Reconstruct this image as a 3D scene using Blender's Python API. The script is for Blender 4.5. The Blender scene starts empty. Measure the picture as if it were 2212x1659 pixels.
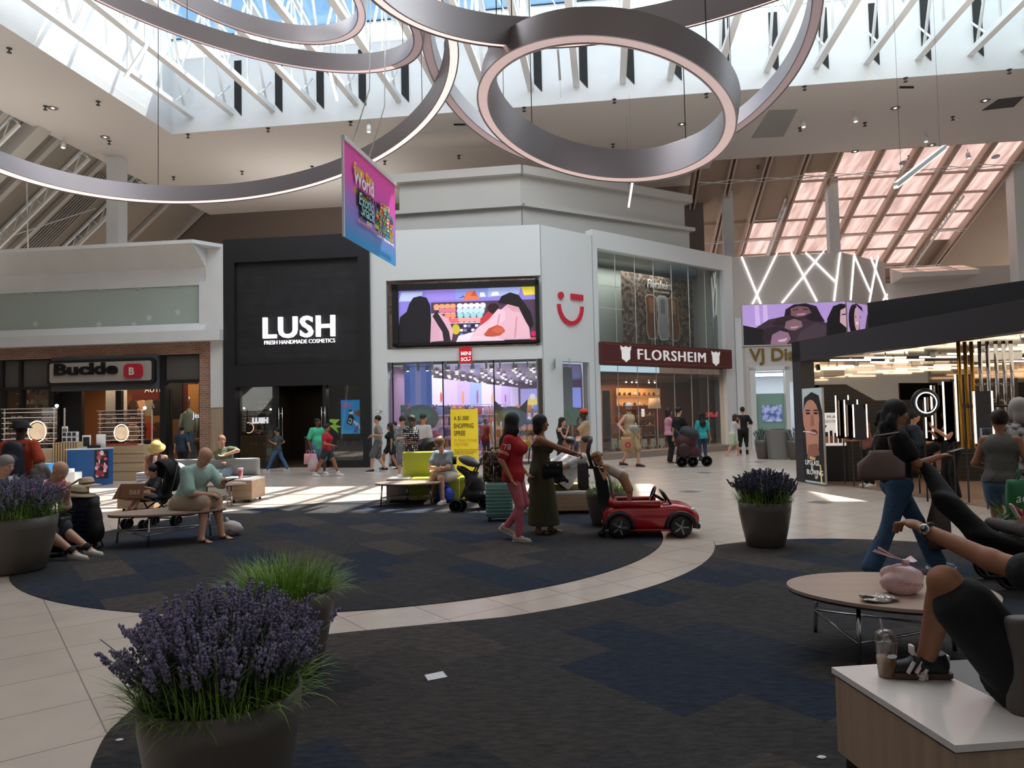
import bpy, math, random
import numpy as np
from math import sin, cos, pi, radians, atan2, sqrt
from mathutils import Vector, Matrix, Quaternion
SC = bpy.context.scene
COL = SC.collection
random.seed(7)
# ---------------------------------------------------------------- camera
FPX, CX, CY = 1550., 1106., 829.5
_p = math.atan((896-829.5)/FPX); _r = radians(1.2)
_R0 = Vector((1,0,0)); _U0 = Vector((0,-sin(_p),cos(_p)))
FW = Vector((0,cos(_p),sin(_p)))
RT = _R0*cos(_r)-_U0*sin(_r); UP = _U0*cos(_r)+_R0*sin(_r)
CAMP = Vector((0,0,1.6))
_cd = bpy.data.cameras.new('camera'); CAM = bpy.data.objects.new('camera', _cd); COL.objects.link(CAM)
_cd.sensor_width = 36; _cd.lens = FPX/2212*36; _cd.clip_end = 300; _cd.clip_start = .05
CAM.matrix_world = Matrix(((RT.x,UP.x,-FW.x,0),(RT.y,UP.y,-FW.y,0),(RT.z,UP.z,-FW.z,1.6),(0,0,0,1)))
SC.camera = CAM
SC.view_settings.view_transform = 'Standard'; SC.view_settings.look = 'None'
SC.view_settings.gamma = 1; SC.view_settings.use_curve_mapping = False
SC.view_settings.exposure = 0.0
SC.cycles.max_bounces = 8; SC.cycles.diffuse_bounces = 4; SC.cycles.glossy_bounces = 3
SC.cycles.transmission_bounces = 6; SC.cycles.transparent_max_bounces = 12
SC.cycles.caustics_reflective = False; SC.cycles.caustics_refractive = False
SC.cycles.sample_clamp_indirect = 4.0
SC.cycles.use_denoising = True
# ---------------------------------------------------------------- world, sun, daylight and added fill lamps
W = bpy.data.worlds.new('sky'); SC.world = W; W.use_nodes = True
_n = W.node_tree.nodes; _l = W.node_tree.links
_bg = _n['Background']; _tc = _n.new('ShaderNodeTexCoord'); _sx = _n.new('ShaderNodeSeparateXYZ')
_cr = _n.new('ShaderNodeValToRGB'); _l.new(_tc.outputs['Generated'], _sx.inputs[0]); _l.new(_sx.outputs['Z'], _cr.inputs[0])
_e = _cr.color_ramp.elements; _e[0].position = 0.0; _e[0].color = (.62,.82,.95,1); _e[1].position = .75; _e[1].color = (.12,.42,.85,1)
_l.new(_cr.outputs[0], _bg.inputs[0]); _bg.inputs[1].default_value = 1.15
def light(name, kind, loc, energy, color=(1,1,1), size=1, size_y=None, target=None, angle=None, spread=None):
    d = bpy.data.lights.new(name, kind); o = bpy.data.objects.new(name, d); COL.objects.link(o)
    o.location = loc; d.energy = energy; d.color = color
    if kind == 'AREA':
        d.shape = 'RECTANGLE'; d.size = size; d.size_y = size_y or size
        if spread: d.spread = spread
    elif kind == 'POINT' or kind == 'SPOT': d.shadow_soft_size = size
    if angle is not None: d.angle = angle
    if target is not None:
        o.rotation_euler = (Vector(target)-Vector(loc)).to_track_quat('-Z','Y').to_euler()
    return o
light('sun', 'SUN', (8,20,30), 14, (1,.95,.86), target=(8-.2*10,20-.41*10,20), angle=radians(.6))
AX = radians(-7.5)
UD = Vector((cos(AX), sin(AX), 0)); VD = Vector((-sin(AX), cos(AX), 0)); GO = Vector((-11.64, 24.57, 0))
def G(u, v, z=0): return GO+UD*u+VD*v+Vector((0,0,z))
_a = light('skylight_fill', 'AREA', G(13,-8.5,15.6), 2900, (.88,.95,1), 24, 10)  # added area lamp in place of skylight daylight, hung below the opaque deck
_a.rotation_euler = (0,0,AX)
_a = light('concourse_fill', 'AREA', (0,-3,11.3), 120, (1,.93,.88), 16, 6, target=(0,3,0))  # unseen fill lamp added overhead near the camera
for _u,_v,_e,_sx,_sy in ((14,-7,430,26,5),(-2.0,-9,95,3.5,16),(3.4,5,110,6,4)):
    _a = light('soffit_fill', 'AREA', G(_u,_v,8.9), _e, (1,.95,.9), _sx, _sy); _a.rotation_euler = (pi,0,-AX)  # added lamps that brighten the soffit, no real fittings there
_a = light('roof_fill', 'AREA', G(-8,-3,6.2), 110, (1,.95,.88), 3, 14); _a.rotation_euler = (pi,0,-AX)  # added lamp that brightens the sloped left roof from below
# ---------------------------------------------------------------- helpers
def ray(px,py): return FW+RT*((px-CX)/FPX)-UP*((py-CY)/FPX)
def fl(px,py,z=0.):
    d = ray(px,py); return CAMP+d*((z-1.6)/d.z)
def atY(px,py,Y):
    d = ray(px,py); return CAMP+d*(Y/d.y)
def lin(c):
    if isinstance(c,str):
        c = c.lstrip('#'); c = [int(c[i:i+2],16)/255 for i in (0,2,4)]
    return tuple((x/12.92 if x<=.04045 else ((x+.055)/1.055)**2.4) for x in c[:3])
MATS = {}
def mat(name, col='808080', rough=.6, metal=0., emit=0., alpha=1., var=0., vscale=8., bump=0., bscale=60., col2=None, trans=0., spec=.5, tex='noise', stretch=(1,1,1), coat=0.):
    if name in MATS: return MATS[name]
    m = bpy.data.materials.new(name); m.use_nodes = True; MATS[name] = m
    nt = m.node_tree; N = nt.nodes; L = nt.links; b = N['Principled BSDF']
    c = lin(col); b.inputs['Base Color'].default_value = (*c,1); b.inputs['Roughness'].default_value = rough
    b.inputs['Metallic'].default_value = metal; b.inputs['Specular IOR Level'].default_value = spec
    if coat: b.inputs['Coat Weight'].default_value = coat; b.inputs['Coat Roughness'].default_value = .08
    if trans: b.inputs['Transmission Weight'].default_value = trans
    if alpha<1: b.inputs['Alpha'].default_value = alpha
    if emit: b.inputs['Emission Color'].default_value = (*c,1); b.inputs['Emission Strength'].default_value = emit
    if var or bump or col2:
        tc = N.new('ShaderNodeTexCoord'); mp = N.new('ShaderNodeMapping'); mp.inputs['Scale'].default_value = stretch
        L.new(tc.outputs['Object'], mp.inputs[0])
    if var or col2:
        t = N.new('ShaderNodeTexNoise'); t.inputs['Scale'].default_value = vscale; t.inputs['Detail'].default_value = 4
        if tex=='voronoi': t = N.new('ShaderNodeTexVoronoi'); t.inputs['Scale'].default_value = vscale
        L.new(mp.outputs[0], t.inputs['Vector'])
        r = N.new('ShaderNodeValToRGB'); e = r.color_ramp.elements
        if col2: a0, a1 = c, lin(col2); e[0].position = .4; e[1].position = .6
        else: a0 = tuple(x*(1-var) for x in c); a1 = tuple(min(1,x*(1+var)) for x in c); e[0].position=.3; e[1].position=.7
        e[0].color = (*a0,1); e[1].color = (*a1,1)
        L.new(t.outputs[0], r.inputs[0]); L.new(r.outputs[0], b.inputs['Base Color'])
        if emit: L.new(r.outputs[0], b.inputs['Emission Color'])
    if bump:
        t = N.new('ShaderNodeTexNoise'); t.inputs['Scale'].default_value = bscale; t.inputs['Detail'].default_value = 3
        L.new(mp.outputs[0], t.inputs['Vector']); bp = N.new('ShaderNodeBump'); bp.inputs['Strength'].default_value = bump; bp.inputs['Distance'].default_value = .02
        L.new(t.outputs[0], bp.inputs['Height']); L.new(bp.outputs[0], b.inputs['Normal'])
    return m
def wood(name, c1, c2, rough=.45, scale=3., axis='x'):
    if name in MATS: return MATS[name]
    m = mat(name, c1, rough); nt = m.node_tree; N = nt.nodes; L = nt.links; b = N['Principled BSDF']
    tc = N.new('ShaderNodeTexCoord'); mp = N.new('ShaderNodeMapping'); s = {'x':(.25,6,6),'y':(6,.25,6),'z':(6,6,.25)}[axis]
    mp.inputs['Scale'].default_value = s; L.new(tc.outputs['Object'], mp.inputs[0])
    t = N.new('ShaderNodeTexNoise'); t.inputs['Scale'].default_value = scale; t.inputs['Detail'].default_value = 6; L.new(mp.outputs[0], t.inputs['Vector'])
    r = N.new('ShaderNodeValToRGB'); e = r.color_ramp.elements; e[0].position = .35; e[1].position = .65; e[0].color = (*lin(c1),1); e[1].color = (*lin(c2),1)
    L.new(t.outputs[0], r.inputs[0]); L.new(r.outputs[0], b.inputs['Base Color']); return m
def brickmat(name, c1, c2, mortar, w, h, msize, rough=.8, rotz=0., plane='xz', offset=.5, bump=0., noise=0., loc=(0,0,0)):
    m = mat(name, c1, rough); nt = m.node_tree; N = nt.nodes; L = nt.links; b = N['Principled BSDF']
    tc = N.new('ShaderNodeTexCoord'); mp = N.new('ShaderNodeMapping'); L.new(tc.outputs['Object'], mp.inputs[0])
    mp.inputs['Location'].default_value = loc
    if plane=='xz': mp.inputs['Rotation'].default_value = (radians(-90),0,0) if not rotz else (radians(-90),0,0)
    else: mp.inputs['Rotation'].default_value = (0,0,rotz)
    k = N.new('ShaderNodeTexBrick'); L.new(mp.outputs[0], k.inputs['Vector'])
    k.inputs['Scale'].default_value = 1; k.inputs['Brick Width'].default_value = w; k.inputs['Row Height'].default_value = h
    k.inputs['Mortar Size'].default_value = msize; k.inputs['Color1'].default_value = (*lin(c1),1); k.inputs['Color2'].default_value = (*lin(c2),1)
    k.inputs['Mortar'].default_value = (*lin(mortar),1); k.offset = offset; k.inputs['Mortar Smooth'].default_value = 0
    out = k.outputs['Color']
    if noise:
        t = N.new('ShaderNodeTexNoise'); t.inputs['Scale'].default_value = 2.5; t.inputs['Detail'].default_value = 8; L.new(tc.outputs['Object'], t.inputs['Vector'])
        mr = N.new('ShaderNodeMapRange'); mr.inputs[3].default_value = 1-noise; mr.inputs[4].default_value = 1+noise; mr.inputs[1].default_value=.3; mr.inputs[2].default_value=.7
        L.new(t.outputs[0], mr.inputs[0]); mx = N.new('ShaderNodeVectorMath'); mx.operation = 'SCALE'
        L.new(out, mx.inputs[0]); L.new(mr.outputs[0], mx.inputs['Scale']); out = mx.outputs[0]
    L.new(out, b.inputs['Base Color']); return m
def glassmat(name, tint=(1,1,1), refl=.12, trans=.88, rough=.02):
    if name in MATS: return MATS[name]
    m = bpy.data.materials.new(name); m.use_nodes = True; MATS[name] = m; nt = m.node_tree; N = nt.nodes; L = nt.links
    N.remove(N['Principled BSDF']); o = N['Material Output']
    t = N.new('ShaderNodeBsdfTransparent'); t.inputs[0].default_value = (tint[0]*trans,tint[1]*trans,tint[2]*trans,1)
    g = N.new('ShaderNodeBsdfGlossy'); g.inputs['Roughness'].default_value = rough; g.inputs[0].default_value=(1,1,1,1)
    x = N.new('ShaderNodeMixShader'); x.inputs[0].default_value = refl
    L.new(t.outputs[0], x.inputs[1]); L.new(g.outputs[0], x.inputs[2]); L.new(x.outputs[0], o.inputs[0]); return m
def vcmat(name, emit=0., rough=.6):
    if name in MATS: return MATS[name]
    m = mat(name, '808080', rough); N = m.node_tree.nodes; L = m.node_tree.links; b = N['Principled BSDF']
    a = N.new('ShaderNodeAttribute'); a.attribute_name = 'Col'; L.new(a.outputs['Color'], b.inputs['Base Color'])
    if emit: L.new(a.outputs['Color'], b.inputs['Emission Color']); b.inputs['Emission Strength'].default_value = emit
    return m
def rootloc(p):
    while p.parent: p = p.parent
    return p.location.copy()
def thing(name, label, cat, loc=(0,0,0), group=None):
    o = bpy.data.objects.new(name, None); COL.objects.link(o); o.location = loc; o.empty_display_size = .1
    o['label'] = label; o['category'] = cat
    if group: o['group'] = group
    return o
def tag(o, label, cat, group=None):
    o['label'] = label; o['category'] = cat
    if group: o['group'] = group
    return o
def copytree(o, parent=None):
    c = o.copy(); COL.objects.link(c)
    if parent is not None: c.parent = parent
    for ch in list(o.children): copytree(ch, c)
    return c
class MB:
    def __init__(s, M=None): s.v=[]; s.f=[]; s.mi=[]; s.M=M; s.sm=[]; s.cols=None
    def add(s, vs, fs, m=0, sm=False):
        o = len(s.v)
        if s.M is not None: vs = [s.M @ Vector(v) for v in vs]
        s.v += [tuple(v) for v in vs]; s.f += [tuple(i+o for i in f) for f in fs]; s.mi += [m]*len(fs); s.sm += [sm]*len(fs); return s
    def box(s, c, d, m=0, rz=0., R=None, taper=1.):
        x,y,z = d[0]/2,d[1]/2,d[2]/2; vs=[]
        for k in (-1,1):
            t = taper if k>0 else 1.
            for i,j in ((-1,-1),(1,-1),(1,1),(-1,1)): vs.append(Vector((i*x*t,j*y*t,k*z)))
        if R is None and rz: R = Matrix.Rotation(rz,3,'Z')
        if R is not None: vs = [R@v for v in vs]
        c = Vector(c); vs = [v+c for v in vs]
        return s.add(vs, [(3,2,1,0),(4,5,6,7),(0,1,5,4),(1,2,6,5),(2,3,7,6),(3,0,4,7)], m)
    def box2(s, a, b, m=0): # corners
        a=Vector(a); b=Vector(b); return s.box((a+b)/2, [abs(x) for x in (b-a)], m)
    def rbox(s, c, d, r, m=0, rz=0., R=None, n=4):  # rounded vertical-edge box with eased top
        x,y = d[0]/2,d[1]/2; r=min(r,x*.99,y*.99); pr=[]
        for cx,cy,a0 in ((x-r,y-r,0),(-x+r,y-r,90),(-x+r,-y+r,180),(x-r,-y+r,270)):
            for k in range(n+1):
                a=radians(a0+90*k/n); pr.append((cx+r*cos(a),cy+r*sin(a)))
        e=min(r*.5,d[2]*.25); rings=[(-d[2]/2,e),(-d[2]/2+e,0),(d[2]/2-e,0),(d[2]/2-e*.3,e*.3),(d[2]/2,e)]
        vs=[]; 
        for z,ins in rings:
            for (px_,py_) in pr:
                vs.append(Vector((px_*(1-ins/x),py_*(1-ins/y),z)))
        if R is None and rz: R = Matrix.Rotation(rz,3,'Z')
        if R is not None: vs=[R@v for v in vs]
        c=Vector(c); vs=[v+c for v in vs]; k=len(pr); fs=[]
        for i in range(len(rings)-1):
            for j in range(k): fs.append((i*k+j,i*k+(j+1)%k,(i+1)*k+(j+1)%k,(i+1)*k+j))
        fs.append(tuple(range(k-1,-1,-1))); fs.append(tuple((len(rings)-1)*k+j for j in range(k)))
        return s.add(vs,fs,m,True)
    def poly(s, pts, m=0): return s.add(pts, [tuple(range(len(pts)))], m)
    def prism(s, pts, h, m=0): # pts 3D planar loop, h = extrusion vector
        n=len(pts); h=Vector(h); p=[Vector(q) for q in pts]
        return s.add(p+[q+h for q in p], [tuple(range(n-1,-1,-1)), tuple(range(n,2*n))]+[(i,(i+1)%n,(i+1)%n+n,i+n) for i in range(n)], m)
    def tube(s, pts, r, n=8, m=0, closed=False, caps=True, sm=True):
        p=[Vector(q) for q in pts]; N=len(p); rr = r if hasattr(r,'__len__') else [r]*N
        vs=[]; prev=None
        for i in range(N):
            if closed: t=(p[(i+1)%N]-p[i-1])
            else: t=p[min(i+1,N-1)]-p[max(i-1,0)]
            if t.length<1e-9: t=Vector((0,0,1))
            t.normalize()
            if prev is None: a=t.orthogonal().normalized()
            else:
                a=prev-t*prev.dot(t); a = a.normalized() if a.length>1e-6 else t.orthogonal().normalized()
            prev=a; b=t.cross(a)
            for k in range(n):
                th=2*pi*k/n; vs.append(p[i]+(a*cos(th)+b*sin(th))*rr[i])
        fs=[]; R=N if closed else N-1
        for i in range(R):
            for k in range(n): fs.append((i*n+k,i*n+(k+1)%n,((i+1)%N)*n+(k+1)%n,((i+1)%N)*n+k))
        if caps and not closed: fs.append(tuple(range(n-1,-1,-1))); fs.append(tuple((N-1)*n+k for k in range(n)))
        return s.add(vs,fs,m,sm)
    def bar(s, a, b, w, h=None, m=0, up=(0,0,1)): # rectangular bar from a to b
        a=Vector(a); b=Vector(b); t=(b-a); L=t.length; t.normalize(); h=h or w; up=Vector(up)
        x=t.cross(up); x = x.normalized() if x.length>1e-4 else t.orthogonal().normalized(); y=x.cross(t)
        R=Matrix((t,x,y)).transposed(); return s.box((a+b)/2,(L,w,h),m,R=R)
    def lathe(s, prof, n=24, c=(0,0,0), m=0, sx=1., sy=1., sm=True, R=None):
        vs=[]; c=Vector(c)
        for r,z in prof:
            for k in range(n):
                v=Vector((r*cos(2*pi*k/n)*sx, r*sin(2*pi*k/n)*sy, z)); vs.append((R@v if R is not None else v)+c)
        fs=[]
        for i in range(len(prof)-1):
            for k in range(n): fs.append((i*n+k,i*n+(k+1)%n,(i+1)*n+(k+1)%n,(i+1)*n+k))
        if prof[0][0]>1e-6: fs.append(tuple(range(n-1,-1,-1)))
        if prof[-1][0]>1e-6: fs.append(tuple((len(prof)-1)*n+k for k in range(n)))
        return s.add(vs,fs,m,sm)
    def ell(s, c, r, n=12, m=0, R=None):
        if not hasattr(r,'__len__'): r=(r,r,r)
        prof=[]; h=max(4,n//2)
        vs=[]; c=Vector(c)
        for i in range(h+1):
            a=pi*i/h
            for k in range(n):
                b=2*pi*k/n; v=Vector((r[0]*sin(a)*cos(b), r[1]*sin(a)*sin(b), -r[2]*cos(a))); vs.append((R@v if R is not None else v)+c)
        fs=[(i*n+k,i*n+(k+1)%n,(i+1)*n+(k+1)%n,(i+1)*n+k) for i in range(h) for k in range(n)]
        return s.add(vs,fs,m,True)
    def build(s, name, mats, parent=None, loc=None, colors=None):
        me=bpy.data.meshes.new(name); off=Vector((0,0,0))
        if parent is not None: off=rootloc(parent)
        elif loc is not None: off=Vector(loc)
        if s.v:
            v=np.array([tuple(q) for q in s.v],dtype=float)-np.array(off); me.from_pydata(v.tolist(),[],s.f)
        if not isinstance(mats,(list,tuple)): mats=[mats]
        for m in mats: me.materials.append(m)
        if s.f:
            me.polygons.foreach_set('material_index', s.mi); me.polygons.foreach_set('use_smooth', s.sm)
            if any(s.sm) and not all(s.sm): pass
        if s.cols:
            ca=me.color_attributes.new('Col','FLOAT_COLOR','CORNER'); arr=[]
            for f,c in zip(s.f,s.cols): arr += [*c,1.]*len(f)
            ca.data.foreach_set('color',arr)
        o=bpy.data.objects.new(name,me); COL.objects.link(o)
        if parent is not None: o.parent=parent
        elif loc is not None: o.location=loc
        return o
def struct(o): o['kind']='structure'; return o
def stuff(o): o['kind']='stuff'; return o
def frame(o, x, y=None, n=None):  # Matrix from origin + axes (x right, y up, n out)
    x=Vector(x).normalized(); y=Vector(y or (0,0,1)).normalized(); n=x.cross(y).normalized(); y=n.cross(x).normalized()
    o=Vector(o); return Matrix(((x.x,y.x,n.x,o.x),(x.y,y.y,n.y,o.y),(x.z,y.z,n.z,o.z),(0,0,0,1)))
_TXT={}
def text(body, M, size, m, parent=None, name='lettering', ext=.01, bold=0., sx=1., shear=0., align='LEFT', spacing=1., label=None, res=3):
    c=bpy.data.curves.new('t','FONT'); c.body=body; c.size=size; c.extrude=ext; c.offset=bold; c.shear=shear; c.align_x=align; c.space_character=spacing; c.resolution_u=res
    o=bpy.data.objects.new('t',c); me=bpy.data.meshes.new_from_object(o); bpy.data.objects.remove(o); bpy.data.curves.remove(c)
    off=rootloc(parent) if parent is not None else Vector()
    T=Matrix.Translation(-off) @ M @ Matrix.Diagonal((sx,1,1,1)); me.transform(T); me.materials.clear(); me.materials.append(m)
    me.name=name; ob=bpy.data.objects.new(name,me); COL.objects.link(ob)
    if parent is not None: ob.parent=parent
    if label: ob['label']=label
    return ob
def picture(M, polys, m, parent, name='picture', step=.003):
    b=MB(M); b.cols=[]
    for i,(c,pts) in enumerate(polys):
        z=step*(i+1); b.add([(p[0],p[1],z) for p in pts],[tuple(range(len(pts)))]); b.cols.append(lin(c))
    return b.build(name,m,parent)
def circ(cx,cy,rx,ry=None,n=16,a0=0,a1=360):
    ry=ry or rx; return [(cx+rx*cos(radians(a0+(a1-a0)*k/n)),cy+ry*sin(radians(a0+(a1-a0)*k/n))) for k in range(n if a1-a0==360 else n+1)]
def rect(x0,y0,x1,y1): return [(x0,y0),(x1,y0),(x1,y1),(x0,y1)]
def textfit(body,M,width,cap,m,parent,name='lettering',**k):
    o=text(body,Matrix.Identity(4),1,m,None,name,**k); me=o.data
    xs=[v.co.x for v in me.vertices]; ys=[v.co.y for v in me.vertices]; off=rootloc(parent) if parent is not None else Vector()
    x0,x1,y0,y1=min(xs),max(xs),min(ys),max(ys); k_=(width/(x1-x0)); c_=cap/(y1-y0)
    for v in me.vertices: v.co=M@Vector(((v.co.x-x0)*k_,(v.co.y-y0)*c_,v.co.z))-off
    if parent is not None: o.parent=parent
    return o
class Wall:  # plan line A->B ; s along, d toward the hall, z up
    def __init__(s,A,B):
        s.A=Vector((A[0],A[1],0)); s.B=Vector((B[0],B[1],0)); t=s.B-s.A; s.L=t.length; s.t=t.normalized(); s.n=Vector((s.t.y,-s.t.x,0))
    def P(s,a,d,z): return s.A+s.t*a+s.n*d+Vector((0,0,z))
    def sz(s,px,py,off=0.):
        r=ray(px,py); o=s.A+s.n*off; k=(o-CAMP).dot(s.n)/r.dot(s.n); p=CAMP+r*k; return ((p-s.A).dot(s.t), p.z)
    def M(s,a=0,d=0,z=0): return frame(s.P(a,d,z), s.t, (0,0,1))
    def F(s): # (s,d,z) frame
        t,n,A=s.t,s.n,s.A; return Matrix(((t.x,n.x,0,A.x),(t.y,n.y,0,A.y),(0,0,1,0),(0,0,0,1)))
    def panel(s,a0,a1,z0,z1,d0,d1,b=None,m=0): # box in wall frame
        b = b or MB(); 
        pts=[s.P(a0,d0,z0),s.P(a1,d0,z0),s.P(a1,d1,z0),s.P(a0,d1,z0)]; b.prism(pts,(0,0,z1-z0),m); return b
# ================================================================ materials
WHT = mat('white_plaster','d8dadb',.7,var=.03,vscale=1.5); WHT2 = mat('white_panel','dfe3e5',.35)
CEILM = mat('ceiling_paint','cdc8c3',.85); BRN = mat('brown_wall','7d7068',.8); STEELW = mat('white_steel','e2e4e4',.45)
BLK = mat('black_panel','1d1d21',.45); BLK2 = mat('matt_black','0c0c0d',.6); GRYM = mat('grey_metal','6e7073',.4,.3)
CHR = mat('chrome','c8c8ca',.18,1.); DSTEEL = mat('dark_steel','5a5a5c',.3,.9); ALU = mat('brushed_aluminium','8d898c',.33,.85)
GLS = glassmat('shop_glass',(.93,.97,.95),.09,.9); CLR = glassmat('clear_plastic',(.95,.95,.95),.12,.85); ROOFG = glassmat('roof_glass',(.95,.98,1),.05,.95)
TILE = brickmat('floor_tile','cabcb0','c5b6aa','8d8078',.61,.61,.004,.22,rotz=radians(52.5),plane='xy',offset=0.,noise=.05)
TILE.node_tree.nodes['Principled BSDF'].inputs['Specular IOR Level'].default_value=.45
def carpetmat():
    m = mat('carpet_tile','3a3c42',.95,spec=.1); nt=m.node_tree; N=nt.nodes; L=nt.links; b=N['Principled BSDF']
    tc=N.new('ShaderNodeTexCoord'); mp=N.new('ShaderNodeMapping'); mp.inputs['Rotation'].default_value=(0,0,radians(52.5+0)); L.new(tc.outputs['Object'],mp.inputs[0])
    def brick(w,h,off=.5):
        k=N.new('ShaderNodeTexBrick'); L.new(mp.outputs[0],k.inputs['Vector']); k.inputs['Scale'].default_value=1; k.inputs['Brick Width'].default_value=w; k.inputs['Row Height'].default_value=h
        k.inputs['Mortar Size'].default_value=.001; k.inputs['Color1'].default_value=(0,0,0,1); k.inputs['Color2'].default_value=(1,1,1,1); k.offset=off; k.inputs['Bias'].default_value=0; return k
    k=brick(1.0,.5); 
    r=N.new('ShaderNodeValToRGB'); r.color_ramp.interpolation='CONSTANT'; e=r.color_ramp.elements
    cols=['3e3a39','3a3838','343436','30343c','45403e','383739','2a2f3b','3c3a3b']
    e[0].color=(*lin(cols[0]),1); e[1].position=.125; e[1].color=(*lin(cols[1]),1)
    for i in range(2,8): q=e.new(i*.125); q.color=(*lin(cols[i]),1)
    L.new(k.outputs['Color'],r.inputs[0])
    t=N.new('ShaderNodeTexNoise'); t.inputs['Scale'].default_value=9; t.inputs['Detail'].default_value=9; t.inputs['Roughness'].default_value=.75
    m2=N.new('ShaderNodeMapping'); m2.inputs['Scale'].default_value=(1,3.5,1); m2.inputs['Rotation'].default_value=(0,0,radians(52.5)); L.new(tc.outputs['Object'],m2.inputs[0]); L.new(m2.outputs[0],t.inputs['Vector'])
    mr=N.new('ShaderNodeMapRange'); mr.inputs[1].default_value=.35; mr.inputs[2].default_value=.65; mr.inputs[3].default_value=.6; mr.inputs[4].default_value=1.45; L.new(t.outputs[0],mr.inputs[0])
    mx=N.new('ShaderNodeVectorMath'); mx.operation='SCALE'; L.new(r.outputs[0],mx.inputs[0]); L.new(mr.outputs[0],mx.inputs['Scale']); L.new(mx.outputs[0],b.inputs['Base Color'])
    bp=N.new('ShaderNodeBump'); bp.inputs['Strength'].default_value=.5; bp.inputs['Distance'].default_value=.01; L.new(t.outputs[0],bp.inputs['Height']); L.new(bp.outputs[0],b.inputs['Normal'])
    return m
CARP=carpetmat()
# ================================================================ floor and carpets
struct(MB().poly([(-32,-9,0),(40,-9,0),(40,46,0),(-32,46,0)]).build('floor',TILE))
def carpet(name,pts):
    b=MB(); b.prism([(x,y,.0005) for x,y in pts],(0,0,.006),0); o=b.build(name,CARP); return struct(o)
carpet('floor_carpet',[(-2.07+4.03*cos(2*pi*k/120),9.99+4.03*sin(2*pi*k/120)) for k in range(120)])
def arc(cx,cy,r,a0,a1,n=40): return [(cx+r*cos(radians(a0+(a1-a0)*k/n)),cy+r*sin(radians(a0+(a1-a0)*k/n))) for k in range(n+1)]
_p2c=(-1.85,9.72,4.33)
_pp=arc(-1.78,9.69,4.29,293,349,50)
def crm(P,n=6):
    o=[]
    for i in range(1,len(P)-2):
        p0,p1,p2,p3=[np.array(q) for q in P[i-1:i+3]]
        for k in range(n):
            t=k/n; o.append(tuple(.5*((2*p1)+(-p0+p2)*t+(2*p0-5*p1+4*p2-p3)*t*t+(-p0+3*p1-3*p2+p3)*t**3)))
    return o
_pr=arc(3.51,6.61,2.27,120,20,30)
_fp=[tuple(fl(*q)[:2]) for q in ((150,1900),(175,1790),(190,1700),(196,1659),(205,1635),(224.7,1596),(250,1566),(304,1521),(390,1466),(500,1418),(610,1383))]
_pl=crm(_fp+[_pp[0],_pp[1]])
carpet('floor_carpet',_pp+_pr+[(7,6.6),(8,5),(8,-3),(-1,-3),(-1.6,1.5)]+_pl)
# ================================================================ ceiling with skylight well
ZC=11.6
def slab(name,pts,z0,z1,m): 
    b=MB(); b.prism([(p[0],p[1],z0) for p in pts],(0,0,z1-z0)); return struct(b.build(name,m))
# bands round the well: left band, far band ; well spans u 0..30, v -26..0
slab('ceiling',[G(-4.1,-34),G(0,-34),G(0,0),G(0,9.6),G(-4.1,9.6)],ZC,ZC+.3,CEILM)
slab('ceiling',[G(0,0),G(34,0),G(34,6.3),G(19.2,6.3),G(19.2,9.6),G(0,9.6)],ZC,ZC+.3,CEILM)
slab('ceiling',[G(0,-34),G(40,-34),G(40,-26),G(0,-26)],ZC,ZC+.3,CEILM)
slab('ceiling',[G(34,-26),G(40,-26),G(40,6.3),G(34,6.3)],ZC,ZC+.3,CEILM)
def wallseg(name,P,Q,z0,z1,t=.25,m=WHT,side=1):
    P=Vector((P[0],P[1],0)); Q=Vector((Q[0],Q[1],0)); d=(Q-P).normalized(); n=Vector((d.y,-d.x,0))*side*t
    b=MB(); b.prism([P+Vector((0,0,z0)),Q+Vector((0,0,z0)),Q-n+Vector((0,0,z0)),P-n+Vector((0,0,z0))],(0,0,z1-z0)); return struct(b.build(name,m))
ZW=14.2
wallseg('wall_skylight_well',G(-.25,0),G(34,0),ZC+.3,ZW)
wallseg('wall_skylight_well',G(0,-26),G(0,0),ZC+.3,ZW+1.6,side=1)
wallseg('wall_skylight_well',G(0,-26),G(34,-26),ZC+.3,ZW+3,side=-1)
wallseg('wall_skylight_well',G(34,-26),G(34,0),ZC+.3,ZW+1.6,side=-1)
# white lining down to the soffit edge
for P,Q,s in ((G(0,0),G(34,0),1),(G(0,-26),G(0,0),1)): wallseg('trim_well',P,Q,ZC+.001,ZC+.31,t=-.02,m=WHT,side=s)
# curb glazing and roof glass
FROST=glassmat('frosted_curb_glass',(.8,.95,1),.1,.8,.3)
def roofz(v): return 14.95+(-v)*.27
b=MB(); b.box2((0,0,0),(0,0,0)) if 0 else None

_g=MB()
for k in range(0,23): 
    u0=.1+k*1.48; 
    for v0,v1 in ((0,-1.55),(-1.55,-3.1),(-3.1,-4.3)):
        _g.poly([G(u0,v0,roofz(v0)),G(u0+1.48,v0,roofz(v0)),G(u0+1.48,v1,roofz(v1)),G(u0,v1,roofz(v1))], 0 if u0<16.5 or k in (14,) and v0==-1.55 else 1)  # lone clear pane added to drop a small sun patch on the floor
FROST2=bpy.data.materials.new('frosted_roof_glass'); FROST2.use_nodes=True
_N=FROST2.node_tree.nodes; _L=FROST2.node_tree.links; _N.remove(_N['Principled BSDF']); _t1=_N.new('ShaderNodeBsdfTranslucent'); _t1.inputs[0].default_value=(.8,.93,.97,1); _t2=_N.new('ShaderNodeBsdfTransparent'); _t2.inputs[0].default_value=(.85,.95,1,1)
_ms=_N.new('ShaderNodeMixShader'); _ms.inputs[0].default_value=1.; _L.new(_t2.outputs[0],_ms.inputs[1]); _L.new(_t1.outputs[0],_ms.inputs[2]); _L.new(_ms.outputs[0],_N['Material Output'].inputs[0])
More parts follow.
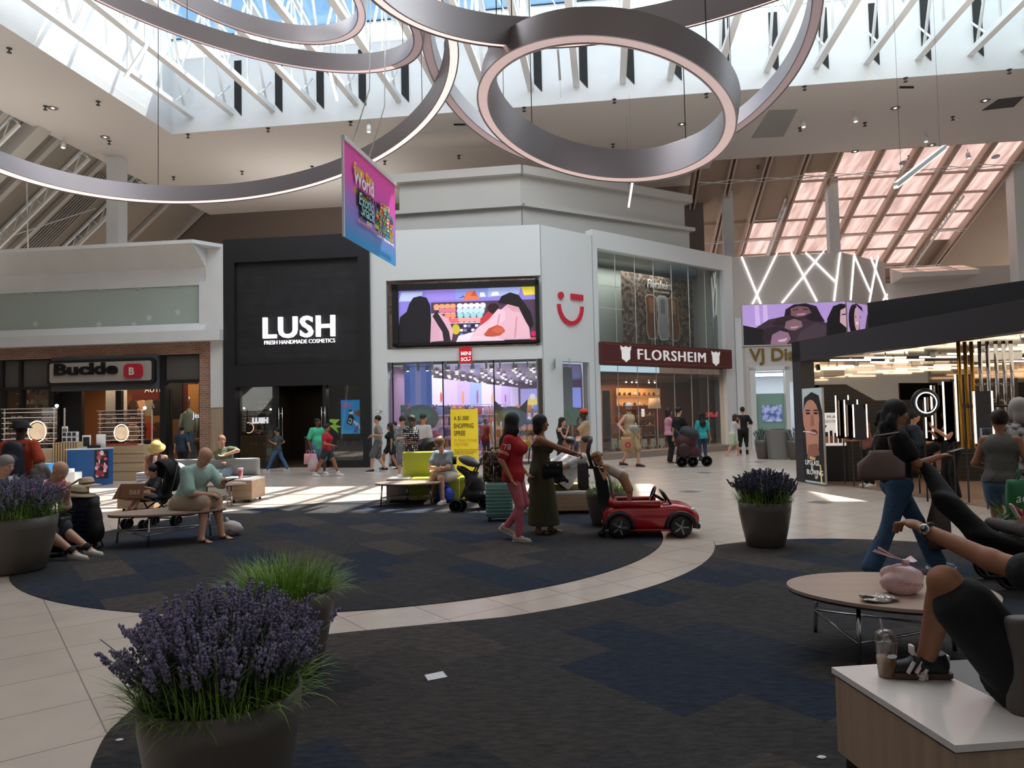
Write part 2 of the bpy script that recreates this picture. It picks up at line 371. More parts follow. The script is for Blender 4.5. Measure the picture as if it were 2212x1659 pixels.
struct(_g.build('window_2',[ROOFG,FROST2]))
_cg=MB(); _cg.poly([G(0,0.05,ZW),G(34,.05,ZW),G(34,.05,15.0),G(0,.05,15.0)]); struct(_cg.build('window_1',FROST2))
slab('ceiling',[G(0,-4.2),G(34,-4.2),G(34,-26),G(0,-26)],16.02,16.3,CEILM)  # unseen opaque deck added to bound the sun patch
_b=MB()
for v0 in (0,-1.55,-3.1): _b.bar(G(0,v0,roofz(v0)-.06),G(34,v0,roofz(v0)-.06),.08,.1)
_b.bar(G(0,.02,ZW+.02),G(34,.02,ZW+.02),.08,.06); struct(_b.build('trim_roof_purlins',STEELW))
_b=MB(); _b.bar(G(0,-.03,14.93),G(34,-.03,14.93),.05,.05); struct(_b.build('trim_roof_edge',DSTEEL))
# roof trusses with the black slots in the wall beside them
truss=thing('roof_truss','white steel lattice truss spanning the skylight well','roof truss',(0,0,0),'white lattice trusses under the skylight')
_b=MB(); _b.bar((0,0,0),(0,-14,0),.2,.16); _b.build('bottom_chord',STEELW,truss)
_b=MB(); _b.bar((0,0,2.45),(0,-4.7,3.7),.16,.14); _b.bar((0,-4.7,3.7),(0,-14,3.7),.16,.14); _b.build('top_chord',STEELW,truss)
_b=MB()
for k in range(5):
    y0=-.4-k*2.6; z1=lambda y: 2.45+min(-y,4.7)*.266
    _b.tube([(0,y0,.05),(0,y0-1.3,z1(y0-1.3))],.045,6); _b.tube([(0,y0-1.3,z1(y0-1.3)),(0,y0-2.6,.05)],.045,6); _b.tube([(0,y0-1.3,.05),(0,y0-1.3,z1(y0-1.3))],.032,6)
_b.tube([(0,-.1,.9),(0,-1.0,.05)],.03,6); _b.build('web',STEELW,truss)
_first=True
TU=[]
for k in range(20):
    u=.72+1.48*k
    t = truss if _first else copytree(truss); _first=False
    p=G(u,0,12.2); t.location=p; t.rotation_euler=(0,0,AX); TU.append(u)
    t['label'] = 'white steel lattice truss nearest the left wall of the skylight well' if k==0 else 'white steel lattice truss spanning the skylight well'
_b=MB()
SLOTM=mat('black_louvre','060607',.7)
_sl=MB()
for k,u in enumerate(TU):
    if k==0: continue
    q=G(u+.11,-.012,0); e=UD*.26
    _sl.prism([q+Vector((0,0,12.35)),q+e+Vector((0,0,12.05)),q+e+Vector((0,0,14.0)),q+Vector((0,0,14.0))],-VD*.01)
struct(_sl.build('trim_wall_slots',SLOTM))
# rods between trusses
_b=MB()
for k in range(1,19,1):
    _b.tube([G(TU[k],-2.9,12.3),G(TU[k-1],-2.9,15.3)],.018,5)
struct(_b.build('trim_cross_bracing',STEELW))
# ================================================================ back walls, enclosure behind the camera
wallseg('wall_back',G(-20,9.4),G(19.2,9.4),4,ZC+.3,m=BRN)
wallseg('wall_back_camera',(-32,-8.6),(30,-8.6),0,ZC,side=-1,m=WHT)
wallseg('wall_right',(27.5,-9),(27.5,30),0,ZC+.3,m=WHT,side=-1)
wallseg('wall_left',(-31,-9),(-31,36),0,ZC+.3,m=BRN)
# ================================================================ sloped roof, left
RL=mat('roof_deck_grey','989085',.8,var=.05,vscale=.7)
def LP(a,v,dz=0): # a = run away from ceiling edge, v along
    return G(-4.1-a, v, ZC-a*.85+dz)
_b=MB(); _b.prism([LP(0,-34,.5),LP(0,9.5,.5),LP(12,9.5,.5),LP(12,-34,.5)],(0,0,.2)); struct(_b.build('ceiling',RL))
_b=MB()
for k in range(-8,10):
    v=k*2.3; 
    if v>9.2 or v<-30: continue
    _b.bar(LP(-.1,v,.42),LP(11,v,.42),.22,.22)
_b.bar(LP(-.1,-1.2,.1),LP(11,-1.2,.1),.55,.5)
struct(_b.build('trim_roof_beams',mat('grey_white_steel','b8b4ac',.6)))
for k,v in enumerate((-9.4,-6.9,-4.4,-2.0,1.2,4.2)):
    _b=MB(); _b.bar(LP(0,v,-.15),LP(9,v,-.15),.09,.09); _b.bar(LP(0,v,.4),LP(9,v,.4),.09,.09)
    for j in range(14): a=j*.64; _b.tube([LP(a,v,-.15),LP(a+.32,v,.4)],.022,5); _b.tube([LP(a+.32,v,.4),LP(a+.64,v,-.15)],.022,5)
    o=_b.build('roof_joist',STEELW); tag(o,'white lattice joist under the sloped grey roof on the left','roof joist','white lattice joists under the left sloped roof')
_b=MB()
for v in (-10,-5,0,5): _b.tube([LP(1.5,v,0),LP(4.5,v+3.5,0)],.025,5); _b.tube([LP(4.5,v,0),LP(1.5,v+3.5,0)],.025,5)
struct(_b.build('trim_roof_bracing',STEELW))
_b=MB()
for i in range(9): _b.bar(LP(.6,2.4+i*.13,.3),LP(8,2.4+i*.13,.3),.05,.05)
struct(_b.build('trim_roof_louvres',mat('louvre_grey','8a8580',.6)))
# ================================================================ sloped roof, right, with pink glazing
SR=.37
def RP(u,w,dz=0): # w = run beyond the ceiling edge
    return G(u, 6.3+w, ZC-w*SR+dz)
TAN=mat('tan_roof_panel','a08f80',.8,var=.03,vscale=.6)
_b=MB()
def tq(b,u0,u1,w0,w1,dz=.35,m=0): b.poly([RP(u0,w0,dz),RP(u1,w0,dz),RP(u1,w1,dz),RP(u0,w1,dz)],m)
uR=lambda px,py: None
def upx(px,py): # u on the ceiling far edge plane for a pixel
    d=ray(px,py); k=(ZC-1.6)/d.z; p=CAMP+d*k; return (p-GO).dot(UD)
UG=[upx(x,y) for x,y in ((1497,390),(1567,385),(1638,381),(1714,376),(1780,371),(1864,366),(1940,361),(2017,355),(2092,349),(2169,343))]
tq(_b,18.5,UG[3],0,2.0); tq(_b,UG[2],UG[3],2.0,4.6); tq(_b,18.5,UG[2],2.0,16); tq(_b,UG[9],38,0,16); tq(_b,UG[8],UG[9],6.8,16); tq(_b,UG[7],UG[8],8.6,16); tq(_b,UG[2],UG[7],11.5,16)
tq(_b,UG[3],UG[4],0,1.6)
struct(_b.build('ceiling',TAN))
PINK=bpy.data.materials.new('pink_roof_pane'); PINK.use_nodes=True; _nt=PINK.node_tree; _N=_nt.nodes; _L=_nt.links; _N.remove(_N['Principled BSDF'])
_tc=_N.new('ShaderNodeTexCoord'); _mp=_N.new('ShaderNodeMapping'); _mp.inputs['Scale'].default_value=(3.5,.5,.5); _mp.inputs['Rotation'].default_value=(0,0,-AX); _L.new(_tc.outputs['Object'],_mp.inputs[0])
_tn=_N.new('ShaderNodeTexNoise'); _tn.inputs['Scale'].default_value=1.1; _tn.inputs['Detail'].default_value=5; _L.new(_mp.outputs[0],_tn.inputs['Vector'])
_rr=_N.new('ShaderNodeValToRGB'); _e=_rr.color_ramp.elements; _e[0].position=.35; _e[0].color=(.26,.155,.13,1); _e[1].position=.62; _e[1].color=(.42,.28,.24,1); _L.new(_tn.outputs[0],_rr.inputs[0])
_t1=_N.new('ShaderNodeBsdfTranslucent'); _L.new(_rr.outputs[0],_t1.inputs[0]); _t2=_N.new('ShaderNodeBsdfTransparent'); _L.new(_rr.outputs[0],_t2.inputs[0])
_ms=_N.new('ShaderNodeMixShader'); _ms.inputs[0].default_value=.55; _L.new(_t2.outputs[0],_ms.inputs[1]); _L.new(_t1.outputs[0],_ms.inputs[2]); _L.new(_ms.outputs[0],_N['Material Output'].inputs[0])
_b=MB()
tq(_b,UG[4],UG[9],0,6.8); tq(_b,UG[3],UG[4],1.6,6.8); tq(_b,UG[2],UG[3],4.6,6.8); tq(_b,UG[2],UG[8],6.8,8.6); tq(_b,UG[2],UG[7],8.6,11.5)
struct(_b.build('window_3',PINK))
CREAM=mat('cream_steel','b8a698',.6)
_b=MB()
for k,u in enumerate(UG):
    w0=0; _b.bar(RP(u-.09,w0,.2),RP(u-.09,12.5,.2),.07,.3); _b.bar(RP(u+.09,w0,.2),RP(u+.09,12.5,.2),.07,.3)
for w in (.35,2.0,3.3,4.6,5.9,7.2,8.6,10.0,11.5):
    _b.bar(RP(UG[2] if w>4 else UG[3] if w>1.9 else UG[4],w,.28),RP(UG[9] if w<7 else UG[8],w,.28),.09,.09)
for w in (4.6,9.6): _b.bar(RP(19,w,.28),RP(UG[2],w,.28),.05,.05)
struct(_b.build('trim_roof_glazing_bars',CREAM))
_b=MB()
for i in range(9):
    for w in (1.0,5.2,8.0): _b.tube([RP(UG[i],w,-.15),RP(UG[i+1],w+.5,.05)],.02,5); _b.tube([RP(UG[i],w+.5,.05),RP(UG[i+1],w,-.15)],.02,5)
struct(_b.build('trim_roof_tie_rods',STEELW))
for u in (UG[1]-.05,UG[8]+.3):
    pass
# right lattice rafters
for u in (UG[8]+.15,UG[3]-.2):
    _b=MB(); _b.bar(RP(u,3,-.1),RP(u,12,-.1),.07,.07); _b.bar(RP(u,3,.25),RP(u,12,.25),.07,.07)
    for j in range(16): w=3+j*.56; _b.tube([RP(u,w,-.1),RP(u,w+.28,.25)],.02,5); _b.tube([RP(u,w+.28,.25),RP(u,w+.56,-.1)],.02,5)
    tag(_b.build('roof_joist',STEELW),'cream lattice joist beside the pink glazed roof','roof joist','lattice joists beside the pink roof glazing')
wallseg('wall_far_right',G(18,22),G(40,22),0,9,m=TAN)
# ================================================================ columns
for px,py,w in ((245,337,.5),(1573,385,.42),(1800,365,.42),(2205,335,.6)):
    p=fl(px,py,ZC); b=MB(); b.box((p.x,p.y+.25,ZC/2),(w,w,ZC-.01),rz=AX); struct(b.build('wall_column',WHT))
# ================================================================ ring chandeliers
LED=mat('led_strip_pink','ffe0da',.5,emit=1.0); LEDD=mat('led_strip_dim','c9b3b8',.5,emit=.25)
RINGM=mat('ring_aluminium','989194',.34,.75)
def ring(label,c,a,b_,R,H,wdt,lab_led=LED,Hin=None,led0=0.,led1=1.):
    n=Vector((a,b_,1)).normalized(); u=Vector((0,1,0)).cross(n).normalized(); v=n.cross(u); c=Vector(c); Hin=Hin or H
    t=thing('ring_pendant_light',label,'ring light',c,'aluminium ring lights hung under the skylight')
    N=120; pts=[]
    prof=[(0,0,0),(0,H,1),(-wdt,Hin,2),(-wdt,0,3)] # (radial, axial)
    m=MB()
    for j in range(3):
        vs=[]
        for k in range(N):
            th=2*pi*k/N; e=u*cos(th)+v*sin(th)
            for (r_,h_,_) in (prof[j],prof[j+1]): vs.append(c+e*(R+r_)+n*h_)
        m.add(vs,[(2*k,2*((k+1)%N),2*((k+1)%N)+1,2*k+1) for k in range(N)],0,True)
    # underside frame: two flanges with the strip between
    f=.022
    for r0,r1 in ((0,-f),(-wdt+f,-wdt)):
        vs=[]
        for k in range(N):
            th=2*pi*k/N; e=u*cos(th)+v*sin(th); vs+=[c+e*(R+r0),c+e*(R+r1)]
        m.add(vs,[(2*k,2*k+1,(2*((k+1)%N))+1,2*((k+1)%N)) for k in range(N)],0,False)
    band=m.build('band',RINGM,t)
    m=MB(); vs=[]
    for k in range(N):
        th=2*pi*k/N; e=u*cos(th)+v*sin(th); vs+=[c+e*(R-f)+n*.012,c+e*(R-wdt+f)+n*.012]
    m.add(vs,[(2*k,2*k+1,(2*((k+1)%N))+1,2*((k+1)%N)) for k in range(N)],0)
    m.build('light_strip',lab_led,t)
    for k in range(4):
        th=2*pi*(k+.4)/4; e=u*cos(th)+v*sin(th); p=c+e*(R-wdt/2)+n*H
        m=MB(); m.tube([p,(p.x,p.y,16.2 if p.y<19 else 14.2)],.008,5); m.build('cable',DSTEEL,t)
    return t
ring('small ring light filling the middle, inside the darker larger ring',(1.504,10.963,6.125),.202,.133,2.0,.42,.19,lab_led=mat('led_strip_mid','e4cac8',.5,emit=.5),Hin=.56)
ring('dark tilted large ring light right of centre with an unlit underside',(2.032,13.04,8.368),.06,.354,3.6,.38,.2,lab_led=LEDD)
ring('largest ring light, sweeping in front of the hanging pink banner',(-5.223,12.187,7.232),-.2,.071,4.5,.36,.19)
ring('wide ring light at upper left with a grey unlit underside',(-4.999,12.412,9.143),.209,-.135,3.6,.36,.19,lab_led=LEDD)
ring('smallest far ring light at upper left, cut by the top of the photo',(-5.572,15.018,10.944),.195,-.045,2.6,.4,.19,lab_led=LEDD)
ring('ring light with glowing pink underside passing behind the middle rings',(2.196,6.787,6.674),-.173,-.148,3.8,.4,.13)
# linear pendants
TUBE=mat('tube_warm','ffe9d8',.5,emit=1.3)
def linear(a,b,label,on=True,w=.07):
    a=Vector(a); b=Vector(b); t=thing('linear_pendant_light',label,'pendant light',(a+b)/2,'slim linear pendants under the ceiling')
    m=MB(); m.bar(a+Vector((0,0,w*.6)),b+Vector((0,0,w*.6)),w,w); m.build('housing',STEELW,t)
    m=MB(); m.bar(a,b,w*.9,.05); m.build('diffuser',TUBE if on else mat('tube_off','b8b8b8',.5),t)
    for p in (a.lerp(b,.1),a.lerp(b,.9)):
        m=MB(); m.tube([p,(p.x,p.y,ZC if p.y>20 else 15)],.004,4); m.build('cable',DSTEEL,t)
linear(atY(140,3,19),atY(104,55,20),'glowing slim tube pendant nearest the top left corner')
linear(atY(317,100,19),atY(270,170,20),'glowing slim tube pendant crossing the leftmost roof truss')
linear(atY(713,157,18),atY(728,217,19.5),'glowing slim tube pendant below the two upper left rings')
linear(atY(1366,395,22),atY(1358,447,24),'glowing slim tube pendant under the middle ring')
linear(atY(2040,322,19),atY(1935,405,16),'long lit linear pendant in front of the pink glazed roof',w=.1)
linear(atY(1205,105,21),atY(1210,172,22.5),'unlit slim pendant seen through the middle ring',on=False)
# ceiling fittings
SPRK=mat('sprinkler_dark','3a3835',.5)
def onceil(px,py): return fl(px,py,ZC)
spr=None
for px,py in ((20,104),(98,229),(212,219),(236,304),(406,290),(579,277),(757,263),(375,382),(523,370),(674,359),(831,348),(991,336),(1132,232),(1327,214),(1526,202),(1738,186),(1956,168),(2180,150),(1324,311),(1728,276),(1868,265),(2058,252),(1637,358),(1964,336),(2133,324)):
    p=onceil(px,py)
    if spr is None:
        spr=thing('sprinkler_head','small dark sprinkler head under the white soffit','sprinkler',p,'sprinkler heads in the white soffit'); m=MB(); m.lathe([(.07,0),(.07,-.02),(.02,-.03),(.02,-.1),(.06,-.11),(.06,-.13)],8,p); m.build('deflector',SPRK,spr)
    else: c=copytree(spr); c.location=p
LAMPW=mat('lamp_face','fff3e0',.4,emit=2.0)
dl=None
for px,py in ((114,233),(227,296),(1473,268),(1934,233),(2128,217),(2013,313),(2150,332),(1847,327),(1950,345)):
    p=onceil(px,py)
    if dl is None:
        dl=thing('recessed_downlight','round recessed downlight in the white soffit','downlight',p,'round downlights in the white soffit'); m=MB(); m.lathe([(.15,0),(.15,-.02),(.12,-.02),(.11,-.004)],16,p); m.build('trim_ring',mat('grey_ring','77736f',.5),dl); m=MB(); m.ell(p+Vector((0,0,-.01)),(.05,.05,.02),8); m.build('lamp',LAMPW,dl)
    else: c=copytree(dl); c.location=p
for (px,py,lab) in ((797,262,'white ceiling spotlight above the hanging pink banner'),(138,297,'small white spotlight at the left edge of the soffit'),(1106,238,'white spotlight seen through the middle ring'),(1734,252,'white spotlight right of the grey ceiling hatch'),(1846,240,'white spotlight between hatch and slotted vent'),(1998,285,'white spotlight left of the hanging linear light'),(2090,322,'square grey ceiling camera near the right column')):
    p=onceil(px,py); t=thing('ceiling_spotlight',lab,'spotlight',p); m=MB(); m.tube([p,p-Vector((0,0,.15))],.02,6); m.tube([p+Vector((0,0,-.15)),p+Vector((0,-.04,-.38))],.08,10); m.build('body',STEELW,t); m=MB(); m.ell(p+Vector((0,-.045,-.385)),(.065,.065,.02),8); m.build('lamp',LAMPW,t)
q=[onceil(*a) for a in ((1662,238),(1723,236),(1692,294),(1623,298))]; m=MB(); m.prism([v-Vector((0,0,.02)) for v in q],(0,0,.015)); tag(m.build('ceiling_hatch',mat('hatch_grey','9a9a96',.7)),'grey parallelogram access hatch in the white soffit','hatch')
q=[onceil(*a) for a in ((2157,214),(2212,208),(2190,230),(2121,238))]; m=MB(); m.prism([v-Vector((0,0,.02)) for v in q],(0,0,.015)); tag(m.build('ceiling_grille',mat('grille_dark','3c3a38',.7)),'dark open ceiling grille at the right edge of the soffit','vent')
for (x0,y0,x1,y1,lab) in ((980,267,1008,270,'short black slot diffuser in the soffit left of the middle ring'),(1943,186,1974,190,'black slot diffuser in the soffit near the right roof edge')):
    q=[onceil(x0,y0),onceil(x1,y0),onceil(x1,y1),onceil(x0,y1)]; m=MB(); m.prism([v-Vector((0,0,.02)) for v in q],(0,0,.015)); tag(m.build('slot_diffuser',BLK2),lab,'vent')
# ================================================================ hanging banner
bl=atY(743,400,12.6); br=atY(854,490,15.2)
def zat(p,px,py,Y): return atY(px,py,Y).z
t=thing('hanging_banner','pink to blue hanging banner advertising a snack shop, cut across by a ring','banner',((bl.x+br.x)/2,13.9,5))
ztop=(zat(0,742,293,12.6)+zat(0,853,402,15.2))/2; zbot=(zat(0,745,507,12.6)+zat(0,855,578,15.2))/2
BW=(br-bl).xy.length; BH=ztop-zbot; bM=frame((bl.x,bl.y,zbot),(br.x-bl.x,br.y-bl.y,0))
m=MB(bM); m.box2((0,0,-.02),(BW,BH,0)); 
BANM=bpy.data.materials.new('banner_print'); BANM.use_nodes=True; _nt=BANM.node_tree; _N=_nt.nodes; _L=_nt.links
_g=_N.new('ShaderNodeTexCoord'); _s=_N.new('ShaderNodeSeparateXYZ'); _L.new(_g.outputs['Generated'],_s.inputs[0]); _r=_N.new('ShaderNodeValToRGB'); _e=_r.color_ramp.elements
_e[0].position=.05; _e[0].color=(*lin('2f93d6'),1); _e[1].position=.85; _e[1].color=(*lin('ee4fb4'),1); _q=_e.new(.45); _q.color=(*lin('a778d0'),1); _q=_e.new(.62); _q.color=(*lin('e055c0'),1)
_L.new(_s.outputs['Z'],_r.inputs[0]); _L.new(_r.outputs[0],_N['Principled BSDF'].inputs['Base Color']); _L.new(_r.outputs[0],_N['Principled BSDF'].inputs['Emission Color']); _N['Principled BSDF'].inputs['Emission Strength'].default_value=0
m.build('banner_sheet',BANM,t)
m=MB(bM); m.box2((-.02,BH-.03,-.04),(BW+.02,BH+.05,.03)); m.box2((-.03,0,-.03),(0,BH,.01)); m.build('top_rail',STEELW,t)
PAINT=vcmat('printed_ink'); 
rnd=random.Random(3)
pol=[('e8b73a',[(BW*.17,BH*.585),(BW*.48,BH*.585),(BW*.48,BH*.525),(BW*.17,BH*.525)])]
pal=['e7c23c','c9442e','4aa3a0','f0ede0','e58a35','3b5fa8','9fbf4a','222222','d86aa8','2f7f5f']
for i in range(9):
    for j in range(5):
        x=BW*(.56+.075*j)+rnd.uniform(-.02,.02); y=BH*(.26+.042*i); w=BW*.065*rnd.uniform(.8,1.2); h=BH*.042
        if i>6 and j in (0,4): continue
        pol.append((rnd.choice(pal),[(x,y),(x+w,y+rnd.uniform(-.02,.02)),(x+w,y+h),(x,y+h)]))
        pol.append((rnd.choice(pal),circ(x+w*.5,y+h*.5,w*.28,h*.3,8)))
picture(bM,pol,PAINT,t,'product_print',.0003)
def bt(s,x,y,size,m_,bold=0,sx=1,shear=0,name='lettering',zo=.0): 
    return text(s,bM@Matrix.Translation((BW*x,BH*y,.035+zo)),size,m_,t,name,ext=.004,bold=bold,sx=sx,shear=shear)
YEL=mat('ink_yellow','f2c52e',.6); WH=mat('ink_white','f4f2ee',.6); INK=mat('ink_black','17151a',.6); PKI=mat('ink_pink','f4a6c8',.6); AQ=mat('ink_aqua','a6e3e6',.6)
bt('Save the',.14,.735,.26,YEL,.006); bt('World',.14,.615,.42,WH,.008,.85)
bt('ONE SNACK AT A TIME',.185,.538,.125,INK,.003,.9)
bt('Exotic',.2,.42,.33,INK,.02,.85,.2); bt('Exotic',.2,.42,.33,AQ,.0,.85,.2,zo=.02); bt('Snack',.24,.32,.33,INK,.02,.85,.2); bt('Snack',.24,.32,.33,AQ,.0,.85,.2,zo=.02); bt('GUYS',.36,.26,.1,WH,.003)
bt('NOW OPEN IN THE MALL',.2,.225,.085,PKI); bt('LOCATED IN GRAND HALL',.56,.2,.08,WH)
for px in (.15,.45):
    p=bM@Vector((BW*px,BH+.05,0)); m=MB(); m.tube([p,p+Vector((.25,.4,1.2)),(p.x+.35,p.y+.6,ZC+2)],.012,5); m.build('hanging_rod',STEELW,t)
# ================================================================ store facades
def solid(w,a0,a1,z0,z1,d0,d1,m,name,parent=None):
    o=w.panel(a0,a1,z0,z1,d0,d1).build(name,m,parent); 
    return o
# plan
K0=(-24.2,25.75); K1=(-9.59,23.96); K2=(-4.58,23.37)
_c=lambda px,Y:(lambda p:(p.x,p.y))(atY(px,1000,Y))
K3=_c(1177,22.95); K4=_c(1290,24.5); K5=_c(1594,29.45); K6=_c(1838,29.0); K7=_c(1930,31.2); K8=(30.,29.2)
WB=Wall(K0,K1); WL=Wall(K1,K2); WM=Wall(K2,K3); WP=Wall(K3,K4); WF=Wall(K4,K5); WV=Wall(K5,K6); WW=Wall(K6,K7); WX=Wall(K7,K8)
def sz(w,px,py,o=0.): return w.sz(px,py,o)
def sb(w,x0,y0,x1,y1,off=0.): # pixel box -> s0,z0,s1,z1 averaged
    a=w.sz(x0,y0,off); b=w.sz(x1,y1,off); c=w.sz(x0,y1,off); d=w.sz(x1,y0,off)
    return min(a[0],c[0]),(c[1]+b[1])/2,max(b[0],d[0]),(a[1]+d[1])/2
def st(w,spans,name,m,d0=0.,d1=-.3):  # structure panels (s0,s1,z0,z1)
    b=MB(); 
    for (a0,a1,z0,z1) in spans: w.panel(a0,a1,z0,z1,d1,d0,b)
    return struct(b.build(name,m))
# ---------------------------------------------------------------- store: jeans shop (left)
BRICK=brickmat('brick_veneer','a07a66','8c6a58','b09a8c',.22,.075,.008,.85,plane='xz',noise=.15)
STOREGREY=mat('storefront_grey','55585e',.55); DKF=mat('dark_frame','1b1b1e',.5); SHADE=mat('window_shade','5d5a57',.7)
OAKP=wood('oak_panel','b8a58e','a8937a',.6,axis='z'); FROSTG=mat('green_frosted_glass','a9b6b0',.25,spec=.6,var=.03,vscale=.6)
Z=lambda w,px,py,o=0.: w.sz(px,py,o)[1]
S=lambda w,px,py=900,o=0.: w.sz(px,py,o)[0]
L0=2.0
zt=Z(WB,300,523,.9); 
b=MB(WB.F())
zl=Z(WB,450,712,.35); zl0=Z(WB,450,735,.35)
zgt=Z(WB,442,615); zgb=Z(WB,442,698)
sR=S(WB,487); sC=S(WB,457)
# coved cornice : profile extruded along s
def extr(b,prof,s0,s1,m=0): b.prism([(s0,d,z) for d,z in prof],(s1-s0,0,0),m)
extr(b,[(-.3,zt-1.05),(.05,zt-1.05),(.12,zt-.75),(.9,zt-.12),(.9,zt),(-.3,zt)],L0,sR-.62)
b.prism([(sR-.62,-.3,zt-1.05),(sR-.0,-.3,zt-1.05),(sR-.0,-.3,zt),(sR-.62,-.3,zt)],(0,.35,0))
b.prism([(sR-.62,.05,zt-.12),(sR,.05,zt-.12),(sR-.62,.9,zt-.12)],(0,0,.12))
extr(b,[(-.3,zgt),(.02,zgt),(.05,zt-1.05),(-.3,zt-1.05)],L0,sR-.62)
extr(b,[(-.3,zl),(.3,zl),(.06,zgb),(-.3,zgb)],L0,sR-.62)
extr(b,[(-.3,zl0),(.35,zl0),(.35,zl),(-.3,zl)],L0,sR)
b.box2((sR-.86,-.3,zl),(sR-.62,.12,zgt+.1)); b.box2((sR-.62,-.3,zl),(sR,.12,zt)); b.box2((sC,-.5,2.05),(sR,.06,zl0)); b.box2((sC,-.5,0),(sR,.02,.0))
b.box2((L0,-.9,zl0),(sR,-.3,zt))
struct(b.build('wall_left_shopfront',WHT))
b=MB(WB.F()); b.box2((sC,-.4,0),(sR,.04,2.05)); struct(b.build('wall_wood_pier',OAKP))
b=MB(WB.F()); b.box2((L0,-.08,zgb),(sR-.86,-.02,zgt)); struct(b.build('window_4',FROSTG))
b=MB(WB.F()); 
for i in range(10): s=sR-1.9-i*1.35; b.box2((s,-.02,zgt-.05),(s+.22,.02,zgt-.02))
for s,z in ((sR-1.7,5.3),(sR-2.75,5.15),(sR-3.3,4.95),(sR-4.6,5.0),(sR-7.,5.1),(sR-9.5,5.2)): 
    b.prism([(s+.14*(1 if k%2==0 else .45)*cos(pi*k/5+.2),-.015,z+.14*(1 if k%2==0 else .45)*sin(pi*k/5+.2)) for k in range(10)],(0,.004,0))
struct(b.build('trim_glass_stars',mat('faint_star','c3ccc7',.4)))
# brick surround and openings
zb0=Z(WB,400,765); sBk=S(WB,431)
b=MB(WB.F()); b.box2((L0,-.3,zb0),(sC,0,zl0)); b.box2((sBk,-.3,0),(sC,0,zb0)); struct(b.build('wall_brick_surround',BRICK))
sW0=S(WB,354); sG1=S(WB,343); sG0=S(WB,108); zd=Z(WB,220,843)
b=MB(WB.F())
b.box2((sW0-.18,-.3,0),(sW0,-.05,zb0)); b.box2((sW0,-.3,Z(WB,400,826)),(sBk,-.05,Z(WB,400,826)+.1)); b.box2((sBk-.05,-.3,.25),(sBk,-.05,zb0)); b.box2((sW0,-.3,zb0-.04),(sBk,-.05,zb0))
for px in (0,40,105): b.box2((S(WB,px)-.05,-.3,0),(S(WB,px)+.05,-.05,zb0))
b.box2((L0,-.3,Z(WB,50,842)),(sG0,-.05,Z(WB,50,842)+.1)); b.box2((L0,-.3,zb0-.04),(sG0,-.05,zb0)); 
b.box2((L0,-.3,0),(sG0,-.05,.25)); b.box2((sG0-.02,-.3,0),(sG0+.1,-.05,zb0)); struct(b.build('trim_dark_mullions',DKF))
b=MB(WB.F()); b.box2((sW0,-.3,Z(WB,400,826)+.1),(sBk-.05,-.15,zb0-.04)); b.box2((L0,-.3,Z(WB,50,842)+.1),(sG0,-.15,zb0-.04)); struct(b.build('wall_window_shade',SHADE))
b=MB(WB.F()); b.box2((sG0+.1,-.3,zd),(sG1,.08,zb0+.02)); struct(b.build('wall_sign_bulkhead',STOREGREY))
b=MB(WB.F()); b.box2((sW0,-.3,0),(sBk,-.02,.25)); struct(b.build('wall_brick_sill',mat('brick_sill','8a6c5c',.8)))
b=MB(WB.F()); b.box2((sW0,-.16,.25),(sBk-.05,-.15,Z(WB,400,826))); b.box2((L0,-.16,.25),(sG0,-.15,Z(WB,50,842))); struct(b.build('window_5',GLS))
# the sign
a0,c0,a1,c1=sb(WB,104,773,336,829,.15); c0=Z(WB,220,831,.15); c1=Z(WB,220,776,.15)
t=thing('shop_sign','grey rounded shop sign reading Buckle with a red badge','sign',WB.P(a0,.1,c0))
def rrect(x0,y0,x1,y1,r,n=5):
    o=[]
    for cx,cy,q in ((x1-r,y1-r,0),(x0+r,y1-r,90),(x0+r,y0+r,180),(x1-r,y0+r,270)):
        for k in range(n+1): o.append((cx+r*cos(radians(q+90*k/n)),cy+r*sin(radians(q+90*k/n))))
    return o
def plate(w,x0,y0,x1,y1,r,d0,d1,m,name,parent):
    bb=MB(w.F()); bb.prism([(x,d0,y) for x,y in rrect(x0,y0,x1,y1,r)],(0,d1-d0,0)); return bb.build(name,m,parent)
plate(WB,a0,c0,a1,c1,.14,.08,.2,DKF,'frame',t); plate(WB,a0+.11,c0+.1,a1-.11,c1-.1,.08,.2,.215,mat('sign_face','aaa39c',.5),'face',t)
_q=WB.sz(118,812,.22); _h=Z(WB,130,790,.22)-_q[1]
textfit('Buckle',WB.M(_q[0],.22,_q[1]-.0),S(WB,264)-_q[0],_h*1.2,mat('letter_black','111214',.35),t,ext=.05,bold=.035)
x0,y0,x1,y1=sb(WB,269,786,309,817,.22); bd=plate(WB,x0,y0,x1,y1,.14,.215,.27,mat('badge_red','b8263c',.4),'badge',t)
text('B',WB.M(x0+.19,.28,y0+.12),.34,mat('badge_white','d8c8c0',.4),bd,ext=.01,bold=.015)
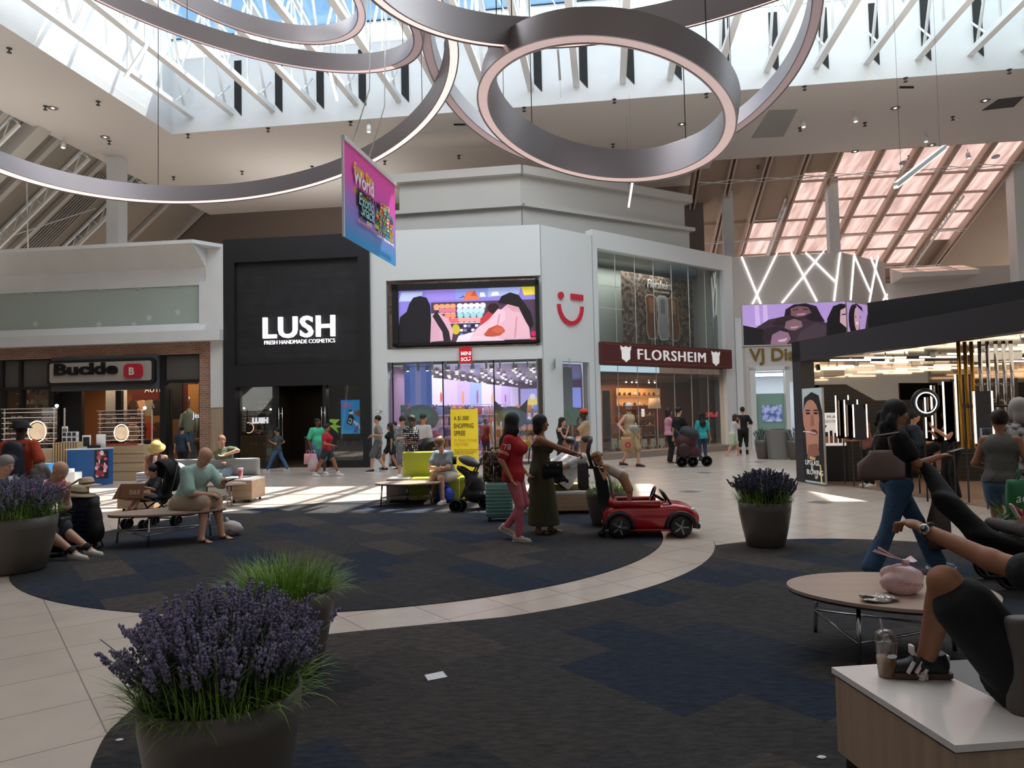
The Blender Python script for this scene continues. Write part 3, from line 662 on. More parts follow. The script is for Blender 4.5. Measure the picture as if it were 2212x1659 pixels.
# shop interior
def room(name,w,s0,s1,depth,h,mw,mf=None,mc=None,d0=-.3):
    b=MB(w.F()); b.box2((s0,-depth-.1,0),(s1,-depth,h)); b.box2((s0-.1,-depth,0),(s0,d0,h)); b.box2((s1,-depth,0),(s1+.1,d0,h)); struct(b.build('wall_'+name,mw))
    b=MB(w.F()); b.box2((s0,-depth,h),(s1,d0,h+.1)); struct(b.build('ceiling_'+name,mc or mw))
    b=MB(w.F()); b.box2((s0,-depth,.001),(s1,d0,.012)); struct(b.build('floor_'+name,mf or mw))
def rlight(name,w,s,d,z,e,col,sx,sy):
    p=w.P(s,d,z); o=light(name,'AREA',p,e,col,sx,sy); o.rotation_euler=(0,0,atan2(w.t.y,w.t.x)); return o
WARM=mat('warm_shop_wall','b07f50',.7); 
room('jeans_shop',WB,L0,sC-.05,5.,3.4,mat('jeans_shop_wall','8f5f3c',.7),mat('dark_wood_floor','3c2a20',.5),mat('jeans_shop_ceiling','6f6257',.8))
rlight('jeans_shop_light',WB,sG0+1.5,-2.6,3.3,150,(1,.72,.45),6,3)
rlight('jeans_shop_window_light',WB,sW0+.6,-.9,3.2,14,(1,.85,.7),1.0,.8)
rlight('jeans_shop_window_light',WB,L0+3,-.9,3.2,30,(1,.75,.5),4,.8)
# door frame and dark partitions inside the entrance
b=MB(WB.F()); 
for (px0,px1,d) in ((112,160,-.35),(228,240,-.5),(335,354,-.35)): b.box2((S(WB,px0),d-.15,0),(S(WB,px1),d,zd))
b.box2((S(WB,240),-3.05,1.7),(S(WB,285),-2.95,3.3)); struct(b.build('trim_shop_partitions',DKF))
b=MB(WB.F()); b.box2((S(WB,163),-3.2,1.9),(S(WB,225),-3.0,3.2)); b.box2((S(WB,278),-3.2,1.2),(S(WB,308),-3.,3.3)); struct(b.build('wall_maroon_display',mat('maroon','5a1c1c',.7)))
b=MB(WB.F()); b.box2((S(WB,308),-2.8,1.5),(S(WB,340),-2.7,3.0)); struct(b.build('wall_orange_display',mat('orange_panel','c98a48',.7)))
text('AUTH',WB.M(S(WB,195),-2.95,2.75),.3,WH,None,'lettering_wall'); bpy.data.objects['lettering_wall']['kind']='structure'
# garments on racks inside
GC=['c98a70','2f4238','1f1f24','b8402f','d8c8b0','3c5a7a','7a2a30','e0b08a','4a3a30','9c9484']
rack_i=0
def garment(name,label,p,w,h,col,group,rz=0.,th=.06):
    t=MB(); pts=[(-w*.5,0),(w*.5,0),(w*.46,h*.72),(w*.72,h*.45),(w*.84,h*.52),(w*.5,h*.93),(w*.18,h),(-w*.18,h),(-w*.5,h*.93),(-w*.84,h*.52),(-w*.72,h*.45),(-w*.46,h*.72)]
    M=Matrix.Translation(p)@Matrix.Rotation(rz,4,'Z'); t.M=M; t.prism([(x,-th/2,z) for x,z in pts],(0,th,0)); o=t.build(name,mat('cloth_'+col,col,.8),loc=p); return tag(o,label,'clothing',group)
rnd=random.Random(11)
for i in range(22):
    s=S(WB,166)+i*.16+(1.1 if i>10 else 0); 
    garment('hanging_shirt','shirt hanging on a wall rail inside the jeans shop',WB.P(s,-2.6-(i%2)*.2,1.0+(.85 if i%2 else 0)),.3,.6,rnd.choice(GC),'shirts on the rails inside the jeans shop',rz=AX,th=.12)
for i in range(3):
    tb=thing('display_table','dark wooden display table inside the jeans shop','table',WB.P(S(WB,190)+i*1.35,-1.6,0),'display tables inside the jeans shop'); p=tb.location
    b=MB(); b.box(p+Vector((0,0,.78)),(1.1,.7,.06),rz=AX); b.build('tabletop',mat('dark_table','3a2418',.5),tb)
    for dx in (-.45,.45):
        for dy in (-.28,.28): b=MB(); b.box(p+Vector((dx,dy,.375)),(.07,.07,.75)); b.build('leg',DKF,tb)
    for j in range(4):
        b=MB(); c=rnd.choice(GC); b.rbox(p+Vector((-.36+.24*j,0,.81+.09)),(.2,.36,.18),.03); tag(b.build('folded_jeans',mat('cloth_'+c,c,.8),loc=p+Vector((-.36+.24*j,0,.81))),'stack of folded clothes on a table inside the jeans shop','clothing','folded clothes inside the jeans shop')
# caps wall left window
for i in range(3):
    for j in range(3):
        p=WB.P(S(WB,22)+j*.42,-.6,2.05+i*.36); b=MB(); b.M=Matrix.Translation(p); b.ell((0,0,0),(.15,.12,.12),12); b.prism([(-.12,-.1,-.05),(.12,-.1,-.05),(.1,-.26,-.08),(-.1,-.26,-.08)],(0,0,.015)); c=rnd.choice(['b8402f','d8c8b0','7a2a30','c98a70','e8e0d4'])
        tag(b.build('baseball_cap',mat('cloth_'+c,c,.8),loc=p),'baseball cap on the display panel in the left shop window','cap','caps in the left shop window')
b=MB(WB.F()); b.box2((S(WB,8),-.82,.4),(S(WB,42),-.75,3.2)); struct(b.build('wall_cap_panel',mat('cap_panel','8c3a34',.8)))
pM=WB.M(S(WB,46),-.6,1.7); pw=S(WB,104)-S(WB,46)
t=thing('window_poster','warm tan window poster of trouser cut-outs, lettered BLACK','poster',WB.P(S(WB,46),-.6,1.7)); m=MB(pM); m.box2((0,0,-.02),(pw,1.55,0)); m.build('sheet',mat('poster_tan','d9a877',.7),t)
pol=[]
for i in range(3):
    x=pw*(.2+.3*i)
    for z in (.95,.15):
        if z<.5 and i==1: continue
        pol.append(('4a3a34',[(x-.09,z+.5),(x+.09,z+.5),(x+.12-.1*(i%2),z),(x+.04,z),(x,z+.3),(x-.05,z),(x-.13,z)]))
for i in (1,2): pol.append(('c09068',rect(pw*(.02+.32*i),0,pw*(.02+.32*i)+.015,1.55)))
picture(pM,pol,PAINT,t,'poster_print'); text('BLACK',pM@Matrix.Translation((pw*.38,.42,.01)),.14,INK,t)
# mannequin in the right window
mp=WB.P(S(WB,381),-.75,.25); t=thing('mannequin','headless mannequin in a cream quarter-zip sweater and blue jeans in the right window','mannequin',mp)
b=MB(); b.lathe([(.13,.95),(.2,1.0),(.21,1.2),(.2,1.45),(.23,1.62),(.15,1.7),(.07,1.74),(.06,1.8)],16,mp,sy=.6)
for s_ in (-1,1): b.tube([mp+Vector((s_*.22,0,1.62)),mp+Vector((s_*.3,-.02,1.3)),mp+Vector((s_*.3,-.08,1.0))],[.065,.055,.045],10)
b.build('sweater',mat('cloth_cream','cfcdb4',.9,bump=.3),t)
b=MB()
for s_ in (-1,1): b.tube([mp+Vector((s_*.09,0,.98)),mp+Vector((s_*.11,0,.5)),mp+Vector((s_*.12,0,.05))],[.105,.085,.09],12)
b.build('jeans',mat('denim_light','6a86a4',.9,var=.15,vscale=20),t)
b=MB(); b.box(mp+Vector((0,-.115,1.62)),(.02,.02,.2)); b.build('zip',DKF,t); b=MB(); b.lathe([(.03,1.8),(.03,2.2)],8,mp); b.build('rod',CHR,t)
pM=WB.M(S(WB,397),-.9,1.5); t=thing('window_poster','tall white window poster about favorite jeans in the right window','poster',WB.P(S(WB,397),-.9,1.5)); m=MB(pM); m.box2((0,0,-.02),(.95,1.9,0)); m.build('sheet',mat('poster_pale','c9c6b8',.7),t)
picture(pM,[('6a5c4e',rect(.25,1.25,.65,1.8)),('2f2a28',rect(.35,1.3,.55,1.7))],PAINT,t,'poster_print')
text('NOTHING\nFEELS\nLIKE\nYOUR\nFAVORITE\nBKE JEANS',pM@Matrix.Translation((.12,1.08,.01)),.14,INK,t,bold=.003)
text('JeansUSA',WB.M(S(WB,400),-.45,1.72),.26,mat('neon_white','f0eeff',.4,emit=1.2),None,'neon_sign',ext=.01); tag(bpy.data.objects['neon_sign'],'white neon script sign in the window right of the mannequin','sign')
garment('displayed_shirt','grey shirt hanging behind the glass at the right of the jeans window',WB.P(S(WB,416),-.8,1.15),.34,.7,'6c6f74',None,rz=AX)
# ---------------------------------------------------------------- store: black cosmetics shop
s0=0; s1=WL.L; zT=Z(WL,640,512); 
zr1=Z(WL,650,562); zr0=Z(WL,650,786); sr0=S(WL,511); sr1=S(WL,779); zdo=Z(WL,650,833)
BLKW=brickmat('charred_boards','232328','1a1a1e','0d0d0f',1.6,.14,.004,.55,plane='xz',noise=.3)
b=MB(WL.F()); b.box2((0,-.4,zr1),(s1,.12,zT)); b.box2((0,-.4,zr0),(sr0,.12,zr1)); b.box2((sr1,-.4,zr0),(s1,.12,zr1)); b.box2((0,-.4,zdo),(s1,.12,zr0))
sd0=S(WL,512); sd1=S(WL,786); b.box2((0,-.4,0),(sd0,.12,zdo)); b.box2((sd1,-.4,0),(s1,.12,zdo)); b.box2((sd0,-.4,0),(S(WL,592),.12,.22)); b.box2((S(WL,725),-.4,0),(sd1,.12,.22))
for px in (594,702): b.box2((S(WL,px)-.06,-.2,0),(S(WL,px)+.06,.05,zdo))
struct(b.build('wall_black_shopfront',BLK))
b=MB(WL.F()); b.box2((sr0,-.4,zr0),(sr1,-.02,zr1)); struct(b.build('wall_black_boards',BLKW))
b=MB(WL.F()); b.box2((sd0,-.05,.22),(S(WL,592),-.04,zdo)); b.box2((S(WL,706),-.05,.22),(sd1,-.04,zdo)); struct(b.build('window_6',glassmat('dark_shop_glass',(.8,.85,.85),.1,.8)))
SIGNW=mat('sign_white_lit','f6f4f8',.5,emit=.85)
t=thing('shop_sign','large white shop sign reading LUSH over fresh handmade cosmetics','sign',WL.P(S(WL,570),.0,Z(WL,570,733)))
q=WL.sz(570,733); w_=S(WL,725,720)-q[0]; h=Z(WL,590,686)-q[1]
textfit('LUSH',WL.M(q[0],.05,Z(WL,640,730)),w_,h,SIGNW,t,ext=.05,bold=.022,spacing=1.08)
textfit('FRESH HANDMADE COSMETICS',WL.M(q[0]+.03,.03,Z(WL,640,742.5)),w_-.04,.13,SIGNW,t,ext=.02,bold=.0)
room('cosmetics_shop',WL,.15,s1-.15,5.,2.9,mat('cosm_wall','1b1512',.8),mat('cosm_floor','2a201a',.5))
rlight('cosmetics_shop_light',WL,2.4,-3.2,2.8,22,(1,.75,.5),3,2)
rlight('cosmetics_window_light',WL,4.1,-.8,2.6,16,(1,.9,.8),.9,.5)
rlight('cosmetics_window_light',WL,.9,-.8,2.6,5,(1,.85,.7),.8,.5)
for px in (604,696): 
    t=thing('door_handle','tall steel bar handle on the %s glass door of the black shop'%('left' if px<650 else 'right'),'door handle',WL.P(S(WL,px),.06,1.0)); b=MB(WL.F())
    for dx in (0,.12): b.tube([(S(WL,px)+dx,.06,.95),(S(WL,px)+dx,.06,2.0)],.012,6)
    b.tube([(S(WL,px),.06,1.8),(S(WL,px)+.12,.06,1.8)],.01,6); b.build('bar',CHR,t)
# window contents left
pM=WL.M(S(WL,537),-.3,1.55); t=thing('window_poster','gold framed blackboard welcome poster in the black shop window','poster',WL.P(S(WL,537),-.3,1.55)); m=MB(pM); m.box2((0,0,-.03),(.72,.85,0)); m.build('board',BLK2,t)
m=MB(pM); 
for r in (rect(0,0,.72,.02),rect(0,.83,.72,.85),rect(0,0,.02,.85),rect(.7,0,.72,.85)): m.prism([(x,y,0) for x,y in r],(0,0,.02))
m.build('frame',mat('dull_gold','6b5a34',.4,.6),t)
cz=mat('chalk','b8b49a',.8,emit=.15); text('WELCOME TO',pM@Matrix.Translation((.14,.62,.01)),.09,cz,t,shear=.2); text('LUSH',pM@Matrix.Translation((.18,.42,.01)),.19,cz,t,bold=.006,shear=.2); text('GARDEN HILL',pM@Matrix.Translation((.12,.27,.01)),.09,cz,t,shear=.2)
text('LUSH',WL.M(S(WL,544),-.02,Z(WL,544,914)),.235,mat('white_vinyl','e8e6ea',.5,emit=.4),None,'window_lettering',bold=.02); tag(bpy.data.objects['window_lettering'],'small white LUSH lettering on the window left of the doors','lettering')
t=thing('ring_lamp','glowing half ring lamp behind the left window of the black shop','lamp',WL.P(S(WL,534),-.1,1.2)); b=MB(); b.tube([WL.P(S(WL,534)+.17*cos(radians(a)),-.1,1.35+.17*sin(radians(a))) for a in range(-110,111,10)],.014,6); b.build('tube',mat('warm_neon','ffd9a8',.4,emit=2),t)
def shelfunit(name,label,w,s0_,s1_,d,z0,levels,gap,depth,m,cat='shelf'):
    t=thing(name,label,cat,w.P((s0_+s1_)/2,d,z0)); b=MB(w.F())
    b.box2((s0_-.02,d-depth,z0),(s0_,d,z0+levels*gap)); b.build('side_panel',m,t); b=MB(w.F()); b.box2((s1_,d-depth,z0),(s1_+.02,d,z0+levels*gap)); b.build('side_panel',m,t)
    for k in range(levels+1): b=MB(w.F()); b.box2((s0_,d-depth,z0+k*gap-.01),(s1_,d,z0+k*gap+.01)); b.build('shelf_board',m,t)
    return t
t=shelfunit('display_cabinet','dark shelving with pots behind the left window of the black shop',WL,S(WL,522),S(WL,583),-.4,.3,3,.4,.35,mat('dark_shelf','2b2523',.6))
rnd=random.Random(5)
for k in range(1,4):
    for i in range(6):
        p=WL.P(S(WL,522)+.08+i*.155,-.5,.31+k*.4-.0); b=MB(); b.M=Matrix.Translation(p); c=rnd.choice(['d8d0c0','2a2a2a','6f8f5a','c8a060','9a4f6a','303a60']); b.lathe([(.045,0),(.05,.1),(.05,.13),(.0,.13)],10); tag(b.build('cosmetic_pot',mat('pot_'+c,c,.4),loc=p),'small cosmetic pot on a shelf in the black shop window','pot','pots on the black shop window shelves')
b=MB(WL.F()); b.box2((S(WL,570),-.2,.42),(S(WL,582),-.18,.66)); tag(b.build('price_card',mat('teal_card','4fa39a',.6),loc=WL.P(S(WL,570),-.2,.42)),'teal card low in the left window of the black shop','card')
t=thing('sales_counter','brown wooden counter inside the black shop doorway','counter',WL.P(S(WL,650),-1.2,0)); b=MB(WL.F()); b.box2((S(WL,632),-1.5,0.012),(S(WL,690),-1.0,.95)); b.build('body',mat('counter_brown','4b342a',.6),t); b=MB(WL.F()); b.box2((S(WL,631),-1.55,.95),(S(WL,691),-.95,1.0)); b.build('worktop',mat('counter_top','7a6658',.4),t)
b=MB(WL.F()); b.lathe([(.0,0),(.12,.0),(.2,.05),(.21,.05)],16,(S(WL,648),-1.2,1.0)); tag(b.build('steel_bowl',CHR,loc=WL.P(S(WL,648),-1.2,1.0)),'shallow metal bowl on the counter inside the black shop','bowl')
# right window : screen with perfume advert
x0,y0,x1,y1=sb(WL,737,864,777,937,-.12); t=thing('window_screen','bright blue window screen showing a gloved hand with a black perfume bottle','screen',WL.P(x0,-.12,y0)); b=MB(WL.F()); b.box2((x0-.02,-.2,y0-.02),(x1+.02,-.13,y1+.02)); b.build('housing',DKF,t)
SCR=vcmat('screen_ink',.62,.6); pw,ph=x1-x0,y1-y0; pM=WL.M(x0,-.12,y0)
picture(pM,[('2aa0ea',rect(0,0,pw,ph)),('49b4f4',rect(0,ph*.0,pw,ph*.12)),('8a4a2a',[(pw,ph*.72),(pw*.62,ph*.62),(pw,ph*.48)]),('e9d8e8',[(pw*.62,ph*.42),(pw*.95,ph*.3),(pw,ph*.2),(pw,ph*.12),(pw*.6,ph*.36)]),('5a5f9a',[(pw*.62,ph*.05),(pw*.95,ph*.3),(pw*.85,ph*.02)]),
 ('14161c',[(pw*.28,ph*.32),(pw*.55,ph*.24),(pw*.72,ph*.46),(pw*.6,ph*.56),(pw*.42,ph*.58)]),('f0f0f4',[(pw*.36,ph*.34),(pw*.52,ph*.29),(pw*.6,ph*.42),(pw*.46,ph*.47)]),('26282e',[(pw*.39,ph*.36),(pw*.5,ph*.33),(pw*.56,ph*.41),(pw*.46,ph*.44)]),('f2e4e8',circ(pw*.55,ph*.63,pw*.12,ph*.05)),('1a1a22',circ(pw*.5,ph*.68,pw*.1,ph*.03))],SCR,t,'screen_image',.0006)
text('SELF',pM@Matrix.Translation((pw*.07,ph*.8,.04)),.16,mat('ink_hotpink','e0407a',.5,emit=.8),t,shear=.3,bold=.004)
b=MB(WL.F()); zz=Z(WL,720,905); ss=S(WL,712); b.prism([(ss,-.02,zz),(ss+.35,-.02,zz-.02),(ss+.18,-.02,zz-.18),(ss+.42,-.02,zz-.26),(ss+.22,-.02,zz-.3),(ss+.3,-.02,zz-.48),(ss-.02,-.02,zz-.22),(ss+.15,-.02,zz-.17),(ss-.02,-.02,zz-.08)],(0,.005,0))
tag(b.build('window_sticker',mat('lime_vinyl','7fae3e',.6,emit=.1),loc=WL.P(ss,-.02,zz)),'lime green zigzag sticker on the right window of the black shop','sticker')
t=shelfunit('display_cabinet','low shelf of coloured bath products behind the right window of the black shop',WL,S(WL,712),S(WL,783),-.35,.25,2,.42,.4,mat('dark_shelf','2b2523',.6))
for k in range(1,3):
    for i in range(8):
        p=WL.P(S(WL,712)+.1+i*.13,-.5,.27+k*.42); b=MB(); b.M=Matrix.Translation(p); c=rnd.choice(['6fae5e','7a5ab0','c94f8a','e0c040','3f8fd0','58c0b0']); h=rnd.uniform(.12,.26); b.rbox((0,0,h/2),(.09,.09,h),.02); tag(b.build('bath_product',mat('prod_'+c,c,.5),loc=p),'colourful bath product in the right window of the black shop','box','bath products in the right window of the black shop')
# ---------------------------------------------------------------- white pier and toy shop
b=MB(WM.F()); sp=S(WM,838); zMT=7.72
b.box2((0,-.3,0),(sp,0,zMT)); 
st0=S(WM,842); st1=WM.L; zscT=Z(WM,1000,601); zscB=Z(WM,1000,751); 
b.box2((sp,-.3,zscT),(WM.L,0.02,zMT)); zsl=Z(WM,1000,779); b.box2((sp,-.3,zsl),(WM.L,.02,zscB+.0)); 
struct(b.build('wall_white_shopfront',WHT2))
b=MB(WM.F()); b.box2((sp,-.45,zscB),(WM.L-.05,-.2,zscT)); struct(b.build('wall_mirror_recess',mat('crinkled_mirror','b8a8a0',.08,1.,bump=.8,bscale=1.2)))
# corner column and right pane
sc1=S(WP,1217); zpw=Z(WP,1250,782); 
b=MB(WP.F()); b.box2((0,-.3,0),(sc1,0.02,zMT)); b.box2((sc1,-.3,zpw),(WP.L,0.02,zMT)); b.box2((WP.L-.28,-.3,0),(WP.L,.02,zpw)); struct(b.build('wall_white_column',WHT2))
b=MB(WP.F()); b.box2((0,.02,0),(.012,.03,zMT)); b.box2((WP.L-.02,.02,0),(WP.L,.03,zMT)); struct(b.build('trim_joint',mat('joint_grey','8f9496',.6)))
b=MB(WM.F()); sgl=S(WM,1172)
for px in (848,957,1068,1172): b.box2((S(WM,px)-.02,-.12,0),(S(WM,px)+.02,-.08,zsl))
struct(b.build('trim_dark_mullions',DKF))
b=MB(WM.F()); b.box2((sp,-.14,0.0),(WM.L,-.05,.1)); b.box2((WM.L-.16,-.3,0),(WM.L-.02,.0,zsl)); struct(b.build('trim_sill',mat('brown_mirror','6c625c',.2,.8)))
b=MB(WM.F()); b.box2((sp,-.1,.1),(WM.L-.16,-.095,zsl)); struct(b.build('window_7',glassmat('toy_shop_glass',(.96,.97,.98),.13,.87)))
b=MB(WP.F()); b.box2((sc1,-.1,.02),(WP.L-.28,-.095,zpw)); struct(b.build('window_8',MATS['toy_shop_glass']))
# big screen
x0,y0,x1,y1=sb(WM,848,604,1163,745,.1); y0=(Z(WM,848,749,.1)+Z(WM,1163,738,.1))/2; y1=(Z(WM,848,617,.1)+Z(WM,1163,602,.1))/2
t=thing('video_wall','large framed video screen showing two shoppers before toy shelves','screen',WM.P(x0,.1,y0)); b=MB(WM.F()); 
b.box2((x0,-.2,y0),(x1,.0,y1)); b.box2((x0,0,y0),(x1,.12,y0+.08)); b.box2((x0,0,y1-.2),(x1,.12,y1)); b.box2((x0,0,y0),(x0+.2,.12,y1)); b.box2((x1-.12,0,y0),(x1,.12,y1)); b.build('bezel',BLK2,t)
pM=WM.M(x0+.2,.01,y0+.08); pw=x1-x0-.32; ph=y1-y0-.28
X=lambda v:v*pw; Y=lambda v:v*ph
def PT(*a): return [(X(p),Y(q)) for p,q in a]
pol=[('8a7fd6',PT((0,0),(1,0),(1,1),(0,1))),('9a86e2',PT((.2,.78),(.42,.8),(.42,1),(.2,1))),('8f9be8',PT((.42,.8),(.66,.83),(.66,1),(.42,1))),('a9b6ee',PT((.66,.83),(.88,.86),(.9,1),(.66,1))),('e6d24a',PT((.92,.84),(1,.85),(1,1),(.9,1))),('b8c8f0',PT((0,.8),(.16,.8),(.18,.97),(.02,.97))),
 ('e07850',PT((.46,.78),(.6,.79),(.58,.88),(.55,.95),(.5,.95),(.49,.86))),('c0563c',PT((.53,.86),(.58,.86),(.56,.97))),('4a66c8',PT((.44,.82),(.49,.84),(.48,.88))),('f0f0f4',PT((.68,.85),(.74,.86),(.73,.93),(.69,.92))),('e8e8f0',PT((.6,.84),(.64,.84),(.63,.92),(.6,.92)))]
pol.append(('4f3a50',PT((.24,0),(1,0),(1,.76),(.24,.76))))
rows=[('e8a070',.68,.26,.42),('e8e4f4',.68,.43,.64),('d8788c',.6,.3,.42),('c0dce8',.585,.43,.63),('e0906a',.5,.34,.42),('9ed0d8',.5,.43,.62),('e86a70',.41,.36,.44),('f0a0a0',.41,.44,.6)]
for c,yy,xa,xb in rows:
    n=int((xb-xa)/.05)+1
    for i in range(n): pol.append((c,circ(X(xa+(xb-xa)*(i+.5)/n),Y(yy),X(.023),Y(.05),10)))
    pol.append(('d8c8d8',PT((xa,yy-.06),(xb,yy-.06),(xb,yy-.045),(xa,yy-.045))))
for i in range(7):
    for j in range(3): pol.append((['20222c','e8e4f0','6a86c0'][(i+j)%3],circ(X(.46+.028*i),Y(.3-.08*j),X(.013),Y(.028),8)))
pol+=[('c8b43a',circ(X(.42),Y(.24),X(.03),Y(.1),12)),('e8d8e8',PT((.42,0),(.56,0),(.58,.2),(.44,.12))),
 ('d9aabd',PT((.22,.02),(.39,.04),(.4,.2),(.37,.42),(.3,.56),(.24,.55))),('cf9fb4',PT((.23,.05),(.3,.05),(.3,.4),(.24,.42))),
 ('17141a',PT((0,0),(.23,0),(.24,.45),(.235,.7),(.21,.85),(.16,.89),(.11,.86),(.08,.75),(.06,.6),(.01,.5),(0,.3))),
 ('2a2228',PT((.25,.5),(.28,.6),(.34,.35),(.37,.2),(.38,.04),(.33,.02),(.32,.2))),
 ('c03a40',PT((.6,.42),(.66,.56),(.69,.5),(.68,.36),(.6,.3))),('2a1a1a',circ(X(.695),Y(.62),X(.042),Y(.09),12)),
 ('dcaebd',PT((.68,.02),(.7,.3),(.74,.56),(.8,.68),(.88,.66),(.93,.5),(.95,.3),(.96,.02))),('e6bccb',PT((.53,.1),(.58,.26),(.66,.4),(.73,.6),(.78,.56),(.78,.4),(.7,.22),(.6,.04))),
 ('cf97a9',PT((.78,.66),(.9,.62),(.92,.52),(.84,.54))),('c88ea2',PT((.72,.3),(.735,.5),(.745,.5),(.73,.28))),('c88ea2',PT((.84,.05),(.86,.45),(.87,.45),(.855,.05))),
 ('1a1418',PT((.73,.72),(.76,.84),(.82,.9),(.88,.85),(.92,.7),(.965,.52),(.985,.3),(.96,.2),(.93,.34),(.9,.5),(.88,.62),(.8,.68))),
 ('b8503c',PT((.62,.12),(.66,.24),(.72,.3),(.76,.26),(.78,.18),(.74,.1),(.68,.08))),('c8604a',PT((.68,.2),(.72,.28),(.76,.24),(.77,.17),(.72,.14))),('e8c4d0',PT((.52,.0),(.53,.1),(.62,.1),(.72,.07),(.78,.0))),('d02060',circ(X(.985),Y(.12),X(.02),Y(.05),10)),('d8485c',rect(X(.96),0,X(1),Y(.05)))]
picture(pM,pol,SCR,t,'screen_image',.0005)
RED=mat('sign_red','c4202e',.4,emit=.25)
q0=sb(WM,993,753,1019,782,.05); t=thing('shop_sign','small red shopping bag shaped sign reading MINI SO','sign',WM.P(q0[0],.05,q0[1])); b=MB(WM.F()); b.box2((q0[0],.02,q0[1]-.03),(q0[2],.12,q0[3]+.02)); b.build('panel',RED,t)
b=MB(WM.F()); sm_=(q0[0]+q0[2])/2; b.tube([(sm_-.1,.07,q0[3]+.01),(sm_-.09,.07,q0[3]+.07),(sm_+.09,.07,q0[3]+.07),(sm_+.1,.07,q0[3]+.01)],.018,6); b.build('handle',RED,t)
wl=mat('ink_white_lit','ffffff',.5,emit=.6)
text('MINI',WM.M(q0[0]+.05,.13,q0[1]+.215),.165,wl,t,bold=.002,ext=.005); text('SO',WM.M(q0[0]+.05,.13,q0[1]+.03),.165,wl,t,bold=.002,ext=.005)
b=MB(WM.F()); cx_,cz_=q0[2]-.1,q0[1]+.1
b.tube([(cx_+.06*cos(radians(a)),.135,cz_+.0+.06*sin(radians(a))) for a in range(185,356,17)],.012,5); b.box2((cx_+.01,.125,cz_+.035),(cx_+.07,.14,cz_+.055)); b.ell((cx_-.045,.135,cz_+.045),(.014,.01,.014),8); b.build('smile',wl,t)
# winking face logo
REDF=mat('logo_red','c0273a',.4,emit=.1)
t=thing('wall_logo','red winking face logo on the white corner column','sign',WP.P(*[ (lambda q:(q[0],.05,q[1]))(WP.sz(1230,665))][0]))
c=WP.sz(1211,638,.04); b=MB(WP.F()); b.lathe([(.11,0),(.11,.06)],18,(0,0,0)) if 0 else None
b=MB(WP.F()); b.prism([(c[0]+.115*cos(a*pi/9),.02,c[1]+.115*sin(a*pi/9)) for a in range(18)],(0,.07,0)); b.build('eye',REDF,t)
x0,y0,x1,y1=sb(WP,1233,636,1258,648,.04); b=MB(WP.F()); b.box2((x0,.02,y0),(x1,.09,y1)); b.build('wink',REDF,t)
x0,y0,x1,y1=sb(WP,1205,660,1259,703,.04); cx_=(x0+x1)/2; ro=(x1-x0)/2; b=MB(WP.F()); kz=(y1-y0)/ro
outer=[(cx_+ro*cos(radians(a)),y1+ (y1-y0)*sin(radians(a))) for a in range(180,361,10)]; inner=[(cx_+(ro-.12)*cos(radians(a)),y1+(y1-y0-.14)*sin(radians(a))) for a in range(360,179,-10)]
pp=outer+inner; vs=[(x,.02,z) for x,z in pp]+[(x,.09,z) for x,z in pp]; n=len(outer); fs=[]
for i in range(n-1): fs+=[(i,i+1,2*n-2-i,2*n-1-i),(2*n+i,2*n+i+1,4*n-2-i,4*n-1-i)]
for i in range(2*n): fs.append((i,(i+1)%(2*n),(i+1)%(2*n)+2*n,i+2*n))
b.add(vs,fs); b.build('smile',REDF,t)
# toy shop interior
LILAC=mat('lilac_wall','c9a8cc',.7); 
bI=MB(); P0=WM.P(sp,-.35,0); P1=WM.P(WM.L-.1,-.35,0); P2=WP.P(WP.L-.3,-.35,0); P3=WM.P(WM.L+1.62,-15,0); P4=WM.P(sp-.8,-15,0)
hh=3.28
def seg(b,A,B,z0,z1): b.poly([A+Vector((0,0,z0)),B+Vector((0,0,z0)),B+Vector((0,0,z1)),A+Vector((0,0,z1))])
seg(bI,P0,P4,0,hh); seg(bI,P4,P3,0,hh); seg(bI,P3,P2,0,hh); struct(bI.build('wall_toy_shop',LILAC))
b=MB(); b.poly([p+Vector((0,0,hh)) for p in (P0,P1,P2,P3,P4)]); struct(b.build('ceiling_toy_shop',mat('toy_ceiling','8f8688',.25,.5)))
b=MB(); b.poly([p+Vector((0,0,.012)) for p in (P0,P1,P2,P3,P4)]); struct(b.build('floor_toy_shop',mat('toy_floor','b9b4b8',.3)))
rlight('toy_shop_light',WM,3.2,-7,3.2,520,(.97,.9,1),5,11)
SPOTM=mat('spot_lit','ffffff',.5,emit=6)
rnd=random.Random(9); sl=None
for i in range(8):
    for j in range(11):
        p=WM.P(sp+.5+i*.7+rnd.uniform(-.15,.15),-.8-j*1.25,hh-.02)
        if sl is None: sl=thing('track_spotlight','round lit spotlight on the toy shop ceiling','spotlight',p,'spotlights on the toy shop ceiling'); m=MB(); m.lathe([(.07,0),(.07,-.1),(.065,-.12)],10,p); m.build('can',STEELW,sl); m=MB(); m.ell(p-Vector((0,0,.12)),(.055,.055,.02),8); m.build('lamp',SPOTM,sl)
        else: c=copytree(sl); c.location=p
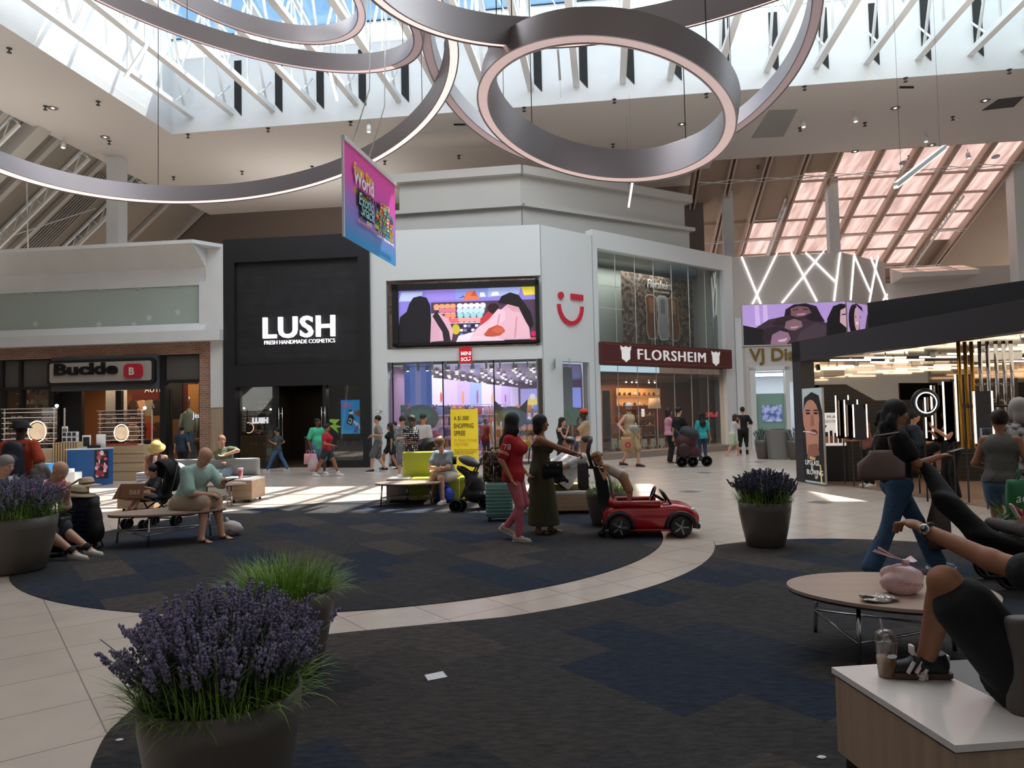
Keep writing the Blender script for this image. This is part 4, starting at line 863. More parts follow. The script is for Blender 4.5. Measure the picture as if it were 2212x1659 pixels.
# light boxes at the back: left run and rear
LB=vcmat('lightbox_ink',.75)
def lightbox(label,w,A,B,z0,z1,cols,figs):
    M=frame(A+Vector((0,0,z0)),B-A); L_=(B-A).length; H=z1-z0; t=thing('light_box',label,'light box',A+Vector((0,0,z0))); m=MB(M); m.box2((0,0,-.08),(L_,H,0)); m.build('housing',STEELW,t)
    pol=[]; n=len(cols)
    for i,c in enumerate(cols): pol.append((c,rect(L_*i/n,0,L_*(i+1)/n,H)))
    for (x,y,rx,ry,c) in figs: pol.append((c,circ(L_*x,H*y,rx,ry,14)))
    picture(M,pol,LB,t,'printed_film'); return t
lightbox('long run of lilac and blue light boxes along the left wall of the toy shop',WM,WM.P(sp+.9,-2.2,0),WM.P(sp+3.3,-14,0),2.0,3.0,['e8e4ff','d6c4f6','c9b4f0','9fb4f4','e6e0fa','d8c8f6','cbb6ee','e4d8fa'],[(.1,.3,.1,.2,'e0503c'),(.3,.35,.12,.28,'e8a040'),(.45,.4,.1,.3,'b0506a'),(.62,.35,.12,.25,'e0b050'),(.8,.4,.1,.2,'c03c50')])
lightbox('wide blue and lilac light box at the back right of the toy shop',WM,WM.P(sp+3.4,-14.5,0),WM.P(WM.L+1.5,-14.5,0),1.9,2.95,['b6b4f6','a8b4f8','b0a8f2','8fa8f4'],[(.2,.35,.3,.25,'f0e070'),(.2,.6,.15,.15,'f2f0f4'),(.75,.4,.14,.3,'8c5a8a'),(.75,.75,.1,.1,'f0c8a8')])
lightbox('tall blue tower poster inside the toy shop on the left',WM,WM.P(sp+.35,-.9,0),WM.P(sp+1.25,-1.1,0),1.9,3.4,['4a66b8','5f7cc8','8a90c8','5f7cc8','4a66b8'],[])
b=MB(WP.F()); b.box2((sc1+.05,-.6,.1),(sc1+.5,-.5,3.2)); struct(b.build('wall_pink_panel',mat('pink_panel','b87fb8',.6))); b=MB(WP.F()); b.box2((sc1+.5,-.9,.1),(WP.L-.3,-.8,3.2)); struct(b.build('wall_mint_panel',mat('mint_panel','9fc4b8',.6)))
# plush toys and boxes on shelves
TOYC=['d87a94','e8b8c8','8aa8d8','f0ece4','b98a5c','6c7fb8','c8a0d8','e0a050','7fbfb0','d8485c','f0d878','8a6a9a','4a4a5a']
protos=[]
def toyproto(kind,c):
    b=MB()
    if kind==0: b.ell((0,0,.1),(.09,.08,.1),10); b.ell((0,0,.22),(.075,.07,.07),10); b.ell((-.05,0,.29),(.025,.02,.03),6); b.ell((.05,0,.29),(.025,.02,.03),6); nm='plush_toy'
    elif kind==1: b.rbox((0,0,.12),(.16,.12,.24),.015); nm='toy_box'
    else: b.ell((0,0,.11),(.12,.1,.11),10); nm='plush_toy'
    return nm,b,mat('toy_'+c,c,.7)
meshes=[]
for c in TOYC:
    for kd in range(3): nm,b,m_=toyproto(kd,c); o=b.build(nm,m_); meshes.append((nm,o.data)); bpy.data.objects.remove(o)
def fill(w,s0_,s1_,d,zs,step,label,group,cat='toy',sc=1.,jit=.02,tilt=None):
    n=int((s1_-s0_)/step)
    for z in zs:
        run=rnd.randrange(len(meshes))
        for i in range(n):
            if rnd.random()<.3: run=rnd.randrange(len(meshes))
            nm,me=meshes[run]; o=bpy.data.objects.new(nm,me); COL.objects.link(o); o.location=w.P(s0_+(i+.5)*step,d+rnd.uniform(-jit,jit),z); o.scale=(sc,sc,sc); o.rotation_euler=(0,0,rnd.uniform(-.3,.3)); tag(o,label,cat,group)
WSH=mat('white_shelf','d8d0dc',.5)
shelfunit('toy_shelf','white toy shelf low in the right part of the toy shop window',WM,S(WM,1063),S(WM,1163),-.75,.15,4,.36,.35,WSH)
fill(WM,S(WM,1066),S(WM,1160),-.6,[.16+.36*k for k in range(4)],.19,'toy on the front right shelf of the toy shop','toys on the front right shelf')
shelfunit('toy_shelf','long white toy shelf at the back of the toy shop',WM,sp+3.4,WM.L+1.4,-14.,.1,4,.42,.35,WSH)
fill(WM,sp+3.4,WM.L+1.4,-13.85,[.12+.42*k for k in range(4)],.3,'toy on the long back shelf of the toy shop','toys on the long back shelf',sc=1.1)
shelfunit('toy_shelf','white toy shelf behind the yellow sign in the toy shop',WM,sp+1.5,sp+3.5,-3.6,.1,5,.38,.35,WSH)
shelfunit('toy_shelf','white toy shelf in the middle of the toy shop right of the yellow sign',WM,sp+3.7,WM.L+.6,-6.,.1,4,.4,.35,WSH)
fill(WM,sp+3.7,WM.L+.6,-5.85,[.12+.4*k for k in range(5)],.24,'toy on the middle shelf of the toy shop','toys on the middle shelf',sc=1.1)
for k in range(4): 
    for i in range(22): nm,me=meshes[rnd.randrange(len(meshes))]; o=bpy.data.objects.new(nm,me); COL.objects.link(o); o.location=WM.P(sp+1.1+i*.1,-2.4-i*.5,.45+.4*k); o.scale=(1.2,)*3; tag(o,'toy on the wall shelves under the left light boxes','toy','toys on the left wall shelves')
b=MB(WM.F()); 
for k in range(4): b.prism([(sp+.85,-2.2,.42+.4*k),(sp+1.25,-2.2,.42+.4*k),(sp+3.65,-13.8,.42+.4*k),(sp+3.2,-13.8,.42+.4*k)],(0,0,.03))
struct(b.build('trim_wall_shelves',WSH))
fill(WM,sp+1.5,sp+3.5,-3.45,[.12+.38*k for k in range(5)],.24,'toy on the shelf behind the yellow sign','toys on the shelf behind the yellow sign',sc=1.1)
shelfunit('toy_shelf','white shelf with plush toys at the left end of the toy shop window',WM,S(WM,856),S(WM,880),-.7,.15,4,.4,.3,WSH)
fill(WM,S(WM,857),S(WM,880),-.56,[.16+.4*k for k in range(5)],.17,'toy at the left end of the toy shop window','toys at the left end of the window')
shelfunit('toy_shelf','narrow white shelf in the small right pane of the toy shop',WP,sc1+.15,WP.L-.35,-.55,.1,3,.38,.3,WSH)
fill(WP,sc1+.17,WP.L-.37,-.42,[.12+.38*k for k in range(3)],.2,'toy in the small right pane of the toy shop','toys in the small right pane')
for (px,dz,r,c,lab,w) in ((905,1.55,.6,'8a9a98','big rounded grey and mint cut-out behind the toy shop glass on the left',WM),(1103,1.5,.5,'7f86b0','round blue-grey cut-out with dark points behind the toy shop glass',WM),(1250,1.5,.42,'84b89a','round green cut-out in the small right pane',WP)):
    s_=S(w,px); t=thing('window_cutout',lab,'cut-out',w.P(s_,-.3,dz-r)); b=MB(w.F()); b.prism([(s_+r*cos(pi*k/12),-.3,dz+r*.75*sin(pi*k/12)) for k in range(24)],(0,.03,0)); b.build('panel',mat('cut_'+c,c,.7),t)
    b=MB(w.F()); b.prism([(s_+r*.6*cos(pi*k/8),-.26,dz+.1+r*.35*sin(pi*k/8)) for k in range(16)],(0,.02,0)); b.build('inner_shape',mat('cut_mint','7fbaa8',.7),t)
    b=MB(w.F()); b.box2((s_-.04,-.33,0.1),(s_+.04,-.3,dz)); b.build('stand',WSH,t)
    if px==1103:
        for q in (-1,1): b=MB(w.F()); b.prism([(s_+q*r*.5,-.28,dz+r*.6),(s_+q*r*1.0,-.28,dz+r*.25),(s_+q*r*1.1,-.28,dz+r*1.2)],(0,.02,0)); b.build('point',mat('cut_dark','3a3338',.7),t)
# curb glass lights above window line
b=MB(WM.F()); 
for i in range(14): b.box2((sp+.05+i*.45,-.5,zsl-.3),(sp+.07+i*.45,-.1,zsl)); 
struct(b.build('trim_glass_fins',mat('fin_green','7f9a90',.3)))
# yellow sign
yl=fl(1012,1040); 
yw=1.05
YB=atY(975,1000,18.6); zt_=atY(1000,884,18.6).z; yx1=atY(1034,1000,18.6).x
t=thing('advert_sign','tall yellow freestanding sign reading a 1,000 dollar shopping spree','sign',((YB.x+yx1)/2,18.6,0)); b=MB(); b.box2((YB.x,18.55,0.02),(yx1,18.65,zt_)); b.build('panel',mat('yellow_board','f2d935',.5,emit=.12),t); b=MB(); b.box2((YB.x-.1,18.4,0),(yx1+.1,18.8,.02)); b.build('foot',STEELW,t)
yM=frame((YB.x,18.54,0),(1,0,0)); wd=yx1-YB.x
def yt(s,x,z,size,m_=INK,bold=0): text(s,yM@Matrix.Translation((wd*x,zt_-z,.0)),size,m_,t,bold=bold,ext=.003)

for i_,s_ in enumerate(('A $1,000','SHOPPING','SPREE')): textfit(s_,yM@Matrix.Translation((wd*.12,zt_-.30-.19*i_,0)),wd*(.55,.72,.42)[i_],.125,INK,t,ext=.003)
YD=mat('ink_ochre','d8b62a',.6); yt('IS THIS YOUR\nCENTER',.12,.84,.1,YD); yt('Be the first to know about new\nstores, deals and fun events,\nand be in to win $1,000!',.12,1.06,.05,mat('ink_olive','7a6a18',.6)); yt('Scan the QR\ncode or text\nSPREE to\ncomplete sign up',.55,1.28,.045,mat('ink_olive','7a6a18',.6))
# ---------------------------------------------------------------- shoe shop
zF=7.93; s0=S(WF,1296); s1=WF.L
zo1l=Z(WF,1296,541); zo1r=Z(WF,1568,583); zo1=(zo1l+zo1r)/2; a0=S(WF,1297); a1=S(WF,1570)
zb1=(Z(WF,1302,741)+Z(WF,1582,757))/2; zb0_=(Z(WF,1302,788)+Z(WF,1582,797))/2
b=MB(WF.F()); b.box2((0,-.3,0),(a0,.05,zF)); b.box2((a0,-.3,zo1),(a1,.05,zF)); b.box2((a1,-.3,0),(s1,.05,zF)); struct(b.build('wall_shoe_shopfront',WHT2))
b=MB(WF.F()); b.box2((a0,-1.8,zb1),(a1,-1.7,zo1)); b.box2((a0,-1.8,zo1),(a1,-.3,zo1+.1)); b.box2((a0-.1,-1.8,zb1),(a0,-.3,zo1)); b.box2((a1,-1.8,zb1),(a1+.1,-.3,zo1)); struct(b.build('wall_recess',mat('recess_greygreen','9aa09c',.6)))
b=MB(WF.F()); b.box2((a0,-.12,zb1),(a1,-.11,zo1)); struct(b.build('window_9',glassmat('tall_glass',(.92,.96,.95),.08,.9)))
b=MB(WF.F())
for k in range(1,7): s=a0+(a1-a0)*k/7; b.box2((s-.008,-.115,zb1),(s+.008,-.1,zo1)); b.box2((s-.008,-.115,.3),(s+.008,-.1,zb0_))
for z in (zb1+(zo1-zb1)*.62,zb1+(zo1-zb1)*.38): b.box2((a0,-.115,z-.008),(a0+1.4,-.1,z+.008))
struct(b.build('trim_glass_joints',mat('joint_white','c9cfcc',.4)))
t=thing('shop_sign','long maroon shop sign reading FLORSHEIM between two white shields','sign',WF.P(a0,.05,zb0_)); b=MB(WF.F()); b.box2((a0-.05,-.3,zb0_),(a1+.12,.25,zb1)); b.build('panel',mat('sign_maroon','572422',.5),t)
b=MB(WF.F()); b.box2((a0,.24,zb0_+.06),(a1+.07,.26,zb0_+.09)); b.box2((a0,.24,zb1-.09),(a1+.07,.26,zb1-.06)); b.build('trim_line',mat('sign_maroon_light','7a4038',.5),t)
q=WF.sz(1378,782,.26); q2=WF.sz(1524,785,.26); hh_=zb1-zb0_
FW_=mat('sign_letter_white','e9e6e4',.5,emit=.35)
textfit('FLORSHEIM',WF.M(q[0],.27,zb0_+hh_*.26),q2[0]-q[0],hh_*.5,FW_,t,ext=.02,spacing=1.15)
for px in (1352,1546):
    s=S(WF,px,775,.26); z=zb0_+hh_*.5; w_=.27; b=MB(WF.F()); b.prism([(s-w_,.26,z+.28),(s-w_*.5,.26,z+.22),(s,.26,z+.27),(s+w_*.5,.26,z+.22),(s+w_,.26,z+.28),(s+w_*.95,.26,z+.15),(s+w_*.8,.26,z+.1),(s+w_*.75,.26,z-.18),(s+w_*.3,.26,z-.24),(s,.26,z-.3),(s-w_*.3,.26,z-.24),(s-w_*.75,.26,z-.18),(s-w_*.8,.26,z+.1),(s-w_*.95,.26,z+.15)],(0,.02,0)); b.build('shield',FW_,t)
# big shoe poster
x0=S(WF,1345,700,-1.0); x1=S(WF,1498,700,-1.0); y1_=(Z(WF,1345,588,-1.)+Z(WF,1495,606,-1.))/2; t=thing('wall_poster','huge coffee bean poster with three upright shoes behind the upper glass','poster',WF.P(x0,-1.,zb1)); pM=WF.M(x0,-1.,zb1); pw=x1-x0; ph=y1_-zb1
m=MB(pM); m.box2((0,0,-.03),(pw,ph,0)); 
BEAN=mat('coffee_beans','4a3a32',.7,col2='8a7668',vscale=6,tex='voronoi'); m.build('sheet',BEAN,t)
rnd=random.Random(2); pol=[]
for i in range(330):
    x,y=rnd.uniform(.08,pw-.08),rnd.uniform(.08,ph-.08); a=rnd.uniform(0,180); c,s_=cos(radians(a)),sin(radians(a)); r1,r2=rnd.uniform(.06,.1),rnd.uniform(.04,.06)
    pol.append((rnd.choice(['7b6658','5d4a40','93806f','a8968a','453730']),[(x+c*r1*cos(q)-s_*r2*sin(q),y+s_*r1*cos(q)+c*r2*sin(q)) for q in [2*pi*k/8 for k in range(8)]]))
picture(pM,pol,PAINT,t,'bean_print',.0001)
pol=[]
def shoe2(cx,c1,c2,c3):
    w=pw*.085; y0,y1=ph*.12,ph*.74; tilt=.12
    f=lambda x,y:(cx+x+tilt*(y1-y)*.25,y)
    pol.append((c2,[f(-w,y0+.2*(y1-y0)),f(-w*.7,y0+.04),f(0,y0),f(w*.75,y0+.06),f(w*1.05,y0+.28*(y1-y0)),f(w*.85,y0+.55*(y1-y0)),f(w*.95,y1-.1),f(w*.5,y1),f(-w*.5,y1),f(-w*.95,y1-.12),f(-w*.85,y0+.55*(y1-y0))]))
    pol.append((c1,[f(-w*.8,y0+.22*(y1-y0)),f(-w*.5,y0+.1),f(0,y0+.07),f(w*.6,y0+.12),f(w*.85,y0+.3*(y1-y0)),f(w*.7,y0+.55*(y1-y0)),f(w*.78,y1-.14),f(w*.4,y1-.06),f(-w*.4,y1-.06),f(-w*.78,y1-.16),f(-w*.7,y0+.55*(y1-y0))]))
    pol.append((c3,[f(-w*.35,y0+.6*(y1-y0)),f(w*.35,y0+.6*(y1-y0)),f(w*.4,y1-.2),f(0,y1-.12),f(-w*.4,y1-.2)]))
shoe2(pw*.37,'8a4a38','c9b8a8','b87a50'); shoe2(pw*.53,'b8b8bc','e4e4e6','8f9092'); shoe2(pw*.68,'8a5a38','c0a890','c08a58')
picture(pM@Matrix.Translation((0,0,.05)),pol,PAINT,t,'shoe_print')
text('Florsheim',pM@Matrix.Translation((pw*.32,ph*.83,.06)),.46,mat('ink_pale','cfc8c0',.6),t,bold=.008,shear=.25,sx=.8); text('SHOE COMPANY',pM@Matrix.Translation((pw*.42,ph*.77,.06)),.12,mat('ink_pale','cfc8c0',.6),t)
# lower window + interior
b=MB(WF.F()); b.box2((a0,-.3,0),(a1+.1,.3,.22)); struct(b.build('wall_low_plinth',mat('plinth_taupe','8f8078',.6)))
b=MB(WF.F()); b.box2((a0,-.12,.22),(a1,-.11,zb0_)); struct(b.build('window_10',glassmat('shoe_glass',(.95,.95,.93),.09,.9)))
WFi=Wall(K4,K5); WFi.n=-VD
rlight('tall_window_light',WF,2.8,-.9,zo1-.15,130,(1,.97,.93),4.5,.8)
room('shoe_shop',WFi,a0-.05,a1+.1,4.5,2.95,mat('shoe_wall','8c5d40',.7),mat('shoe_floor','6b5648',.5),mat('shoe_ceiling','6a5a50',.7),d0=-.35)
rlight('shoe_shop_light',WFi,2.6,-2.4,2.8,120,(1,.72,.48),3,2)
b=MB(WFi.F()); b.box2((a1-1.9,-2.2,.22),(a1+.1,-2.1,2.9)); struct(b.build('wall_brown_partition',mat('brown_partition','4f3b33',.7)))
b=MB(WFi.F()); b.box2((a0+.1,-1.2,.22),(a0+.5,-1.1,2.4)); struct(b.build('wall_dark_display',DKF))
LITS=mat('lit_shelf','f2b878',.5,emit=.8)
t=thing('display_shelf','warm backlit shelf unit at the back of the shoe shop','shelf',WFi.P(a0+1.2,-3.8,0)); 
for k in range(5): b=MB(WFi.F()); b.box2((a0+.9,-4.1,.6+.42*k),(a0+3.6,-3.75,.63+.42*k)); b.build('shelf_board',mat('shelf_wood','b88a5a',.5),t)
b=MB(WFi.F()); b.box2((a0+.9,-4.2,1.9),(a0+3.6,-4.15,2.6)); b.build('back_panel',mat('lit_back','e8a868',.5,emit=.45),t)
def shoe_mesh():
    b=MB(); b.rbox((0,0,.015),(.1,.29,.03),.045); b.ell((0,.06,.05),(.045,.085,.035),10); b.ell((0,-.07,.065),(.045,.075,.055),10); return b
shoe_m=None; rnd=random.Random(4); SHC=['2a1d18','6a3f28','151516','b09060','4a4a50','e0dcd4']; sme=[]
for c in SHC: o=shoe_mesh().build('dress_shoe',mat('leather_'+c,c,.35)); sme.append(o.data); bpy.data.objects.remove(o)
def shoe_at(p,rz,label,grp): o=bpy.data.objects.new('dress_shoe',rnd.choice(sme)); COL.objects.link(o); o.location=p; o.rotation_euler=(0,0,rz); tag(o,label,'shoe',grp)
for k in range(5):
    for i in range(9): shoe_at(WFi.P(a0+1.05+.3*i,-3.85,.63+.42*k),rnd.uniform(-.3,.3),'dress shoe on the warm backlit shelves of the shoe shop','shoes on the backlit shelves')
for i in range(22): shoe_at(WFi.P(a0+.5+.235*i,-.5-.18*(i%2),.24+.0),rnd.uniform(-.6,.6)+AX,'dress shoe on the window floor of the shoe shop','shoes along the shoe shop window floor')
b=MB(WFi.F()); b.box2((a0,-1.0,.2),(a1,-.35,.24)); struct(b.build('floor_window_deck',mat('deck_grey','a8a29c',.5)))
for i,(ds,h) in enumerate(((.5,.42),(.85,.36),(2.1,.34),(2.6,.34),(3.1,.34))):
    t=thing('shoe_box',('%s patterned shoe display box on the shoe shop window deck'%('first','second','third','fourth','fifth')[i]) if 0 else 'mint and white patterned display box on the shoe shop window deck','box',WFi.P(a0+ds,-.85,.24),'patterned boxes on the shoe shop window deck'); b=MB(WFi.F()); b.box2((a0+ds,-.95,.24),(a0+ds+.3,-.75,.24+h)); b.build('carton',mat('box_pattern','9fc0ae',.6,col2='e8e4d8',vscale=9),t)
for (ds,z0,h,c,lab) in ((1.8,.24,.75,'c99a68','warm lit wooden display stand in the middle of the shoe shop window'),(1.2,.24,.5,'3a2d28','dark display stand in the shoe shop window near the entrance')):
    t=thing('display_stand',lab,'stand',WFi.P(a0+ds,-1.4,z0)); b=MB(WFi.F()); b.box2((a0+ds,-1.6,z0-.23),(a0+ds+.35,-1.3,z0+h)); b.build('box_body',mat('stand_'+c,c,.6),t)
    shoe_at(WFi.P(a0+ds+.17,-1.45,z0+h),AX,'dress shoe on a display stand in the shoe shop window','shoes on display stands')
t=thing('floor_lamp','lamp with a large cream drum shade inside the shoe shop','lamp',WFi.P(a0+2.95,-1.6,.012)); p=t.location; b=MB(); b.lathe([(.14,0),(.14,.03),(.015,.04),(.015,1.75)],12,p); b.build('pole',DSTEEL,t); b=MB(); b.lathe([(.26,1.72),(.2,2.12)],20,p); b.build('lamp_shade',mat('shade_cream','d9b48c',.7,emit=.35),t)
t=thing('sale_card','red sale card inside the shoe shop','card',WFi.P(a0+3.1,-1.3,.9)); b=MB(WFi.F()); b.box2((a0+3.1,-1.35,.26),(a0+3.12,-1.33,1.0)); b.box2((a0+3.0,-1.3,1.0),(a0+3.3,-1.28,1.6)); b.build('board',mat('card_red','b02a28',.6),t)
t=thing('sale_lettering','red percent-off lettering at the right end of the shoe shop window','lettering',WFi.P(a1-1.2,-.2,1.4)); text('50%off',WFi.M(a1-1.3,-.2,1.35),.28,mat('neon_red','d0303a',.5,emit=.5),t)
t=thing('tablet_display','small lit tablet on a stand in the shoe shop','screen',WFi.P(a0+1.7,-2.0,.9)); b=MB(WFi.F()); b.box2((a0+2.32,-2.05,.012),(a0+2.36,-2.01,1.4)); b.box2((a0+2.2,-2.06,1.4),(a0+2.42,-2.0,1.75)); b.build('case',DKF,t); b=MB(WFi.F()); b.box2((a0+2.22,-1.998,1.42),(a0+2.40,-1.99,1.73)); b.build('display',mat('tablet_glow','e8e0d8',.5,emit=1),t)
for i,px in enumerate((1362,1390,1412,1475,1505)):
    p=WFi.P(S(WFi,px,820,-1.),-1.,2.85); t=thing('track_spotlight','small bright spotlight above the shoe shop window display','spotlight',p,'spotlights of the shoe shop'); b=MB(); b.tube([p,p-Vector((0,0,.12))],.035,8); b.build('can',STEELW,t); b=MB(); b.ell(p-Vector((0,0,.13)),.035,8); b.build('lamp',SPOTM,t)
# ---------------------------------------------------------------- jeweller, crossed light lines
PATT=mat('pearl_mosaic','cfcac6',.5,var=.12,vscale=60)
b=MB(WV.F()); zV=7.92; o0=S(WV,1634); o1=S(WV,1698); zo=Z(WV,1665,800)
b.box2((0,-.3,zo),(WV.L,0,zV)); b.box2((0,-.3,0),(o0,0,zo)); b.box2((o1+.02,-.3,0),(S(WV,1706),0,zo)); struct(b.build('wall_jeweller_front',mat('warm_white','cfc8c2',.6)))
b=MB(WV.F()); zs1=Z(WV,1660,742); b.box2((S(WV,1614),.0,zo),(WV.L,.03,zs1)); b.box2((S(WV,1614),0,0),(S(WV,1627),.03,zo)); struct(b.build('wall_mosaic',PATT))
b=MB(WV.F()); b.box2((S(WV,1622),0,0),(S(WV,1634),.08,zo+.15)); b.box2((S(WV,1698),0,0),(S(WV,1707),.08,zo+.15)); b.box2((S(WV,1622),0,zo),(S(WV,1707),.08,zo+.18)); 
b.box2((S(WV,1700),-.15,zo-.5),(WV.L,.05,zo)); b.box2((WV.L-1.3,-.3,0),(WV.L,.05,zo)); b.box2((.05,0,0),(.32,.08,S(WV,1600)+5.2)); struct(b.build('trim_door_surround',WHT2))
b=MB(); n7=WW.n; b.prism([WW.P(0,0,0),WW.P(WW.L,0,0),WW.P(WW.L,-.3,0),WW.P(0,-.3,0)],(0,0,zV)); struct(b.build('wall_jeweller_side',MATS['warm_white']))
b=MB(WX.F()); b.box2((0,-.3,0),(WX.L,0,7.0)); b.prism([(.3,-.3,7.0),(.3,.0,7.0),(.3,1.1,7.05),(.3,1.1,7.25),(.3,-.3,7.7)],(3.0,0,0)); b.box2((3.2,-.3,7.0),(WX.L,0,7.55)); struct(b.build('wall_right_fascia',MATS['warm_white']))
LINEW=mat('light_line_white','ffffff',.5,emit=1.6)
def lline(w,p,q,label): 
    a=w.sz(*p,.03); c=w.sz(*q,.03); t=MB(w.F()); t.bar((a[0],.03,a[1]),(c[0],.03,c[1]),.055,.04,up=(0,1,0)); o=t.build('light_line',LINEW,loc=w.P(a[0],.03,a[1])); tag(o,label,'light line','crossed white light lines on the jeweller fascia')
zl_=[((1602,554),(1645,660)),((1679,546),(1624,660)),((1709,545),(1765,651)),((1780,542),(1689,655)),((1740,545),(1806,610)),((1815,545),(1802,650))]
for p,q in zl_: lline(WV,p,q,'white light line set in the fascia above the jeweller screen')
for p,q in (((1846,548),(1838,648)),((1846,552),(1880,630)),((1897,552),(1878,655)),((1881,555),(1918,650)),((1928,618),(1908,650))): lline(WW,p,q,'white light line set in the fascia above the jeweller screen')
# jeweller screen wraps
zt1=(Z(WV,1604,662,.1)+Z(WV,1830,650,.1))/2; zt0=(Z(WV,1606,745,.1)+Z(WV,1700,744,.1))/2
x0=S(WV,1605,700,.1); x1=WV.L
t=thing('video_wall','wide screen of smiling dark haired people wrapping the corner above the jeweller','screen',WV.P(x0,.05,zt0)); b=MB(WV.F()); b.box2((x0-.04,0,zt0-.05),(x1,.1,zt1+.04)); b.build('housing',MATS['warm_white'],t)
b=MB(WW.F()); b.box2((0,0,zt0-.05),(WW.L*.62,.1,zt1+.04)); b.build('side_housing',MATS['warm_white'],t)
pM=WV.M(x0,.105,zt0); pw=x1-x0; ph=zt1-zt0
def PT(*a): return [(pw*p,ph*q) for p,q in a]
def E(x,y,rx,ry,n=18): 
    return [(min(pw,max(0,pw*x+pw*rx*.42*cos(2*pi*k/n))),min(ph,max(0,ph*y+ph*ry*sin(2*pi*k/n)))) for k in range(n)]
pol=[('b79ad8',PT((0,0),(1,0),(1,1),(0,1)))]
for i in range(14): pol.append(('a488c8',PT((0,.5+.035*i),(1,.5+.035*i),(1,.512+.035*i),(0,.512+.035*i))))
for x in (.12,.2): pol.append(('cdb4e8',PT((x,.5),(x+.05,.5),(x+.04,1),(x,1))))
pol+=[('3a2834',PT((0,0),(0,.45),(.12,.42),(.25,.62),(.42,.7),(.62,.72),(.8,.5),(1,.5),(1,0))),('16121a',PT((0,0),(0,.5),(.2,.38),(.28,0))),
 ('20151e',PT((.4,.62),(.42,.86),(.5,.98),(.62,1),(.72,.92),(.76,.7),(.8,.52),(.66,.55),(.6,.66))),('75505c',PT((.47,.7),(.47,.88),(.55,.94),(.64,.9),(.67,.76),(.6,.68),(.52,.66))),('b08898',PT((.52,.74),(.62,.76),(.6,.71),(.54,.7))),('382430',PT((.49,.85),(.54,.87),(.54,.84),(.49,.83))),('382430',PT((.59,.87),(.64,.86),(.64,.83),(.59,.84))),
 ('2c1d26',PT((.28,.5),(.34,.66),(.46,.72),(.55,.64),(.57,.5),(.5,.4))),('80606c',PT((.4,.36),(.42,.56),(.5,.62),(.57,.56),(.58,.42),(.5,.33))),('b898a4',PT((.46,.42),(.55,.44),(.52,.39),(.47,.38))),
 ('2a1d28',PT((.18,.2),(.22,.4),(.34,.46),(.44,.36),(.46,.18),(.4,0),(.2,0))),('8a6880',PT((.26,0),(.28,.24),(.36,.34),(.44,.28),(.46,.12),(.42,0))),('c8a8bc',PT((.33,.1),(.43,.15),(.41,.07),(.35,.05))),
 ('453640',PT((.56,.3),(.7,.5),(.8,.44),(.86,0),(.5,0))),('120d12',PT((.8,.1),(.82,.6),(.88,.9),(.95,.96),(1,.94),(1,.05))),('c8a0b4',PT((.94,.5),(.95,.8),(1,.86),(1,.36))),('2a1a22',PT((.96,.7),(1,.71),(1,.68),(.96,.67)))]
picture(pM,pol,SCR,t,'screen_image',.0005)
pM=WW.M(0,.105,zt0); pw=WW.L*.6
pol=[('b79ad8',PT((0,0),(1,0),(1,1),(0,1))),('140e14',E(.25,.55,.5,.42)),('c8a0b4',E(.35,.6,.24,.3)),('f0e4ea',E(.35,.5,.1,.04)),('1a1218',E(.3,.66,.03,.03)),('1a1218',E(.48,.66,.03,.03)),('2a1c22',PT((.1,.8),(.35,.95),(.6,.8),(.55,.92),(.35,1),(.15,.92))),('3a2c34',PT((.6,.2),(1,.3),(1,.8),(.75,.75))),('8a6a7a',E(.85,.7,.14,.18))]
pol=[(c,[(min(max(x,0),pw),min(max(y,0),ph)) for x,y in pts]) for c,pts in pol]
picture(pM,pol,SCR,t,'side_image',.0005)
GOLD=mat('gold_letters','b8924e',.22,1.); q=WV.sz(1620,780,.06)
t=thing('shop_sign','gold metal letters starting VJ Dia above the jeweller door','sign',WV.P(q[0],.03,q[1])); text('VJ Diamonds',WV.M(q[0],.06,q[1]),.72,GOLD,t,ext=.03,bold=.01,spacing=1.0)
b=MB(WV.F()); b.box2((o0,-.2,1.15),(o1,-.15,Z(WV,1660,850))); b.box2((o0,-.2,.1),(o1,-.15,1.15)); tag(b.build('display_case_back',mat('mint_glass','8fb5a8',.3),loc=WV.P(o0,-.2,.1)),'mint panel behind the jeweller window','panel')
x0,y0,x1,y1=sb(WV,1647,875,1689,911,-.1); b=MB(WV.F()); b.box2((x0,-.16,y0),(x1,-.1,y1)); tag(b.build('jewellery_display',mat('jewel_blue','4a5a9a',.3,col2='a8b4d8',vscale=5,emit=.4),loc=WV.P(x0,-.1,y0)),'small lit display of blue jewels framed in the mint panel','display')
room('jeweller',WV,.6,WV.L-.1,4,3.3,mat('jewel_wall','b8bcc0',.6),None,mat('jewel_ceiling','c8ccd0',.5))
rlight('jeweller_light',WV,2.5,-2,3.2,110,(.9,.95,1),3,2)
for i in range(3): b=MB(WV.F()); b.bar((1.0,-.8-.9*i,3.1),(3.4,-1.1-.9*i,3.1),.06,.04); tag(b.build('ceiling_tube',mat('tube_cool','f0f4ff',.5,emit=3),loc=WV.P(1.0,-.8-.9*i,3.1)),'bright tube light on the jeweller ceiling','ceiling light','tubes on the jeweller ceiling')
